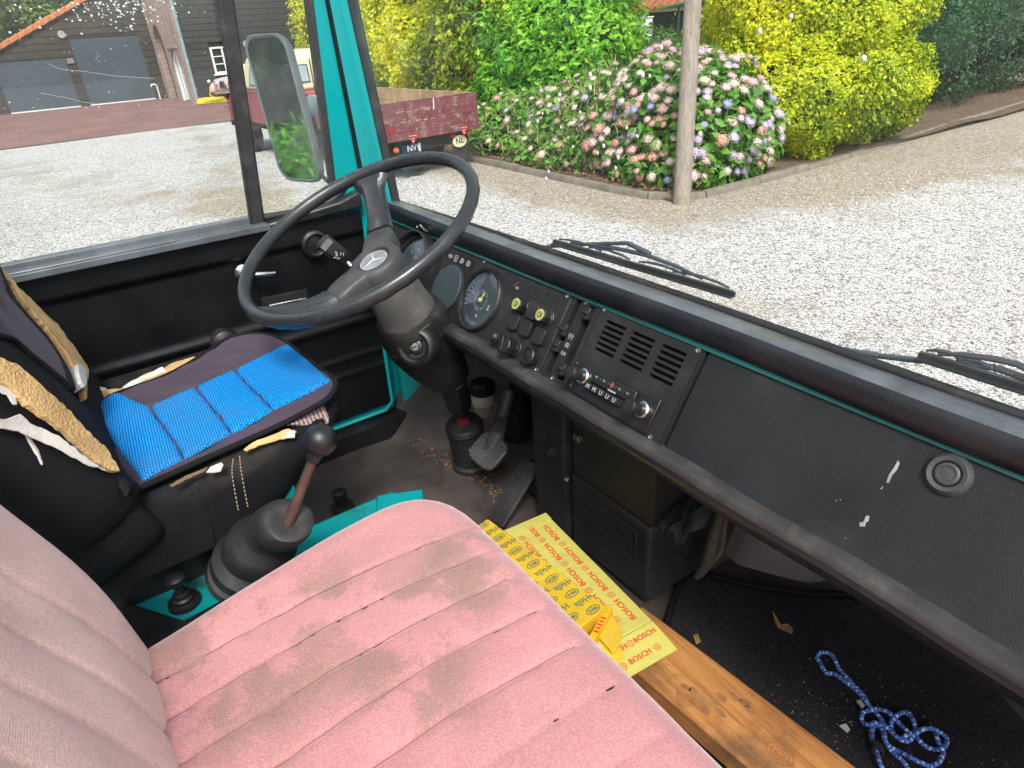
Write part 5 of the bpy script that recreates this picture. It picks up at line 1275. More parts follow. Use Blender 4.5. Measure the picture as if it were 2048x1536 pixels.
for k in range(230):
    t_ = rnd.random(); pts.append((828 + 180 * t_ + rnd.gauss(0, 9), 875 + 120 * t_ + rnd.gauss(0, 9) + 10 * math.sin(t_ * 7)))
crumbs('leaf_litter', pts, lambda x, y: floor_z(x, y) + .002, M['leafbit'], "dry leaf bits and stalks scattered on the driver's footwell floor", 'leaf litter', .0015, .006)
pts = [(rnd.uniform(1360, 2040), rnd.uniform(1200, 1536)) for _ in range(170)] + [(rnd.gauss(1700, 90), rnd.gauss(1440, 45)) for _ in range(110)]
pts = [p for p in pts if az(*p, FLOOR)[1] < 1.0 and p[1] > 1190 + (p[0] - 1360) * .3]
crumbs('crumbs', pts, lambda x, y: zmat(x, y) + .006, mat('pale crumbs', (0.26, 0.23, 0.18), .9, .5, 60), "pale crumbs and fibres scattered over the black carpet mat", 'crumbs', .0006, .0022, .6)
for lab, pl in (("curled brown dead leaf on the black carpet mat", [(1545, 1222), (1553, 1235), (1562, 1250), (1575, 1248), (1586, 1258), (1584, 1268), (1570, 1262), (1556, 1256), (1548, 1240)]), ("small square brown scrap on the mat beside the plank", [(1386, 1271), (1396, 1268), (1402, 1284), (1392, 1289)]), ("pale grit flake on the mat beside the blue cord", [(1713, 1403), (1720, 1400), (1730, 1412), (1724, 1418)]), ("grey scrap of cloth on the mat left of the blue cord", [(1678, 1452), (1692, 1448), (1700, 1460), (1695, 1466)])):
    mb = MB(); P_ = []
    for (x, y) in pl: b = az(x, y, FLOOR + .018); P_.append(az(x, y, zmat(b[0], b[1]) + .007 + rnd.uniform(0, .004)))
    mb.prism(P_, Z_ * .0015); o = build('dead_leaf' if 'leaf' in lab else 'scrap', mb, M['leafbit'] if 'brown' in lab else M['lining'], smooth=0, loc=tuple(P_[0])); tag(o, lab, 'dead leaf' if 'leaf' in lab else 'scrap')
# ================================================================== MIRROR AND WIPERS
mc = ax(566, 220, -1.95)
mn = nrm([0.40, -0.905, 0.10]); mr = nrm(np.cross(Z_, mn)); 
if mr[0] < 0: mr = -mr
mu = nrm(np.cross(mn, mr)); 
if mu[2] < 0: mu = -mu
mu = nrm(mu - mr * 0.21); 
mir = thing('wing_mirror', mc, "tall rounded truck wing mirror with spotty glass reflecting green leaves outside the driver's window", "mirror")
def rrect(c, w, h, rad, off, n=8):
    out = []
    for cx_, cy_, a0 in ((w / 2 - rad, h / 2 - rad, 0), (-w / 2 + rad, h / 2 - rad, 90), (-w / 2 + rad, -h / 2 + rad, 180), (w / 2 - rad, -h / 2 + rad, 270)):
        for k in range(n + 1):
            a = R_(a0 + 90 * k / n); out.append(c + mr * (cx_ + rad * math.cos(a)) + mu * (cy_ + rad * math.sin(a)) + mn * off)
    return out
MW, MH = 0.165, 0.378
build('shell', MB().loft([rrect(mc, MW * .8, MH * .9, .04, -.028), rrect(mc, MW * .97, MH * .985, .045, -.020), rrect(mc, MW, MH, .045, -.012), rrect(mc, MW, MH, .045, .002), rrect(mc, MW - .008, MH - .008, .042, .005), rrect(mc, MW - .020, MH - .020, .037, .002)]), M['mirrorshell'], mir, 50)
mb = MB(); mb.add(rrect(mc, MW - .019, MH - .019, .037, .0028), [tuple(range(36))]); build('mirror_glass', mb, M['mirror'], mir, 0)
jc = mc + mr * .10 - mn * .05
mb = MB(); q = ax(612, 214, -1.93); q2 = ax(628, 212, -1.90); dq = nrm(q2 - q); mb.lathe(q - dq * .03, dq, [(.018, 0), (.024, .01), (.026, .035), (.023, .037), (.023, .041), (.026, .043), (.025, .060), (.015, .066), (.0005, .067)], 22); build('clamp_joint', mb, M['bluegrey'], mir, 40)
mb = MB(); mb.tube([mc - mn * .04 - mu * .02, q - dq * .01], .012, 8)
b0_ = ax(640, 292, -1.92); b1_ = ax(668, 310, -1.76)
mb.tube([ax(608, 190, -1.93), ax(628, 250, -1.94), b0_, ax(655, 303, -1.84), b1_], .009, 8); mb.tube([ax(640, 345, -1.93), ax(650, 358, -1.88), ax(662, 368, -1.80), ax(672, 376, -1.75)], .006, 8); build('bracket', mb, M['black'], mir, 50)

M['bow'] = mat('faded wiper metal', (.055, .065, .08), .4, .2, 20)
def wiper(label, blade0, blade1, arm, hump):
    yb = lambda x, y, o=0.016: ay(x, y, ws(*[ay(x, y, .775)[0], ay(x, y, .775)[2]])[1] + o)
    p0, p1 = yb(*blade0), yb(*blade1); t = thing('windscreen_wiper', yb(*arm[0]), label, 'wiper')
    dr = nrm(p1 - p0); Ln = np.linalg.norm(p1 - p0); n = nrm(np.cross(dr, [0, .1, 1])); n = n if n[1] > 0 else -n; u = nrm(np.cross(n, dr)); u = u if u[2] > 0 else -u
    mb = MB(); mb.obox((p0 + p1) / 2 - u * .001, dr, u, n, Ln, .007, .005); mb.obox((p0 + p1) / 2 - u * .0045 - n * .004, dr, u, n, Ln * .995, .003, .012); build('rubber_blade', mb, M['rubber'], t, 30, .0008)
    mb = MB(); mb.obox((p0 + p1) / 2 + u * .0037, dr, u, n, Ln * .985, .0014, .0052); build('steel_strip', mb, M['steel'], t, 0)
    P = lambda f, h, o=.008: p0 + dr * Ln * f + u * h + n * o
    mb = MB(); mb.tube([P(.10, .004), P(.25, .012), P(.42, .017), P(.56, .019), P(.72, .014), P(.84, .006)], [.0022, .0032, .0038, .0038, .0032, .0022], 6); build('main_bow', mb, M['bow'], t, 40)
    for a, b in ((.02, .30), (.52, .76), (.70, .96), (.22, .47)):
        mb = MB(); mb.tube([P(a, .004), P(a * .8 + b * .2, .0075), P((a + b) / 2, .0095), P(a * .2 + b * .8, .0075), P(b, .004)], [.0015, .0022, .0024, .0022, .0015], 6); build('claw_bow', mb, M['bow'], t, 40)
    mb = MB(); A = [yb(*q, .028) for q in arm]; 
    for a, b in zip(A[:-1], A[1:]): mb.bar(a, b, .006, .010, Y_)
    build('wiper_arm', mb, M['bow'], t, 30, .002)
    return t
wiper("nearer-centre windscreen wiper parked above the gauges and radio", (1107, 482), (1470, 588), [(1030, 505), (1065, 495), (1180, 488), (1255, 486), (1300, 508)], 0)
wiper("right-hand windscreen wiper running off the right edge of the picture", (1838, 708), (2180, 815), [(1600, 700), (1660, 695), (1760, 712), (1850, 722), (1990, 735), (2060, 760)], 0)

# ================================================================== GROUND
def tall_tint(me_obj, arr, dom='POINT'):
    at = me_obj.data.attributes.new('tint', 'FLOAT', dom); at.data.foreach_set('value', np.asarray(arr, np.float32))
def mat_gravel():
    m, t, b, o = nodes('white gravel'); co = objco(t)
    v = N(t, 'ShaderNodeTexVoronoi'); v.inputs['Scale'].default_value = 58; t.links.new(co, v.inputs['Vector'])
    v2 = N(t, 'ShaderNodeTexVoronoi'); v2.inputs['Scale'].default_value = 30; t.links.new(co, v2.inputs['Vector'])
    sp = N(t, 'ShaderNodeSeparateColor'); t.links.new(v.outputs['Color'], sp.inputs[0])
    stone = ramp(t, sp.outputs[0], [(0.0, (0.24, 0.21, 0.185)), (0.12, (0.48, 0.44, 0.405)), (0.4, (0.72, 0.69, 0.665)), (1.0, (0.90, 0.88, 0.865))])
    sp2 = N(t, 'ShaderNodeSeparateColor'); t.links.new(v2.outputs['Color'], sp2.inputs[0])
    stone = mix(t, ramp(t, sp2.outputs[1], [(0.82, 0.0), (0.92, 0.6)]), stone, (0.30, 0.26, 0.22))
    gap = ramp(t, v.outputs['Distance'], [(0.40, 1.0), (0.70, 0.42)]); stone = mix(t, 0.75, stone, gap, 'MULTIPLY')
    # worn brown litter near the planting bed and along the drive
    se = N(t, 'ShaderNodeSeparateXYZ'); t.links.new(co, se.inputs[0])
    at = N(t, 'ShaderNodeAttribute'); at.attribute_name = 'tint'
    nn = noise(t, co, 1.3, 6, 0.65)
    ad = N(t, 'ShaderNodeMath', operation='ADD'); t.links.new(at.outputs['Fac'], ad.inputs[0]); sc = N(t, 'ShaderNodeMath', operation='MULTIPLY_ADD'); t.links.new(nn, sc.inputs[0]); sc.inputs[1].default_value = 1.1; sc.inputs[2].default_value = -0.55; t.links.new(sc.outputs[0], ad.inputs[1])
    brown = ramp(t, sp.outputs[1], [(0.0, (0.16, 0.12, 0.08)), (0.45, (0.34, 0.265, 0.18)), (1.0, (0.62, 0.54, 0.43))])
    col = mix(t, ramp(t, ad.outputs[0], [(0.3, 0.0), (0.62, 0.82)]), stone, brown)
    col = mix(t, 0.5, col, ramp(t, noise(t, co, 0.5, 5), [(0.3, 0.80), (0.65, 1.0)]), 'MULTIPLY')
    t.links.new(col, b.inputs['Base Color']); b.inputs['Roughness'].default_value = 0.95; b.inputs['Specular IOR Level'].default_value = 0.2
    iv = N(t, 'ShaderNodeMath', operation='SUBTRACT'); iv.inputs[0].default_value = 1; t.links.new(v.outputs['Distance'], iv.inputs[1]); bump(t, b, iv.outputs[0], 0.02, 0.9)
    return m
M['gravel'] = mat_gravel()
M['pave'] = mat('far ground', (0.16, 0.15, 0.12), .95, .3, .5)
KY, KX = 5.72, -5.20                                  # kerb lines of the bed, meeting in a corner
def kerb_dist(x, y):                                  # distance outside the bed
    dx = x - KX; dy = KY - y
    if dx <= 0 and dy <= 0: return 0.0
    return math.hypot(max(dx, 0), max(dy, 0))
gx = np.concatenate([np.linspace(-60, -22, 14), np.linspace(-20.9, 3, 160), np.linspace(5, 60, 12)]); gy = np.concatenate([np.linspace(-40, -6, 12), np.linspace(-5, 20, 160), np.linspace(22, 60, 12)])
P = [[(x, y, 0.012 * math.sin(.9 * x + .5 * y) * math.sin(.7 * y - .3 * x)) for y in gy] for x in gx]
gr = build('gravel_yard', MB().grid(P), M['gravel'], smooth=60, loc=(0, 0, 0), fixn=False); struct(gr)
tint = []
for x in gx:
    for y in gy:
        d = kerb_dist(x, y); w = max(0, 1 - d / (1.45 if y < KY + .5 else 1.9 + .28 * min(6, y - KY))) ; tr = 0.32 * math.exp(-((y - 0.30 * x - 4.6) / 1.0) ** 2) + .30 * math.exp(-((y + .12 * x - 1.2) / .7) ** 2) + (.12 if x < -2.5 else 0)
        tint.append(min(1, w * 1.05 + tr))
tall_tint(gr, tint)
o = MB(); o.grid([[(x, y, -0.03) for y in np.linspace(-280, 280, 8)] for x in np.linspace(-300, 280, 8)]); struct(build('ground', o, M['pave'], smooth=0, loc=(0, 0, 0)))
# loose stones on top of the gravel close to the van
mb = MB(); 
oct_ = [(1, 0, 0), (-1, 0, 0), (0, 1, 0), (0, -1, 0), (0, 0, 1)]
n_st = 15000
sx_ = rng.uniform(-9.5, 3, n_st); sy_ = rng.uniform(1.4, 9, n_st)
V, Fc, Tn = [], [], []
for x, y in zip(sx_, sy_):
    if kerb_dist(x, y) <= 0.12: continue
    s = rnd.uniform(.006, .016); a = rnd.uniform(0, 6.3); ca, sa = math.cos(a), math.sin(a); b0 = len(V)
    for (p, q, r_) in oct_:
        u_, v_ = p * s * rnd.uniform(.7, 1.5), q * s * rnd.uniform(.6, 1.0); V.append((x + u_ * ca - v_ * sa, y + u_ * sa + v_ * ca, .004 + r_ * s * .55 + .012 * math.sin(.9 * x + .5 * y) * math.sin(.7 * y - .3 * x)))
    Fc += [(b0, b0 + 2, b0 + 4), (b0 + 2, b0 + 1, b0 + 4), (b0 + 1, b0 + 3, b0 + 4), (b0 + 3, b0, b0 + 4)]; Tn += [rnd.random() * (0.62 if kerb_dist(x, y) < 1.1 else 1)] * 5
mb.v = V; mb.f = Fc
def mat_stone():
    m, t, b, o = nodes('loose pebbles'); at = N(t, 'ShaderNodeAttribute'); at.attribute_name = 'tint'
    t.links.new(ramp(t, at.outputs['Fac'], [(0, (0.16, 0.12, 0.09)), (.4, (.50, .45, .39)), (1, (.85, .84, .82))]), b.inputs['Base Color']); b.inputs['Roughness'].default_value = .9; return m
st = build('loose_gravel', mb, mat_stone(), smooth=0, loc=(0, 0, 0), fixn=False); st['kind'] = 'stuff'; st['label'] = "pale loose gravel stones lying on the yard in front of the van"; st['category'] = 'gravel'; tall_tint(st, Tn)
# red brick paving in front of the barn
def mat_brick(name, c1, c2, mort, bw, rh, ms, vscale=1.0, rough=.9):
    m, t, b, o = nodes(name); co = objco(t); br = N(t, 'ShaderNodeTexBrick'); br.inputs['Scale'].default_value = 1; br.inputs['Brick Width'].default_value = bw; br.inputs['Row Height'].default_value = rh; br.inputs['Mortar Size'].default_value = ms
    br.inputs['Color1'].default_value = rgb(c1); br.inputs['Color2'].default_value = rgb(c2); br.inputs['Mortar'].default_value = rgb(mort)
    return m, t, b, co, br
m, t, b, co, br = mat_brick('red clinker paving', (.20, .082, .075), (.28, .135, .12), (.13, .08, .075), .21, .07, .008)
t.links.new(co, br.inputs[0]); t.links.new(mix(t, .8, br.outputs[0], ramp(t, noise(t, co, .8, 6), [(.3, .6), (.7, 1.15)]), 'MULTIPLY'), b.inputs['Base Color']); b.inputs['Roughness'].default_value = .9; M['paving'] = m
mb = MB(); mb.grid([[(x, y, .004 + .016) for y in np.linspace(-12, 12, 6)] for x in np.linspace(-36, -20.8, 6)]); struct(build('brick_paving', mb, M['paving'], smooth=0, loc=(0, 0, 0)))

# planting bed: soil, concrete edging stones
M['soil'] = mat('soil with dead leaves', (.13, .085, .055), .95, .5, 14, (.30, .21, .13), .7, 22, 60, .02)
P = [[(x, y, .045 + .03 * math.sin(2.1 * x + y) * math.sin(1.7 * y)) for y in np.linspace(KY + .02, 19, 40)] for x in np.linspace(-26, KX - .02, 60)]
struct(build('planting_bed', MB().grid(P), M['soil'], smooth=60, loc=(0, 0, 0)))
M['concrete'] = mat('weathered concrete edging', (.19, .165, .125), .9, .25, 7, (.12, .11, .07), .6, 9, 120, .003)
kerb = bpy.data.objects.new('kerb_edging', None); COL.objects.link(kerb); kerb.location = (KX, KY, 0); struct(kerb)
def kerb_stone(p0, p1):
    mb = MB(); d = np.array([*(np.array(p1) - p0), 0]); n = np.array([-d[1], d[0], 0]) / np.linalg.norm(d); a = np.array([*p0, 0.]); h = (.085 if p0[1] < 7.5 else .06) + rnd.uniform(-.008, .008); a = a + d * .006
    rings = [[c + n * x + Z_ * z for x, z in ((-.055, -.05), (-.055, h - .03), (-.035, h - .004), (-.01, h), (.03, h - .004), (.05, h - .03), (.05, -.05))] for c in (a, a + d * .4 + n * rnd.uniform(-.006, .006), a + d * .988)]
    build('kerb_stone', mb.loft(rings), M['concrete'], kerb, 40)
cor = np.array([KX, KY])
x = -14.0
L_ = [(-14.2, 5.76), (-13.2, 5.75), (-12.2, 5.74), (-11.2, 5.73), (-10.2, 5.72), (-9.2, 5.71), (-8.2, 5.71), (-7.2, 5.70), (-6.25, 5.69), (-5.62, 5.72), (-5.30, 5.86), (-5.20, 6.15), (-5.20, 7.1), (-5.22, 8.1), (-5.25, 9.1), (-5.3, 10.1), (-5.36, 11.1), (-5.42, 12.1), (-5.5, 13.1), (-5.55, 14.1), (-5.6, 15.1), (-5.7, 16.1), (-5.8, 17.1), (-6.0, 18.1)]
for p, q in zip(L_[:-1], L_[1:]): kerb_stone(np.array(p), np.array(q))
# lawn behind
M['lawn'] = mat('dry lawn', (.20, .19, .075), .95, .35, 3, (.30, .24, .11), .6, 1.0, 80, .01)
mb = MB(); mb.grid([[(x, y, .03 + .012 * math.sin(x)) for y in np.linspace(10.5, 28, 12)] for x in np.linspace(-40, -9.5, 14)]); struct(build('lawn', mb, M['lawn'], smooth=60, loc=(0, 0, 0)))

# wooden post
pb_ = az(1364, 399, .05); pt_ = ap(1386, 0, pb_, nrm(CAM - pb_))
dz = (pt_ - pb_) / (pt_[2] - pb_[2])
M['post'] = mat('weathered grey post', (.27, .225, .185), .85, .25, 6, (.13, .095, .07), .6, 5, 60, .003, stretch=(6, 6, .5))
mb = MB(); mb.tube([pb_ - dz * .3, pb_ + dz * .8, pb_ + dz * 2.2, pb_ + dz * 4.2], [.098, .094, .088, .080], 20)
post = build('wooden_post', mb, M['post'], smooth=60, loc=tuple(pb_)); tag(post, "tall weathered wooden post standing in the corner of the hydrangea bed", 'post')
pb2_ = ay(585, 95, 10.5); pb2_[2] = 0
dt = ay(560, 0, 10.5) - ay(582, 90, 10.5); base = ay(582, 90, 10.5); k = dt / dt[2]
mb = MB(); mb.tube([base - k * base[2], base + k * 4], [.17, .14], 14); po2 = build('wooden_post', mb, M['post'], smooth=60, loc=tuple(base - k * base[2])); tag(po2, "grey pole rising behind the wing mirror near the barn", 'post')

# ================================================================== LEAVES
def leaf_mat(name, stops, rough=.5, trans=.35):
    m, t, b, o = nodes(name); at = N(t, 'ShaderNodeAttribute'); at.attribute_name = 'tint'
    col = ramp(t, at.outputs['Fac'], stops); t.links.new(col, b.inputs['Base Color']); b.inputs['Roughness'].default_value = rough; b.inputs['Specular IOR Level'].default_value = .35
    tr = N(t, 'ShaderNodeBsdfTranslucent'); t.links.new(mix(t, 1, col, (1.0, 1.0, .6), 'MULTIPLY'), tr.inputs[0]); ms = N(t, 'ShaderNodeMixShader'); ms.inputs[0].default_value = trans
    t.links.new(b.outputs[0], ms.inputs[1]); t.links.new(tr.outputs[0], ms.inputs[2]); t.links.new(ms.outputs[0], o.inputs[0]); return m
def leaves(name, parent, pts, nrmls, size, aspect, m, tint, fold=.25, size_var=.35, kind='stuff', jitter=.6, droop=0.0, flatup=0.0):
    """folded four-point leaves: pts (n,3), outward normals (n,3)"""
    n = len(pts); nr = nrmls + rng.normal(0, jitter, (n, 3)); nr[:, 2] += flatup; nr /= np.linalg.norm(nr, axis=1)[:, None]
    h = rng.normal(0, 1, (n, 3)); h += nrmls * .8; h[:, 2] -= droop
    d = h - nr * np.sum(h * nr, 1)[:, None]; d /= np.linalg.norm(d, axis=1)[:, None] + 1e-9
    s = np.cross(nr, d); L = size * (1 + size_var * rng.uniform(-1, 1, n))[:, None]
    Wd = L * aspect
    p0 = pts; p2 = pts + d * L; mid = pts + d * L * .5
    p1 = mid + s * Wd * .5 + nr * Wd * fold; p3 = mid - s * Wd * .5 + nr * Wd * fold
    V = np.stack([p0, p1, p2, p3], 1).reshape(-1, 3); off = rloc(parent) if parent is not None else np.zeros(3); V = V - off
    me = bpy.data.meshes.new(name); me.vertices.add(4 * n); me.vertices.foreach_set('co', V.astype(np.float32).ravel())
    idx = np.arange(n) * 4; tri = np.stack([idx, idx + 1, idx + 2, idx, idx + 2, idx + 3], 1).ravel()
    me.loops.add(6 * n); me.loops.foreach_set('vertex_index', tri.astype(np.int32)); me.polygons.add(2 * n); me.polygons.foreach_set('loop_start', np.arange(0, 6 * n, 3, dtype=np.int32)); me.polygons.foreach_set('loop_total', np.full(2 * n, 3, np.int32)); me.update(); me.validate()
    me.materials.append(m); o = bpy.data.objects.new(name, me); COL.objects.link(o)
    if parent is not None: o.parent = parent
    at = me.attributes.new('tint', 'FLOAT', 'POINT'); at.data.foreach_set('value', np.repeat(np.clip(tint, 0, 1), 4).astype(np.float32))
    if kind: o['kind'] = kind
    return o
def blob_pts(ells, n, inner=.72, lump=.12, zmin=.04, seed=0):
    """points in the outer shell of a union of ellipsoids, with lumpy outline"""
    r = np.random.default_rng(seed); c = np.array([e[0] for e in ells], float); R = np.array([e[1] for e in ells], float)
    area = np.array([(e[0] * e[1] + e[0] * e[2] + e[1] * e[2]) for e in R]); which = r.choice(len(ells), size=int(n * 1.7), p=area / area.sum())
    d = r.normal(0, 1, (len(which), 3)); d /= np.linalg.norm(d, axis=1)[:, None]
    ph = np.array([[3.1, 1.7], [5.3, 2.9], [4.1, 6.2]])
    lp = 1 + lump * (np.sin(d[:, 0] * 5 + which * 1.3) * np.sin(d[:, 1] * 6 + 2) + .7 * np.sin(d[:, 2] * 9 + which) * np.sin(d[:, 0] * 8)) 
    f = (inner + (1 - inner) * r.random(len(which)) ** .5) * lp; p = c[which] + d * R[which] * f[:, None]; nr = d / R[which]; nr /= np.linalg.norm(nr, axis=1)[:, None]
    keep = p[:, 2] > zmin
    for i in range(len(ells)):
        q = (p - c[i]) / R[i]; keep &= ~((np.sum(q * q, 1) < (inner * .93) ** 2) & (which != i))
    p, nr = p[keep][:n], nr[keep][:n]; return p, nr
def clump(p, scale, seed=0):
    r = np.random.default_rng(seed); k = r.normal(0, 1, (6, 3)) * scale; ph = r.uniform(0, 6.3, 6)
    v = sum(np.sin(p @ k[i] + ph[i]) for i in range(6)) / 6; return v
M['wood bark'] = mat('grey brown stems', (.10, .075, .05), .9, .4, 20)
def stems(parent, base, n, spread, h, r=.015, name='stem'):
    for k in range(n):
        a = rnd.uniform(0, 6.3); q = rnd.uniform(.2, 1); b = np.array(base) + [math.cos(a) * spread[0] * .25 * q, math.sin(a) * spread[1] * .25 * q, 0]
        t_ = np.array(base) + [math.cos(a) * spread[0] * q * .9, math.sin(a) * spread[1] * q * .9, h * rnd.uniform(.75, 1)]
        mb = MB(); mb.tube([b, b * .55 + t_ * .45 + [rnd.uniform(-.1, .1), rnd.uniform(-.1, .1), .1], t_], [r, r * .7, r * .3], 5, caps=False); build(name, mb, M['wood bark'], parent, 60)
YEL = [(0, (.05, .11, .010)), (.25, (.22, .36, .018)), (.5, (.60, .66, .03)), (1, (.92, .88, .05))]
GRN = [(0, (.014, .07, .008)), (.4, (.06, .27, .018)), (.75, (.17, .50, .03)), (1, (.36, .68, .06))]
DRK = [(0, (.008, .030, .014)), (.5, (.024, .085, .038)), (1, (.07, .18, .08))]
BLU = [(0, (.04, .085, .065)), (.5, (.09, .17, .13)), (1, (.17, .27, .20))]
TRE = [(0, (.03, .075, .016)), (.5, (.10, .21, .04)), (1, (.26, .40, .09))]
HYD = [(0, (.02, .085, .014)), (.5, (.09, .27, .03)), (1, (.26, .46, .08))]
for k_, s_, tr_ in (('yel', YEL, .45), ('grn', GRN, .4), ('drk', DRK, .2), ('blu', BLU, .2), ('tre', TRE, .3), ('hyd', HYD, .3)): M[k_] = leaf_mat('leaf ' + k_, s_, .45 if k_ in ('grn', 'hyd') else .55, tr_)
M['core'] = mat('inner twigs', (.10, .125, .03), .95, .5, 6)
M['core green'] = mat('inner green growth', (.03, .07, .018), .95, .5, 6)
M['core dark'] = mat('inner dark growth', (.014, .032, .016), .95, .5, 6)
def bush(name, ells, n, size, aspect, mk, label, cat, group=None, tint0=.5, tspread=.25, tlight=.12, inner=.72, lump=.12, seed=1, jitter=.6, flatup=.2, nst=5, tscale=3.0, fold=.25, droop=0.0, size_var=.5, zmin=.04, zgrad=0.0):
    c = np.mean([e[0] for e in ells], 0); t = thing(name, (c[0], c[1], .03), label, cat, group)
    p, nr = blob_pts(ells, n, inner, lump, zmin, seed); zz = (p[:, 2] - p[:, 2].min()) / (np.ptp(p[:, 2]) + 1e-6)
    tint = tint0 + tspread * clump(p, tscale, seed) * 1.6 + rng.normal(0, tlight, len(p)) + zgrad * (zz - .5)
    leaves('foliage', t, p, nr, size, aspect, M[mk], tint, fold, size_var, 'stuff', jitter, droop, flatup)
    # stray shoots poking out of the outline
    ns = max(20, n // 450); pick = rng.integers(0, len(p), ns); sp_, sn_ = [], []
    for i in pick:
        d = nr[i] * .6 + np.array([rng.normal(0, .35), rng.normal(0, .35), .75]); d /= np.linalg.norm(d); L = rng.uniform(1.5, 5.5) * size
        for q in np.linspace(0, 1, 9): sp_.append(p[i] + d * L * q + rng.normal(0, size * .12, 3)); sn_.append(nr[i] * .5 + d * .5)
    sp_, sn_ = np.array(sp_), np.array(sn_); leaves('stray_shoots', t, sp_, sn_, size * .95, aspect, M[mk], tint0 + .18 + rng.normal(0, .12, len(sp_)), fold, size_var, 'stuff', .7, droop, flatup)
    # inner leaves and twigs so that no light passes right through
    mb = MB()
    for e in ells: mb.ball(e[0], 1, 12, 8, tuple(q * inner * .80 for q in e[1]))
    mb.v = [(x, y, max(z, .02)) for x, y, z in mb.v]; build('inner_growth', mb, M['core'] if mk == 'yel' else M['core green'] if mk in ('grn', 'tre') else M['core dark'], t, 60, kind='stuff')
    stems(t, (c[0], c[1], .03), nst, (ells[0][1][0] * .7, ells[0][1][1] * .7), ells[0][0][2] + ells[0][1][2] * .5)
    return t

# golden privet on the right
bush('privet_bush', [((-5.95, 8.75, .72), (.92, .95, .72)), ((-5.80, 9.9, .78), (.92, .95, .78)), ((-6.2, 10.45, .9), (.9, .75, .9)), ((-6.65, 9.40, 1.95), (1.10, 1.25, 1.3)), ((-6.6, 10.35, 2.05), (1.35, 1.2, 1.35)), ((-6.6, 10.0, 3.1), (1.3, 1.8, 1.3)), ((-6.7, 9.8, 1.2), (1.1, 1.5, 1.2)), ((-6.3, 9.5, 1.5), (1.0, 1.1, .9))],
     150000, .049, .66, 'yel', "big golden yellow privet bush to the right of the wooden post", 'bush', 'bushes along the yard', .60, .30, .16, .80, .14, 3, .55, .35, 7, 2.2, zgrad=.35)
# golden bush behind the truck
bush('privet_bush', [((-15.0, 8.6, 1.2), (2.3, 1.3, 1.4)), ((-12.6, 8.4, 1.6), (1.9, 1.2, 1.9)), ((-17.2, 9.0, 1.9), (2.0, 1.3, 2.0)), ((-13.8, 9.0, 3.2), (2.6, 1.4, 1.5))],
     85000, .10, .62, 'yel', "loose golden yellow bush behind the red tailboard of the truck", 'bush', 'bushes along the yard', .58, .50, .18, .76, .24, 5, .6, .35, 6, 1.0, zgrad=.1)
bush('privet_bush', [((-24.3, 9.2, 1.9), (1.4, 1.0, 1.9)), ((-24.6, 9.4, 3.4), (1.3, 1.0, 1.4))], 9000, .10, .5, 'yel', "pale yellow bush seen between the wing mirror and the teal pillar", 'bush', 'bushes along the yard', .66, .25, .15, .75, .15, 6)
# laurel
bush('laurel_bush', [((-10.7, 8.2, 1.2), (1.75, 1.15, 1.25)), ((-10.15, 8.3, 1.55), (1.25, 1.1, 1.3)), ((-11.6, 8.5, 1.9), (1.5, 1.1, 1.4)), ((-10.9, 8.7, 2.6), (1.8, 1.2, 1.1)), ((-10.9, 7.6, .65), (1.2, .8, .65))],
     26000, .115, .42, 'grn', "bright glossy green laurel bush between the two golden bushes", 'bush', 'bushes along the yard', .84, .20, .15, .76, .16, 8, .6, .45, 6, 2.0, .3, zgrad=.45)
# dark evergreen right edge, blue-green conifer above it
bush('evergreen_shrub', [((-6.95, 14.2, .95), (1.1, 1.5, 1.05)), ((-7.0, 15.9, 1.4), (1.2, 1.8, 1.5)), ((-7.4, 13.6, 1.4), (1.1, 1.1, 1.1)), ((-7.0, 17.5, 1.5), (1.3, 1.6, 1.6))], 26000, .070, .38, 'drk', "dark green evergreen shrub at the right edge beyond the golden privet", 'bush', 'bushes along the yard', .62, .25, .16, .76, .12, 9, .6, .2, 5)
bush('conifer', [((-9.6, 16.5, 2.6), (1.6, 1.6, 2.4)), ((-9.4, 15.0, 3.0), (1.3, 1.2, 1.6))], 14000, .10, .22, 'blu', "blue-green conifer behind the dark evergreen shrub at the top right", 'tree', None, .5, .25, .15, .75, .18, 12, .5, 0)
bush('evergreen_shrub', [((-8.5, 21, 2.6), (3.0, 2.4, 2.8)), ((-4.5, 25, 2.5), (3, 2.5, 2.8))], 16000, .11, .4, 'drk', "tall dark hedge at the far top right corner", 'bush', 'bushes along the yard', .35, .2, .14, .8, .1, 14)

# ---- hydrangeas
def flower_mesh(seed, m):
    r = random.Random(seed); mb = MB(); n = 46; g = math.pi * (3 - 5 ** .5)
    for k in range(n):
        z = 1 - 1.55 * (k + .5) / n; q = math.sqrt(max(0, 1 - z * z)); a = g * k; d = nrm([q * math.cos(a), q * math.sin(a), z * .8 + r.uniform(-.1, .1)]); c = d * r.uniform(.70, 1.10); u, v = perp(d); s = r.uniform(.17, .30); tw = r.uniform(0, 1.5)
        for b in range(2):
            e1_ = math.cos(tw + b * 1.57) * u + math.sin(tw + b * 1.57) * v; e2_ = np.cross(d, e1_)
            mb.add([c + e1_ * s + d * .05, c + e2_ * s * .42, c - e1_ * s + d * .05, c - e2_ * s * .42], [(0, 1, 2, 3)])
    mb.ball((0, 0, 0), .78, 7, 5, (1, 1, .85))
    me = bpy.data.meshes.new('flower_head'); me.from_pydata(mb.v, [], mb.f); me.materials.append(m); return me
def fm(name, c): 
    m = mat(name, c, .8, .30, 2.2); t = m.node_tree; b = t.nodes['Principled BSDF']; b.inputs['Subsurface Weight'].default_value = 0.0; return m
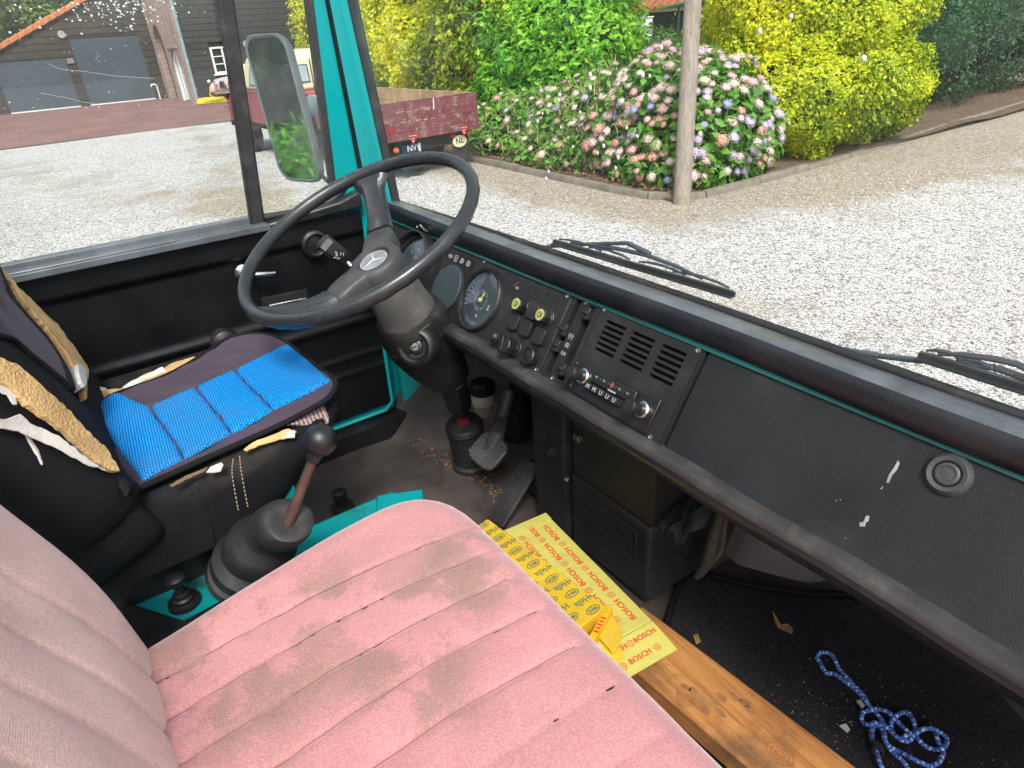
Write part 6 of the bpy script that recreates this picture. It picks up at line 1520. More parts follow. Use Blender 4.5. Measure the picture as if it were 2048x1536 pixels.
FC = {'salmon': (.66, .35, .28), 'pink': (.68, .42, .39), 'cream': (.70, .59, .46), 'blush': (.72, .54, .50), 'lilac': (.54, .45, .60), 'blue': (.36, .36, .58), 'magenta': (.62, .20, .44), 'brown': (.46, .34, .22)}
FM = {k: [flower_mesh(i * 7 + j, fm('hydrangea ' + k, c)) for j in range(2)] for i, (k, c) in enumerate(FC.items())}
def hydrangea(ells, nleaf, label, seed, flowers, tint0, dry):
    c = np.mean([e[0] for e in ells], 0); t = thing('hydrangea_bush', (c[0], c[1], .05), label, 'flower bush', 'hydrangeas in the corner bed')
    p, nr = blob_pts(ells, nleaf, .66, .15, .06, seed)
    # the lower, drier growth is thin: drop part of it
    tint = tint0 + .28 * clump(p, 3.2, seed) + rng.normal(0, .16, len(p)); leaves('foliage', t, p, nr, .115, .55, M['hyd'], tint, .2, .4, 'stuff', .6, .1, .5)
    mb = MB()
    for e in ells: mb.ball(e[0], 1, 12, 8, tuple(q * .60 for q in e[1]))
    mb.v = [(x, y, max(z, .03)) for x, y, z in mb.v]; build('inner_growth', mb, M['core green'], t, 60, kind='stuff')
    mb = MB(); ps, nsn = blob_pts(ells, dry, .75, .1, .08, seed + 5)
    for q, d in zip(ps, nsn):
        u = nrm(d * .5 + [rnd.uniform(-.8, .8), rnd.uniform(-.8, .8), rnd.uniform(.1, 1)]); L = rnd.uniform(.10, .28); mb.tube([q - u * L * .5, q + u * L * .1 + [rnd.uniform(-.02, .02)] * 3, q + u * L * .5], [.0055, .0048, .003], 3, caps=False)
    build('dry_stem', mb, mat('straw stems', (.50, .40, .22), .9, .4, 20), t, 0, kind='stuff')
    # flower heads: each one a part
    fp, fn = blob_pts(ells, 1400, .96, .10, .16, seed + 9)
    vis = (fn @ nrm([.45, -.75, .35])) > -.15; fp, fn = fp[vis], fn[vis]; chosen = []
    for q, d in zip(fp, fn):
        if len(chosen) >= flowers[0]: break
        if all(np.linalg.norm(q - r_) > flowers[1] for r_, _ in chosen): chosen.append((q, d))
    for q, d in chosen:
        k = flowers[2](q); o = bpy.data.objects.new('flower_head', rnd.choice(FM[k])); COL.objects.link(o); o.parent = t
        s = rnd.uniform(.040, .080) * (0.8 if k in ('blue', 'brown', 'magenta') else 1); z = nrm(d + [0, 0, .5]); o.rotation_euler = Vector(z).to_track_quat('Z', 'Y').to_euler(); o.scale = (s, s, s * rnd.uniform(.5, .85)); o.location = tuple(q + d * .03 - rloc(t))
    return t
def pick_right(q):
    a = rnd.random()
    if q[0] > -5.75 or q[1] > 7.4: return 'lilac' if a < .40 else 'blush' if a < .62 else 'pink' if a < .75 else 'blue' if a < .85 else 'cream' if a < .92 else 'salmon'
    if q[2] > .95: return 'blush' if a < .42 else 'cream' if a < .68 else 'pink' if a < .9 else 'lilac'
    return 'salmon' if a < .34 else 'pink' if a < .64 else 'blush' if a < .8 else 'lilac' if a < .88 else 'blue' if a < .93 else 'magenta' if a < .95 else 'cream'
def pick_left(q):
    a = rnd.random(); return 'cream' if a < .36 else 'brown' if a < .62 else 'blush' if a < .78 else 'salmon' if a < .88 else 'magenta' if a < .91 else 'lilac'
hydrangea([((-6.15, 6.30, .24), (.85, .42, .30)), ((-5.62, 7.0, .26), (.36, .75, .32)), ((-6.05, 6.95, .62), (.85, .95, .80)), ((-6.5, 7.0, .95), (.75, .85, .55)), ((-5.8, 7.35, .5), (.5, .7, .6)), ((-6.9, 6.7, .45), (.7, .7, .55))], 8500, "dense hydrangea covered in pink, salmon and lilac flower heads around the wooden post", 21, (280, .078, pick_right), .62, 260)
hydrangea([((-8.3, 6.28, .20), (1.3, .40, .26)), ((-9.8, 6.25, .20), (.7, .38, .25)), ((-7.55, 6.95, .70), (.85, .80, .60)), ((-8.1, 6.75, .42), (.85, .75, .62)), ((-9.0, 6.9, .42), (.85, .75, .55)), ((-7.5, 6.6, .35), (.6, .6, .5)), ((-9.9, 6.7, .36), (.6, .65, .50))], 7500, "straggly drying hydrangea with faded cream flowers left of the post, beside the truck", 31, (105, .15, pick_left), .70, 1500)
# fallen bits and small plants under the kerb
pp = [(rng.uniform(-11, -5.3), rng.uniform(5.8, 6.2)) for _ in range(900)]; p = np.array([(x, y, .075) for x, y in pp]); o = leaves('fallen_leaves', None, p, np.tile([0, 0, 1.0], (len(p), 1)), .06, .5, leaf_mat('fallen leaf', [(0, (.10, .05, .025)), (1, (.36, .22, .11))], .8, .1), rng.random(len(p)), .1, .4, 'stuff', .5); o['label'] = "brown fallen leaves on the soil along the concrete edging"; o['category'] = 'fallen leaves'

# ================================================================== TREES FAR BACK
def tree(name, base, h, cr, label, mk='tre', n=9000, size=.25, seed=1, group='trees behind the barn and garden', aspect=.5, tint0=.45):
    b = np.array([base[0], base[1], 0.]); t = thing(name, b, label, 'tree', group)
    mb = MB(); tp = b + [rnd.uniform(-.3, .3), rnd.uniform(-.3, .3), h * .62]; mb.tube([b - [0, 0, .2], b * .5 + tp * .5 + [.1, .05, 0], tp], [cr * .10, cr * .07, cr * .035], 9)
    for k in range(6):
        a = k * 1.05 + seed; q = b * .4 + tp * .6; e = b + [math.cos(a) * cr * .7, math.sin(a) * cr * .7, h * (.55 + .07 * k)]; mb.tube([q + [0, 0, -.3 + .2 * k], q * .5 + e * .5 + [0, 0, .2], e], [cr * .035, cr * .022, cr * .01], 6)
    build('trunk', mb, M['wood bark'], t, 60)
    r = random.Random(seed); el = [((b[0] + r.uniform(-.5, .5) * cr, b[1] + r.uniform(-.5, .5) * cr, h * r.uniform(.35, .85)), (cr * r.uniform(.4, .65), cr * r.uniform(.4, .65), h * r.uniform(.14, .24))) for _ in range(9)]
    p, nr = blob_pts(el, n, .55, .25, .3, seed); tint = tint0 + .4 * clump(p, 1.2, seed) + rng.normal(0, .15, len(p)); leaves('crown', t, p, nr, size, aspect, M[mk], tint, .25, .4, 'stuff', .7, .2, .3)
    return t
bush('leafy_hedge', [((-41, -6, 2.4), (2.2, 3.4, 2.8)), ((-42, -1.5, 3.0), (2.2, 3.0, 3.0)), ((-43, 2.5, 3.6), (2.4, 3.2, 3.4))], 40000, .20, .5, 'tre', "tall leafy green hedge behind the barn roof at the far left", 'hedge', None, .62, .35, .16, .78, .2, 71, tscale=1.4)
tree('deciduous_tree', (-41, -3.0), 9, 4.2, "light green tree behind the barn at the far left", 'tre', 16000, .30, 3, tint0=.55)
tree('deciduous_tree', (-44, 2.5), 11, 4.5, "mid green tree rising over the left slope of the barn roof", 'tre', 16000, .30, 5, tint0=.45)
tree('deciduous_tree', (-40, -8.5), 9, 4.5, "leafy tree left of the barn, near the picture's left edge", 'tre', 12000, .30, 6, tint0=.5)
tree('conifer_tree', (-26, 11.5), 8, 2.3, "dark tree behind the pole by the barn's right wing", 'drk', 12000, .22, 8)
tree('conifer_tree', (-20.5, 12.5), 8, 2.6, "dark green tree behind the loose golden bush", 'drk', 14000, .2, 9, tint0=.5)
tree('conifer_tree', (-21.5, 14.8), 7, 2.4, "dark tree rising behind the laurel bush", 'drk', 15000, .2, 11, tint0=.4)
tree('conifer_tree', (-27.8, 25.5), 11, 2.6, "dark drooping fir over the lawn left of the wooden post", 'drk', 16000, .22, 12, tint0=.4)
tree('deciduous_tree', (-10.8, 27), 9, 3.6, "dark leafy tree behind the golden privet, far back", 'drk', 14000, .25, 15, tint0=.6)
tree('deciduous_tree', (-33, 20), 11, 4.5, "tall dark tree far behind the truck's golden bush", 'drk', 14000, .28, 17, tint0=.55)
bush('garden_hedge', [((-25, 21.5, .5), (2.2, 1.2, .8)), ((-22.4, 22.6, .55), (1.9, 1.2, .85)), ((-19.6, 23.4, .5), (1.9, 1.2, .8))], 9000, .11, .5, 'tre', "low clipped green hedge at the back of the lawn", 'hedge', None, .42, .2, .15, .8, .08, 19)
# shed and white cabinet across the lawn
shed = thing('garden_shed', (-27, 31, 0), "low black shed with a red tiled roof across the lawn behind the post", 'shed')
M['tarred'] = mat('tarred boards', (.030, .031, .034), .7, .25, 4, (.09, .085, .08), .4, 3, 60, .004, stretch=(1, 1, 6))
mb = MB(); mb.box(-34, -20, 30, 34, 0, 2.15); build('wall', mb, M['tarred'], shed, 0)
M['tile'] = mat('red roof tile', (.36, .12, .055), .8, .3, 8, (.20, .10, .06), .5, 6)
mb = MB(); mb.prism([(-34.4, 29.6, 2.05), (-19.6, 29.6, 2.05), (-19.6, 32, 3.7), (-34.4, 32, 3.7)], (0, .05, .12)); rf = build('roof', mb, M['tile'], shed, 0)
for k in range(26):
    mb = MB(); x = -34.2 + .56 * k; mb.tube([(x, 29.55, 2.17), (x, 32, 3.86)], .10, 6); build('tile_row', mb, M['tile'], rf, 60)
mb = MB(); mb.box(-34, -20, 29.7, 29.78, 1.95, 2.05); build('gutter', mb, M['white'], shed, 0)
cab = MB(); q = ay(1278, 55, 26.0); cab.box(q[0] - .5, q[0] + .5, 25.7, 26.4, .02, 1.75); cab.box(q[0] - .55, q[0] + .55, 25.65, 26.45, 1.75, 1.80); o = build('white_cabinet', cab, M['white'], smooth=0, loc=(q[0], 26, 0)); tag(o, "white cabinet standing at the edge of the lawn below the fir", 'cabinet')
q = ay(1400, 2, 24); mb = MB(); mb.obox(q, X_ + Z_ * .1, Y_, Z_, 3.2, 1.6, .05); mb.obox(q + np.array([0, 0, -.1]), X_, Y_, Z_, 3.0, .08, .12); mb.box(q[0] - 1.45, q[0] - 1.38, 24.3, 24.37, 0, q[2]); mb.box(q[0] + 1.38, q[0] + 1.45, 24.3, 24.37, 0, q[2]); o = build('green_canopy', mb, mat('green canopy', (.05, .35, .20), .5), smooth=0, loc=(q[0], 24, 0)); tag(o, "green canopy edge at the top beside the wooden post", 'canopy')
# shrubs behind the van that the mirror shows
refl = lambda d: d - 2 * np.dot(d, mn) * mn
rv = nrm(refl(nrm(mc - CAM))); 
def bamboo(c, ells, n, seed, lab): 
    return bush('leafy_shrub', ells, n * 2, .11, .30, 'grn', lab, 'bush', 'shrubs beside the van', .62, .2, .16, .7, .15, seed, .7, .1, 5, 3.0)
sc_ = mc + rv * 5.0
bamboo(sc_, [((sc_[0], sc_[1], .85), (1.5, 1.3, .95)), ((sc_[0] - .9, sc_[1] - .3, .9), (1.2, 1.1, .95)), ((sc_[0] + 1.0, sc_[1] + .1, .75), (1.1, 1.0, .85))], 14000, 41, "narrow-leaved bright green shrub mirrored in the wing mirror")
bk_ = mc + rv * 9.0; bush('evergreen_shrub', [((bk_[0], bk_[1], 2.6), (4.2, 2.2, 3.0)), ((bk_[0] - 3, bk_[1] + 1.5, 2.4), (2.6, 2.0, 2.8)), ((bk_[0] + 3, bk_[1] - 1, 2.4), (2.6, 2.0, 2.8))], 9000, .22, .4, 'drk', "tall dark evergreen behind the mirrored shrub", 'bush', None, .35, .2, .14, .8, .1, 61)
for k, dx in enumerate((-4, 0.5, 5)):
    b = mc + rv * 13.0 + np.array([dx, -dx * .6, 0]); tree('conifer_tree', (b[0], b[1]), 8, 3.4, ("dark tree behind the mirrored shrub, left", "dark tree straight behind the mirrored shrub", "dark tree behind the mirrored shrub, right")[k], 'drk', 7000, .3, 50 + k, 'trees behind the van')
# ================================================================== TRUCK
M['truckred'] = mat('faded dark red paint', (.27, .022, .035), .45, .2, 2, (.36, .12, .12), .35, 3)
M['cream'] = mat('cream paint', (.66, .58, .38), .4, .1, 3)
M['plankred'] = mat('flaking maroon board', (.16, .040, .048), .8, .3, 4, (.42, .33, .28), .55, 7, 60, .002, stretch=(1, .35, 2.5))
M['bareplank'] = mat('bare bed boards', (.40, .29, .17), .85, .3, 3, (.22, .14, .09), .6, 5, 50, .002)
M['tyre'] = mat('tyre', (.02, .02, .021), .85, .2, 8)
tr = thing('flatbed_truck', (-9.0, 3.98, 0), "old dark red flatbed truck with cream cab top parked beside the hydrangea bed", 'truck')
TY0, TY1, TX = 3.98, 5.60, -9.0
# tailboard in three planks plus bottom rail
for k in range(3):
    mb = MB(); z0 = .655 + .134 * k; mb.box(TX - .035, TX + rnd.uniform(-.003, .003), TY0 - .05, TY1, z0, z0 + .130); build('tailboard_plank', mb, M['plankred'], tr, 30, .004)
mb = MB(); mb.box(TX - .05, TX + .014, TY0 + .02, TY1 - .01, .55, .652); build('rear_beam', mb, M['plankred'], tr, 30, .004)
mb = MB(); mb.prism([(TX + .004, 4.83, .90), (TX + .004, 4.845, .90), (TX + .004, 4.86, 1.05), (TX + .004, 4.845, 1.05)], (.003, 0, 0)); build('paint_streak', mb, M['white'], tr, 0)
mb = MB()
for k in range(70):
    y, z = rnd.uniform(4.1, 5.55), rnd.choice((.785, .79, .92, .925, rnd.uniform(.66, 1.04), rnd.uniform(.66, 1.04))); w, h = rnd.uniform(.008, .05), rnd.uniform(.003, .010)
    if rnd.random() < .25: w, h = h * 1.2, w * .7
    poly = [(TX + .0035, y + w * math.cos(a) * rnd.uniform(.5, 1.2), z + h * math.sin(a) * rnd.uniform(.5, 1.3)) for a in np.linspace(0, 2 * math.pi, 7)[:-1]]; mb.prism(poly, (.0012, 0, 0))
build('bare_patch', mb, mat('bare grey wood', (.36, .31, .26), .9, .3, 20), tr, 0, kind='stuff')
mb = MB(); mb.box(TX - .02, TX + .012, TY0 + .10, TY0 + .23, .655, .76); build('hinge_plate', mb, M['truckred'], tr, 30, .003)
# sides and floor of the bed
for k in range(2):
    mb = MB(); mb.box(-12.1, TX - .04, 5.58, 5.615, .64 + .205 * k, .84 + .205 * k); build('bed_side_plank', mb, M['bareplank'], tr, 30, .003)
    mb = MB(); mb.box(-12.1, TX - .04, 3.94, 3.975, .66 + .20 * k, .855 + .20 * k); build('bed_side_plank', mb, M['plankred'], tr, 30, .003)
for x in (-9.75, -10.6, -11.5):
    mb = MB(); mb.box(x - .03, x + .03, 5.55, 5.58, .62, 1.05); build('bed_stake', mb, M['bareplank'], tr, 30, .003)
mb = MB(); mb.box(-12.1, -9.04, 3.98, 5.58, .60, .64); build('bed_floor', mb, M['bareplank'], tr, 0)
mb = MB(); mb.box(-12.14, -12.10, 3.95, 5.61, .62, 1.04); build('headboard', mb, M['bareplank'], tr, 0)
# cab : profile lofted across
def cabring(y, ins, pts): return [(x, y, z) for x, z in pts]
low = [(-12.2, .55), (-12.2, 1.12), (-14.45, 1.12), (-15.0, 1.04), (-15.25, .90), (-15.30, .55)]
mb = MB(); mb.loft([[(x, y, z) for x, z in low] for y in (3.82, 3.86, 5.55, 5.60)]); cb = build('cab_body', mb, M['truckred'], tr, 30, .05, 4)
up = [(-12.2, 1.12), (-12.24, 1.62), (-12.40, 1.72), (-13.6, 1.74), (-13.95, 1.66), (-14.4, 1.13)]
cy, cz = 4.7, 1.12
mb = MB(); rings = []
for f in (3.86, 5.55):
    rings.append([(x, f + (0.10 if z > 1.5 else 0) * (1 if f < 4.7 else -1), z) for x, z in up])
mb.loft(rings); build('cab_roof', mb, M['cream'], tr, 30, .06, 4)
def sidewin(x0, x1, z0, z1, slope=0.0, y=3.855):
    yy = lambda z: y + (z - 1.12) * .10 / .4 - .006
    mb = MB(); pts = [(x0, yy(z0), z0), (x1, yy(z0), z0), (x1 + slope, yy(z1), z1), (x0, yy(z1), z1)]; mb.prism(pts, (0, -.014, .003)); w = build('window_frame', mb, M['rubber'], tr, 30, .012, 3)
    c = np.mean(pts, 0); mb = MB(); mb.prism([np.array(p) * .9 + c * .1 + [0, -.016, .003] for p in pts], (0, -.003, 0)); build('window_glass', mb, M['palewin'], w, 0)
M['palewin'] = mat('pale reflecting window', (.30, .36, .38), .08, .2, 2)
sidewin(-13.05, -12.45, 1.22, 1.52); sidewin(-13.8, -13.15, 1.20, 1.53, 0)
def rearwin(y0, y1):
    xx = lambda z: -12.2 - (z - 1.12) * .08 + .006
    pts = [(xx(1.24), y0, 1.24), (xx(1.24), y1, 1.24), (xx(1.52), y1, 1.52), (xx(1.52), y0, 1.52)]; mb = MB(); mb.prism(pts, (.014, 0, .002)); w = build('window_frame', mb, M['rubber'], tr, 30, .012, 3)
    c = np.mean(pts, 0); mb = MB(); mb.prism([np.array(p) * .88 + c * .12 + [.016, 0, .002] for p in pts], (.003, 0, 0)); build('window_glass', mb, M['palewin'], w, 0)
for a in ((4.02, 4.40), (4.50, 4.92), (5.02, 5.38)): rearwin(*a)
mb = MB(); mb.box(-12.205, -12.185, 4.44, 4.452, .62, 1.60); build('panel_seam', mb, M['pit'], tr, 0) 
mb = MB(); mb.prism([(-14.36, 3.98, 1.18), (-14.36, 5.42, 1.18), (-14.02, 5.38, 1.60), (-14.02, 4.02, 1.60)], (-.03, 0, .02)); build('windscreen', mb, M['palewin'], tr, 30)
for x in (-12.42, -13.95):
    mb = MB(); mb.box(x - .006, x + .006, 3.812, 3.822, .62, 1.10); build('door_gap', mb, M['pit'], tr, 0)
for x in (-12.7,): mb = MB(); mb.tube([(x, 3.80, 1.03), (x + .12, 3.795, 1.03)], .012, 6); build('door_handle', mb, M['chrome'], tr, 50)
mb = MB(); mb.box(-15.32, -12.2, 3.80, 3.82, 1.115, 1.135); build('waist_strip', mb, M['chrome'], tr, 0)
for x in (-15.34,): mb = MB(); mb.box(x - .08, x, 3.84, 5.58, .42, .52); build('front_bumper', mb, M['tyre'], tr, 30, .02)
for y in (4.0, 5.42): mb = MB(); mb.lathe((-15.28, y, .78), -X_, [(.10, 0), (.10, .04), (.08, .06), (.0005, .08)], 18); build('headlight', mb, M['chrome'], tr, 40)
for x, y in ((-14.3, 3.80), (-14.3, 5.45), (-10.2, 4.05), (-10.2, 5.35)):
    mb = MB(); mb.lathe((x, y, .33), Y_, [(.19, -.01), (.30, -.005), (.33, .02), (.33, .15), (.30, .175), (.18, .18)], 28); w = build('wheel', mb, M['tyre'], tr, 40)
    mb = MB(); mb.lathe((x, y - .005 if y < 4.7 else y + .185, .33), Y_, [(.19, -.008), (.15, .0), (.06, -.02), (.0005, -.02)], 22); build('hub_cap', mb, M['cream'], w, 40)
    if x < -12: mb = MB(); mb.lathe((x, 3.815 if y < 4.7 else 5.605, .36), Y_, [(.40, -.008), (.40, .008), (.36, .008), (.36, -.008)], 28); build('wheel_arch', mb, M['pit'], tr, 40)
mb = MB(); mb.box(-15, -9.1, 4.15, 5.45, .38, .56); build('chassis', mb, M['pit'], tr, 0)
# mudflaps, plate, NL disc, reflectors, lamps
for y0, y1 in ((4.28, 4.62), (5.17, 5.42)): mb = MB(); mb.box(TX - .12, TX - .11, y0, y1, .12, .55); build('mudflap', mb, M['tyre'], tr, 30, .003)
mb = MB(); mb.box(TX - .098, TX - .09, 4.30, 4.62, .245, .475); pl = build('number_plate', mb, mat('dark blue plate', (.012, .022, .05), .5), tr, 30, .006)
mb = MB(); put_text(mb, 'NV', (TX - .0885, 4.46, .415), Y_, Z_, .115, 1.0, bold=.004); put_text(mb, '57-68', (TX - .0885, 4.46, .300), Y_, Z_, .105, .95, bold=.004); mb.prism([(TX - .089, 4.55, .44), (TX - .089, 4.585, .475), (TX - .089, 4.61, .47), (TX - .089, 4.60, .36), (TX - .089, 4.575, .36)], (.0006, 0, 0)); build('plate_lettering', mb, M['white'], pl, 0)
mb = MB(); mb.add(*disc2d(np.array([TX - .06, 5.27, .405]), Y_, Z_, .125, .085, 26)); mb2 = MB(); mb2.prism(disc2d(np.array([TX - .062, 5.27, .405]), Y_, Z_, .125, .085, 26)[0], (-.006, 0, 0)); dk = build('country_sticker', mb2, M['paper'], tr, 0)
mb = MB(); put_text(mb, 'NL', (TX - .0612, 5.27, .405), Y_, Z_, .115, 1.0, bold=.003); build('sticker_lettering', mb, M['pit'], dk, 0)
for y in (4.44, 5.31):
    mb = MB(); a = [(TX + .016, y - .085, .625), (TX + .016, y + .085, .625), (TX + .016, y, .47)]; mb.prism(a, (-.006, 0, 0)); rt = build('triangle_reflector', mb, M['red'], tr, 0)
    mb = MB()
    for k in range(5): mb.prism(disc2d(np.array([TX + .0172, y - .05 + .025 * k, .598]), Y_, Z_, .007, .007, 8)[0], (.0005, 0, 0))
    for k in range(3): mb.prism(disc2d(np.array([TX + .0172, y - .02 + .02 * k, .56 - .0 * k]), Y_, Z_, .007, .007, 8)[0], (.0005, 0, 0))
    mb.prism(disc2d(np.array([TX + .0172, y, .525]), Y_, Z_, .012, .012, 8)[0], (.0005, 0, 0)); build('reflector_dots', mb, M['white'], rt, 0)
M['lampamber'] = mat('orange lamp', (.62, .13, .04), .35, .1)
for y, mm_ in ((4.20, M['lampamber']), (5.45, M['lampamber']), (5.17, M['red'])):
    mb = MB(); mb.lathe((TX - .10, y, .50 if y > 5 else .43), X_, [(.042, 0), (.042, .03), (.03, .045), (.0005, .05)], 16); build('rear_lamp', mb, mm_, tr, 40)

tr.rotation_euler.z = R_(3)
# ================================================================== BARN
barn = thing('barn', (-34.2, 2.5, 0), "black weatherboarded barn with two garage doors, orange tile verge and brick porch", 'barn')
M['board'] = mat('black tarred weatherboard', (.022, .021, .021), .75, .3, 3, (.06, .052, .046), .45, 2.2, 40, .004, stretch=(1, 1, 5))
M['boardg'] = mat('brown grey weatherboard', (.036, .029, .024), .8, .25, 2.5, (.085, .072, .058), .45, 1.8, 40, .004, stretch=(1, 1, 5))
M['gdoor'] = mat('blue grey garage door', (.050, .070, .088), .5, .12, 1.2, (.075, .09, .105), .4, 1.0)
GX = -34.2
rz0 = lambda y: 2.318 + (y - .15) * .445                       # verge line
mb = MB(); mb.prism([(GX - .05, -6, 0), (GX - .05, 5.45, 0), (GX - .05, 5.45, 4.68), (GX - .05, -3.5, .75), (GX - .05, -6, .1)], (-.1, 0, 0)); build('gable_wall', mb, M['pit'], barn, 0)
z = 0.0
while z < 4.6:
    z1 = z + .235; y0 = max(-5.2, (z1 - 2.318) / .445 + .15 - .0); segs = [(y0, 5.42)]
    for (d0, d1, dt) in ((-.30, 2.12, 1.86), (2.47, 4.96, 2.5)):
        ns = []
        for (a, b) in segs:
            if z < dt - .05 and d0 < b and d1 > a:
                if a < d0: ns.append((a, d0))
                if b > d1: ns.append((d1, b))
            else: ns.append((a, b))
        segs = ns
    for (a, b) in segs:
        if b - a > .04:
            mb = MB(); mb.prism([(GX - .045, a, z), (GX + .02 + rnd.uniform(-.004, .004), a, z), (GX + .004, a, z1 - .012), (GX - .045, a, z1 - .012)], (0, b - a, 0)); build('weatherboard', mb, M['boardg'], barn, 0)
    z += .235
for (d0, d1, dt) in ((-.30, 2.12, 1.86), (2.47, 4.96, 2.5)):
    mb = MB(); mb.box(GX - .06, GX - .02, d0, d1, .06, dt); g = build('garage_door', mb, M['gdoor'], barn, 0)
    for k in range(1, 8): 
        mb = MB(); zz_ = .06 + (dt - .06) * k / 8; mb.box(GX - .021, GX - .0195, d0, d1, zz_ - .006, zz_ + .006); build('panel_joint', mb, mat('joint', (.03, .042, .052), .6) if k == 1 and d0 < 0 else bpy.data.materials['joint'], g, 0)
    mb = MB(); mb.box(GX - .06, GX + .0, d0, d1, .0, .06); build('threshold', mb, M['white'], g, 0)
mb = MB(); mb.box(GX - .02, GX + .028, -.45, 2.3, 1.86, 1.92); build('lintel_strip', mb, M['boardg'], barn, 0)
mb = MB(); mb.box(GX - .02, GX + .028, 2.3, 5.1, 2.5, 2.56); build('lintel_strip', mb, M['boardg'], barn, 0)
# verge: tiles climbing the slope
rf = MB(); rf.prism([(GX - 8, -6, rz0(-6) + .02), (GX + .05, -6, rz0(-6) + .02), (GX + .05, 5.6, rz0(5.6) + .02), (GX - 8, 5.6, rz0(5.6) + .02)], (0, 0, .06)); rf = build('roof', rf, M['tile'], barn, 0)
M['vtile'] = mat('orange verge tile', (.52, .17, .065), .8, .2, 8, (.30, .12, .06), .5, 5)
y = -2.6
while y < 5.5:
    mb = MB(); a = np.array([GX + .03, y, rz0(y) + .07]); b = np.array([GX + .03, y + .34, rz0(y + .34) + .10]); mb.bar(a, b, .20, .075, Z_); mb.bar(a + [.09, 0, -.07], b + [.09, 0, -.07], .03, .15, Z_); build('verge_tile', mb, M['vtile'], rf, 30, .012); y += .31
mb = MB(); mb.bar((GX + .06, -2.8, rz0(-2.8) - .06), (GX + .06, 5.4, rz0(5.4) - .06), .03, .12, Z_); build('barge_board', mb, M['tarred'], barn, 0)
mb = MB(); c = ax(123, 69, GX + .03); mb.lathe(c, X_, [(.135, 0), (.13, .05), (.10, .06), (.06, .045), (.0005, .05)], 20); lm = build('wall_lamp', mb, M['printgrey'], barn, 40)
mb = MB(); c = ax(141, 122, GX + .035); mb.box(c[0], c[0] + .02, c[1] - .15, c[1] + .15, c[2] - .10, c[2] + .10); hp = build('number_board', mb, mat('brown board', (.12, .07, .06), .7), barn, 0)
mb = MB(); put_text(mb, '55', c + [.022, 0, 0], Y_, Z_, .22, 1.0, bold=.008); build('house_number', mb, M['printgrey'], hp, 0)
# brick porch block with arched recess and door
m, t, b, co, br = mat_brick('old brown brick', (.25, .12, .095), (.36, .21, .17), (.40, .36, .32), .22, .065, .012)
mp = N(t, 'ShaderNodeMapping'); mp.inputs['Rotation'].default_value = (R_(90), 0, 0); t.links.new(co, mp.inputs[0]); t.links.new(mp.outputs[0], br.inputs[0]); t.links.new(mix(t, .7, br.outputs[0], ramp(t, noise(t, co, 1.5, 5), [(.3, .65), (.7, 1.15)]), 'MULTIPLY'), b.inputs['Base Color']); b.inputs['Roughness'].default_value = .9; M['brick'] = m
BY, BX0, BX1 = 5.45, -34.15, -28.9
def arch(x0, x1, z1, n=14):                       # opening outline from bottom-left round to bottom-right
    r = (x1 - x0) / 2; c = (x0 + x1) / 2; zc = z1 - r
    return [(x0, 0.0)] + [(c - r * math.cos(math.pi * k / n), zc + r * math.sin(math.pi * k / n)) for k in range(n + 1)] + [(x1, 0.0)]
def pierced(y, x0, x1, z1, holes):
    """wall in the plane y with arched openings: strips between the arches"""
    mb = MB(); xs = x0
    for h in holes:
        A = arch(*h); mb.prism([(xs, y, 0), (h[0], y, 0), (h[0], y, z1), (xs, y, z1)], (0, .25, 0))
        for k in range(1, len(A) - 2): mb.prism([(A[k][0], y, A[k][1]), (A[k + 1][0], y, A[k + 1][1]), (A[k + 1][0], y, z1), (A[k][0], y, z1)], (0, .25, 0))
        xs = h[1]
    mb.prism([(xs, y, 0), (x1, y, 0), (x1, y, z1), (xs, y, z1)], (0, .25, 0)); return mb
build('brick_wall', pierced(BY, BX0, BX1, 4.2, [(-33.6, -31.9, 2.75), (-31.2, -29.5, 1.85)]), M['brick'], barn, 0)
mb = MB(); mb.box(BX0, BX1, BY + .24, BY + .26, 0, 2.9); build('recess_back', mb, M['tarred'], barn, 0)
A = arch(-31.15, -29.55, 1.80); mb = MB(); mb.tube([(x, BY + .12, z) for x, z in A], .065, 6); fr = build('door_frame', mb, M['white'], barn, 40)
for x in (-30.6, -30.1): mb = MB(); mb.box(x - .035, x + .035, BY + .1, BY + .15, .08, 1.72); build('door_bar', mb, M['white'], fr, 0)
mb = MB(); mb.box(-31.1, -29.6, BY + .16, BY + .18, .05, 1.7); build('door_pane', mb, M['palewin'], fr, 0)
mb = MB(); mb.box(-31.3, -29.4, BY - .04, BY + .02, 1.88, 1.98); build('door_lintel', mb, M['printgrey'], barn, 0)
mb = MB(); mb.box(BX1 - .25, BX1 + .0, BY + .252, 5.75, 0, 4.2); build('brick_corner', mb, M['brick'], barn, 0)
M['zinc'] = mat('blue grey zinc', (.24, .32, .34), .45, .15, 6)
mb = MB(); mb.tube([(BX1 + .16, BY + .1, .05), (BX1 + .16, BY + .1, 4.2)], .06, 10); 
for zz_ in (1.1, 2.3): mb.tube([(BX1 + .16, BY + .1, zz_), (BX1 + .16, BY + .1, zz_ + .06)], .075, 10)
build('downpipe', mb, M['zinc'], barn, 60)
WXp = -28.8
mb = MB(); mb.box(WXp - .3, WXp - .05, 5.75, 12.2, 0, 3.5); build('wing_wall', mb, M['pit'], barn, 0)
w0, w1, wz0, wz1 = 6.42, 7.28, .93, 1.83
z = 0.0
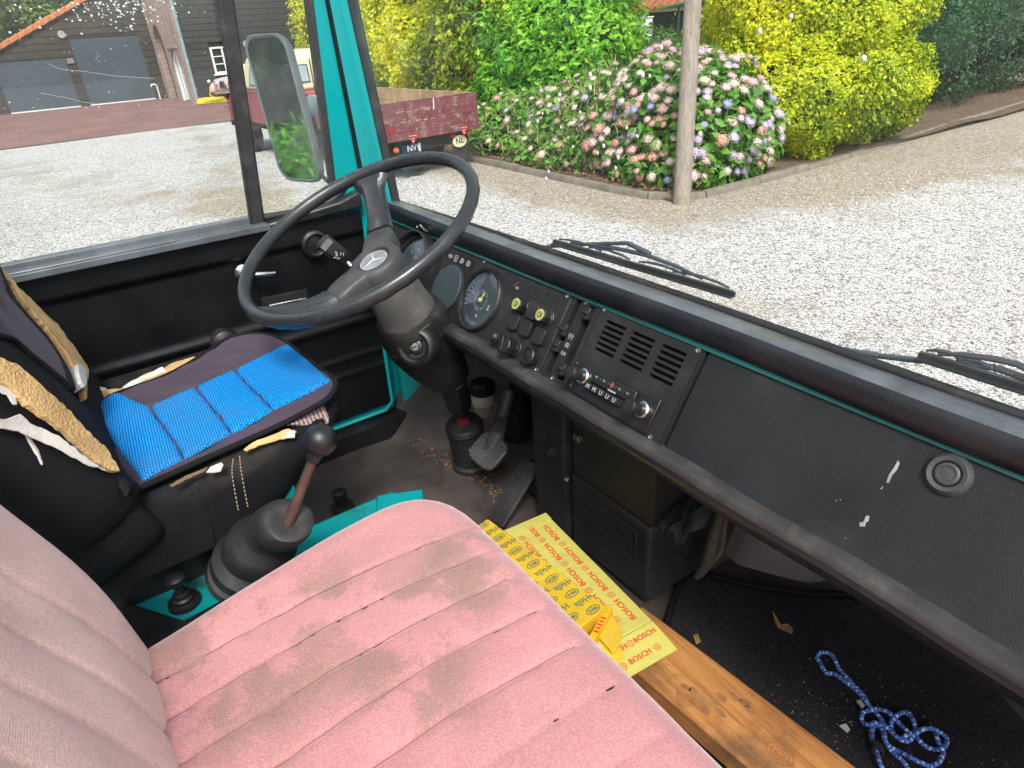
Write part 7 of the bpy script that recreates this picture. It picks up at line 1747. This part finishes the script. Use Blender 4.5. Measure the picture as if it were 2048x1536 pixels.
while z < 3.5:
    z1 = z + .20; segs = [(5.62, 12.0)]
    if z1 > wz0 and z < wz1: segs = [(5.62, w0), (w1, 12.0)]
    for a, b_ in segs:
        mb = MB(); mb.prism([(WXp - .045, a, z), (WXp + .02 + rnd.uniform(-.004, .004), a, z), (WXp + .004, a, z1 - .01), (WXp - .045, a, z1 - .01)], (0, b_ - a, 0)); build('weatherboard', mb, M['board'], barn, 0)
    z = z1
mb = MB()
for (a, b_, c_, d_) in ((w0, w1, wz0, wz0 + .08), (w0, w1, wz1 - .06, wz1), (w0, w0 + .07, wz0 + .08, wz1 - .06), (w1 - .07, w1, wz0 + .08, wz1 - .06)): mb.box(WXp - .03, WXp + .05, a, b_, c_, d_)
wf = build('wing_window', mb, M['white'], barn, 0)
mb = MB(); mb.box(WXp - .02, WXp + .03, (w0 + w1) / 2 - .03, (w0 + w1) / 2 + .03, wz0 + .08, wz1 - .06)
for k in (1, 2): zz_ = wz0 + .08 + (wz1 - wz0 - .14) * k / 3; mb.box(WXp - .018, WXp + .028, w0 + .07, (w0 + w1) / 2 - .03, zz_ - .015, zz_ + .015); mb.box(WXp - .018, WXp + .028, (w0 + w1) / 2 + .03, w1 - .07, zz_ - .015, zz_ + .015)
build('glazing_bar', mb, M['white'], wf, 0)
mb = MB(); mb.box(WXp - .03, WXp - .02, w0 + .07, w1 - .07, wz0 + .08, wz1 - .06); build('pane', mb, M['darkglass'], wf, 0)
mb = MB(); mb.box(WXp, WXp + .07, w0 - .06, w1 + .06, wz0 - .04, wz0 - .002); build('window_ledge', mb, M['white'], wf, 0)
mb = MB(); c = ax(492, 88, WXp + .03); mb.lathe(c, X_, [(.12, 0), (.115, .05), (.05, .05), (.0005, .05)], 18); build('wall_lamp', mb, M['printgrey'], barn, 40)
# white pipe with a bent top by the porch
q = az(321, 198, .02); mb = MB(); mb.tube([q, q + [0, 0, .52], q + [0, -.05, .58], q + [0, -.18, .58], q + [0, -.22, .50]], .028, 8); o = build('vent_pipe', mb, M['white'], smooth=60, loc=tuple(q)); tag(o, "white bent pipe standing between the garage door and the brick porch", 'pipe')
# yellow hose wound on the ground with its lance
q = az(425, 207, .03); M['hose'] = mat('yellow hose', (.75, .55, .02), .5, .1)
hz = thing('garden_hose', q, "yellow hose coiled on the paving at the foot of the black wall", 'hose')
mb = MB(); mb.tube([q + np.array([.25 * math.cos(k * .4) * (1 + .03 * k / 5), .55 * math.sin(k * .4) * (1 - .02 * k / 5), .03 + .0025 * k]) for k in range(60)], .035, 6); build('coil', mb, M['hose'], hz, 50)
mb = MB(); mb.tube([q + [.05, .3, .05], ax(420, 190, q[0] + .1), ax(421, 170, q[0] + .15)], .022, 6); build('lance', mb, M['hose'], hz, 50)
mb = MB(); mb.ball(ax(418, 163, q[0] + .15), .06, 10, 7); build('nozzle', mb, M['white'], hz, 50)
# vintage car nose by the wall
q = az(452, 203, .02); q = np.array([-27.7, 6.35, 0]); cx0 = q[0]; car = thing('vintage_car', (cx0, q[1], 0), "pale pink vintage car with chrome grille parked by the black barn wall", 'car')
M['pinkcar'] = mat('pale pink paint', (.62, .38, .38), .35, .1, 2)
Cc = np.array([cx0, q[1], 0])
def carring(x, w, z0, z1, pw=.6, n=20): return [(Cc[0] + x, Cc[1] + w * math.copysign(abs(math.cos(t)) ** pw, math.cos(t)), (z0 + z1) / 2 + (z1 - z0) / 2 * math.copysign(abs(math.sin(t)) ** pw, math.sin(t))) for t in np.linspace(0, 2 * math.pi, n + 1)[:-1]]
mb = MB(); mb.loft([carring(0, .55, .50, .88), carring(-.12, .68, .40, .96), carring(-.9, .76, .32, 1.02), carring(-1.9, .80, .30, 1.02), carring(-3.6, .74, .34, .98), carring(-3.9, .5, .45, .85)]); build('body', mb, M['pinkcar'], car, 60)
mb = MB(); mb.loft([carring(-1.1, .60, .98, 1.02), carring(-1.55, .56, 1.0, 1.40), carring(-2.6, .56, 1.0, 1.42), carring(-3.2, .58, .95, 1.0)]); build('roof', mb, M['cream'], car, 60)
mb = MB(); mb.lathe(Cc + [.0, 0, .70], X_, [(.19, -.06), (.19, .03), (.15, .05)], 20, sx=1.0); gl_ = build('grille', mb, M['chrome'], car, 40)
for k in range(-3, 4): mb = MB(); mb.box(Cc[0] + .05, Cc[0] + .062, Cc[1] + .042 * k - .007, Cc[1] + .042 * k + .007, .56, .84); build('grille_bar', mb, M['pit'], gl_, 0)
for s in (-1, 1):
    mb = MB(); mb.lathe(Cc + [-.03, s * .40, .74], X_, [(.10, -.05), (.105, .05), (.09, .07), (.0005, .10)], 18); build('headlight', mb, M['chrome'], car, 40)
    mb = MB(); mb.ball(Cc + np.array([-.35, s * .66, .55]), 1, 14, 9, (.48, .17, .30)); build('front_wing', mb, M['pinkcar'], car, 60)
    for x in (-.45, -3.2): mb = MB(); mb.lathe(Cc + [x, s * .66 - .08, .30], Y_, [(.17, 0), (.29, .01), (.30, .04), (.30, .13), (.28, .16), (.17, .16)], 20); build('wheel', mb, M['tyre'], car, 40)
mb = MB(); mb.tube([Cc + [.0, -.72, .42], Cc + [.14, -.5, .42], Cc + [.16, 0, .42], Cc + [.14, .5, .42], Cc + [.0, .72, .42]], .045, 8); build('bumper', mb, M['chrome'], car, 50)
car.rotation_euler.z = R_(-60); car.scale = (.88, .88, .86)
bpy.context.view_layer.update()
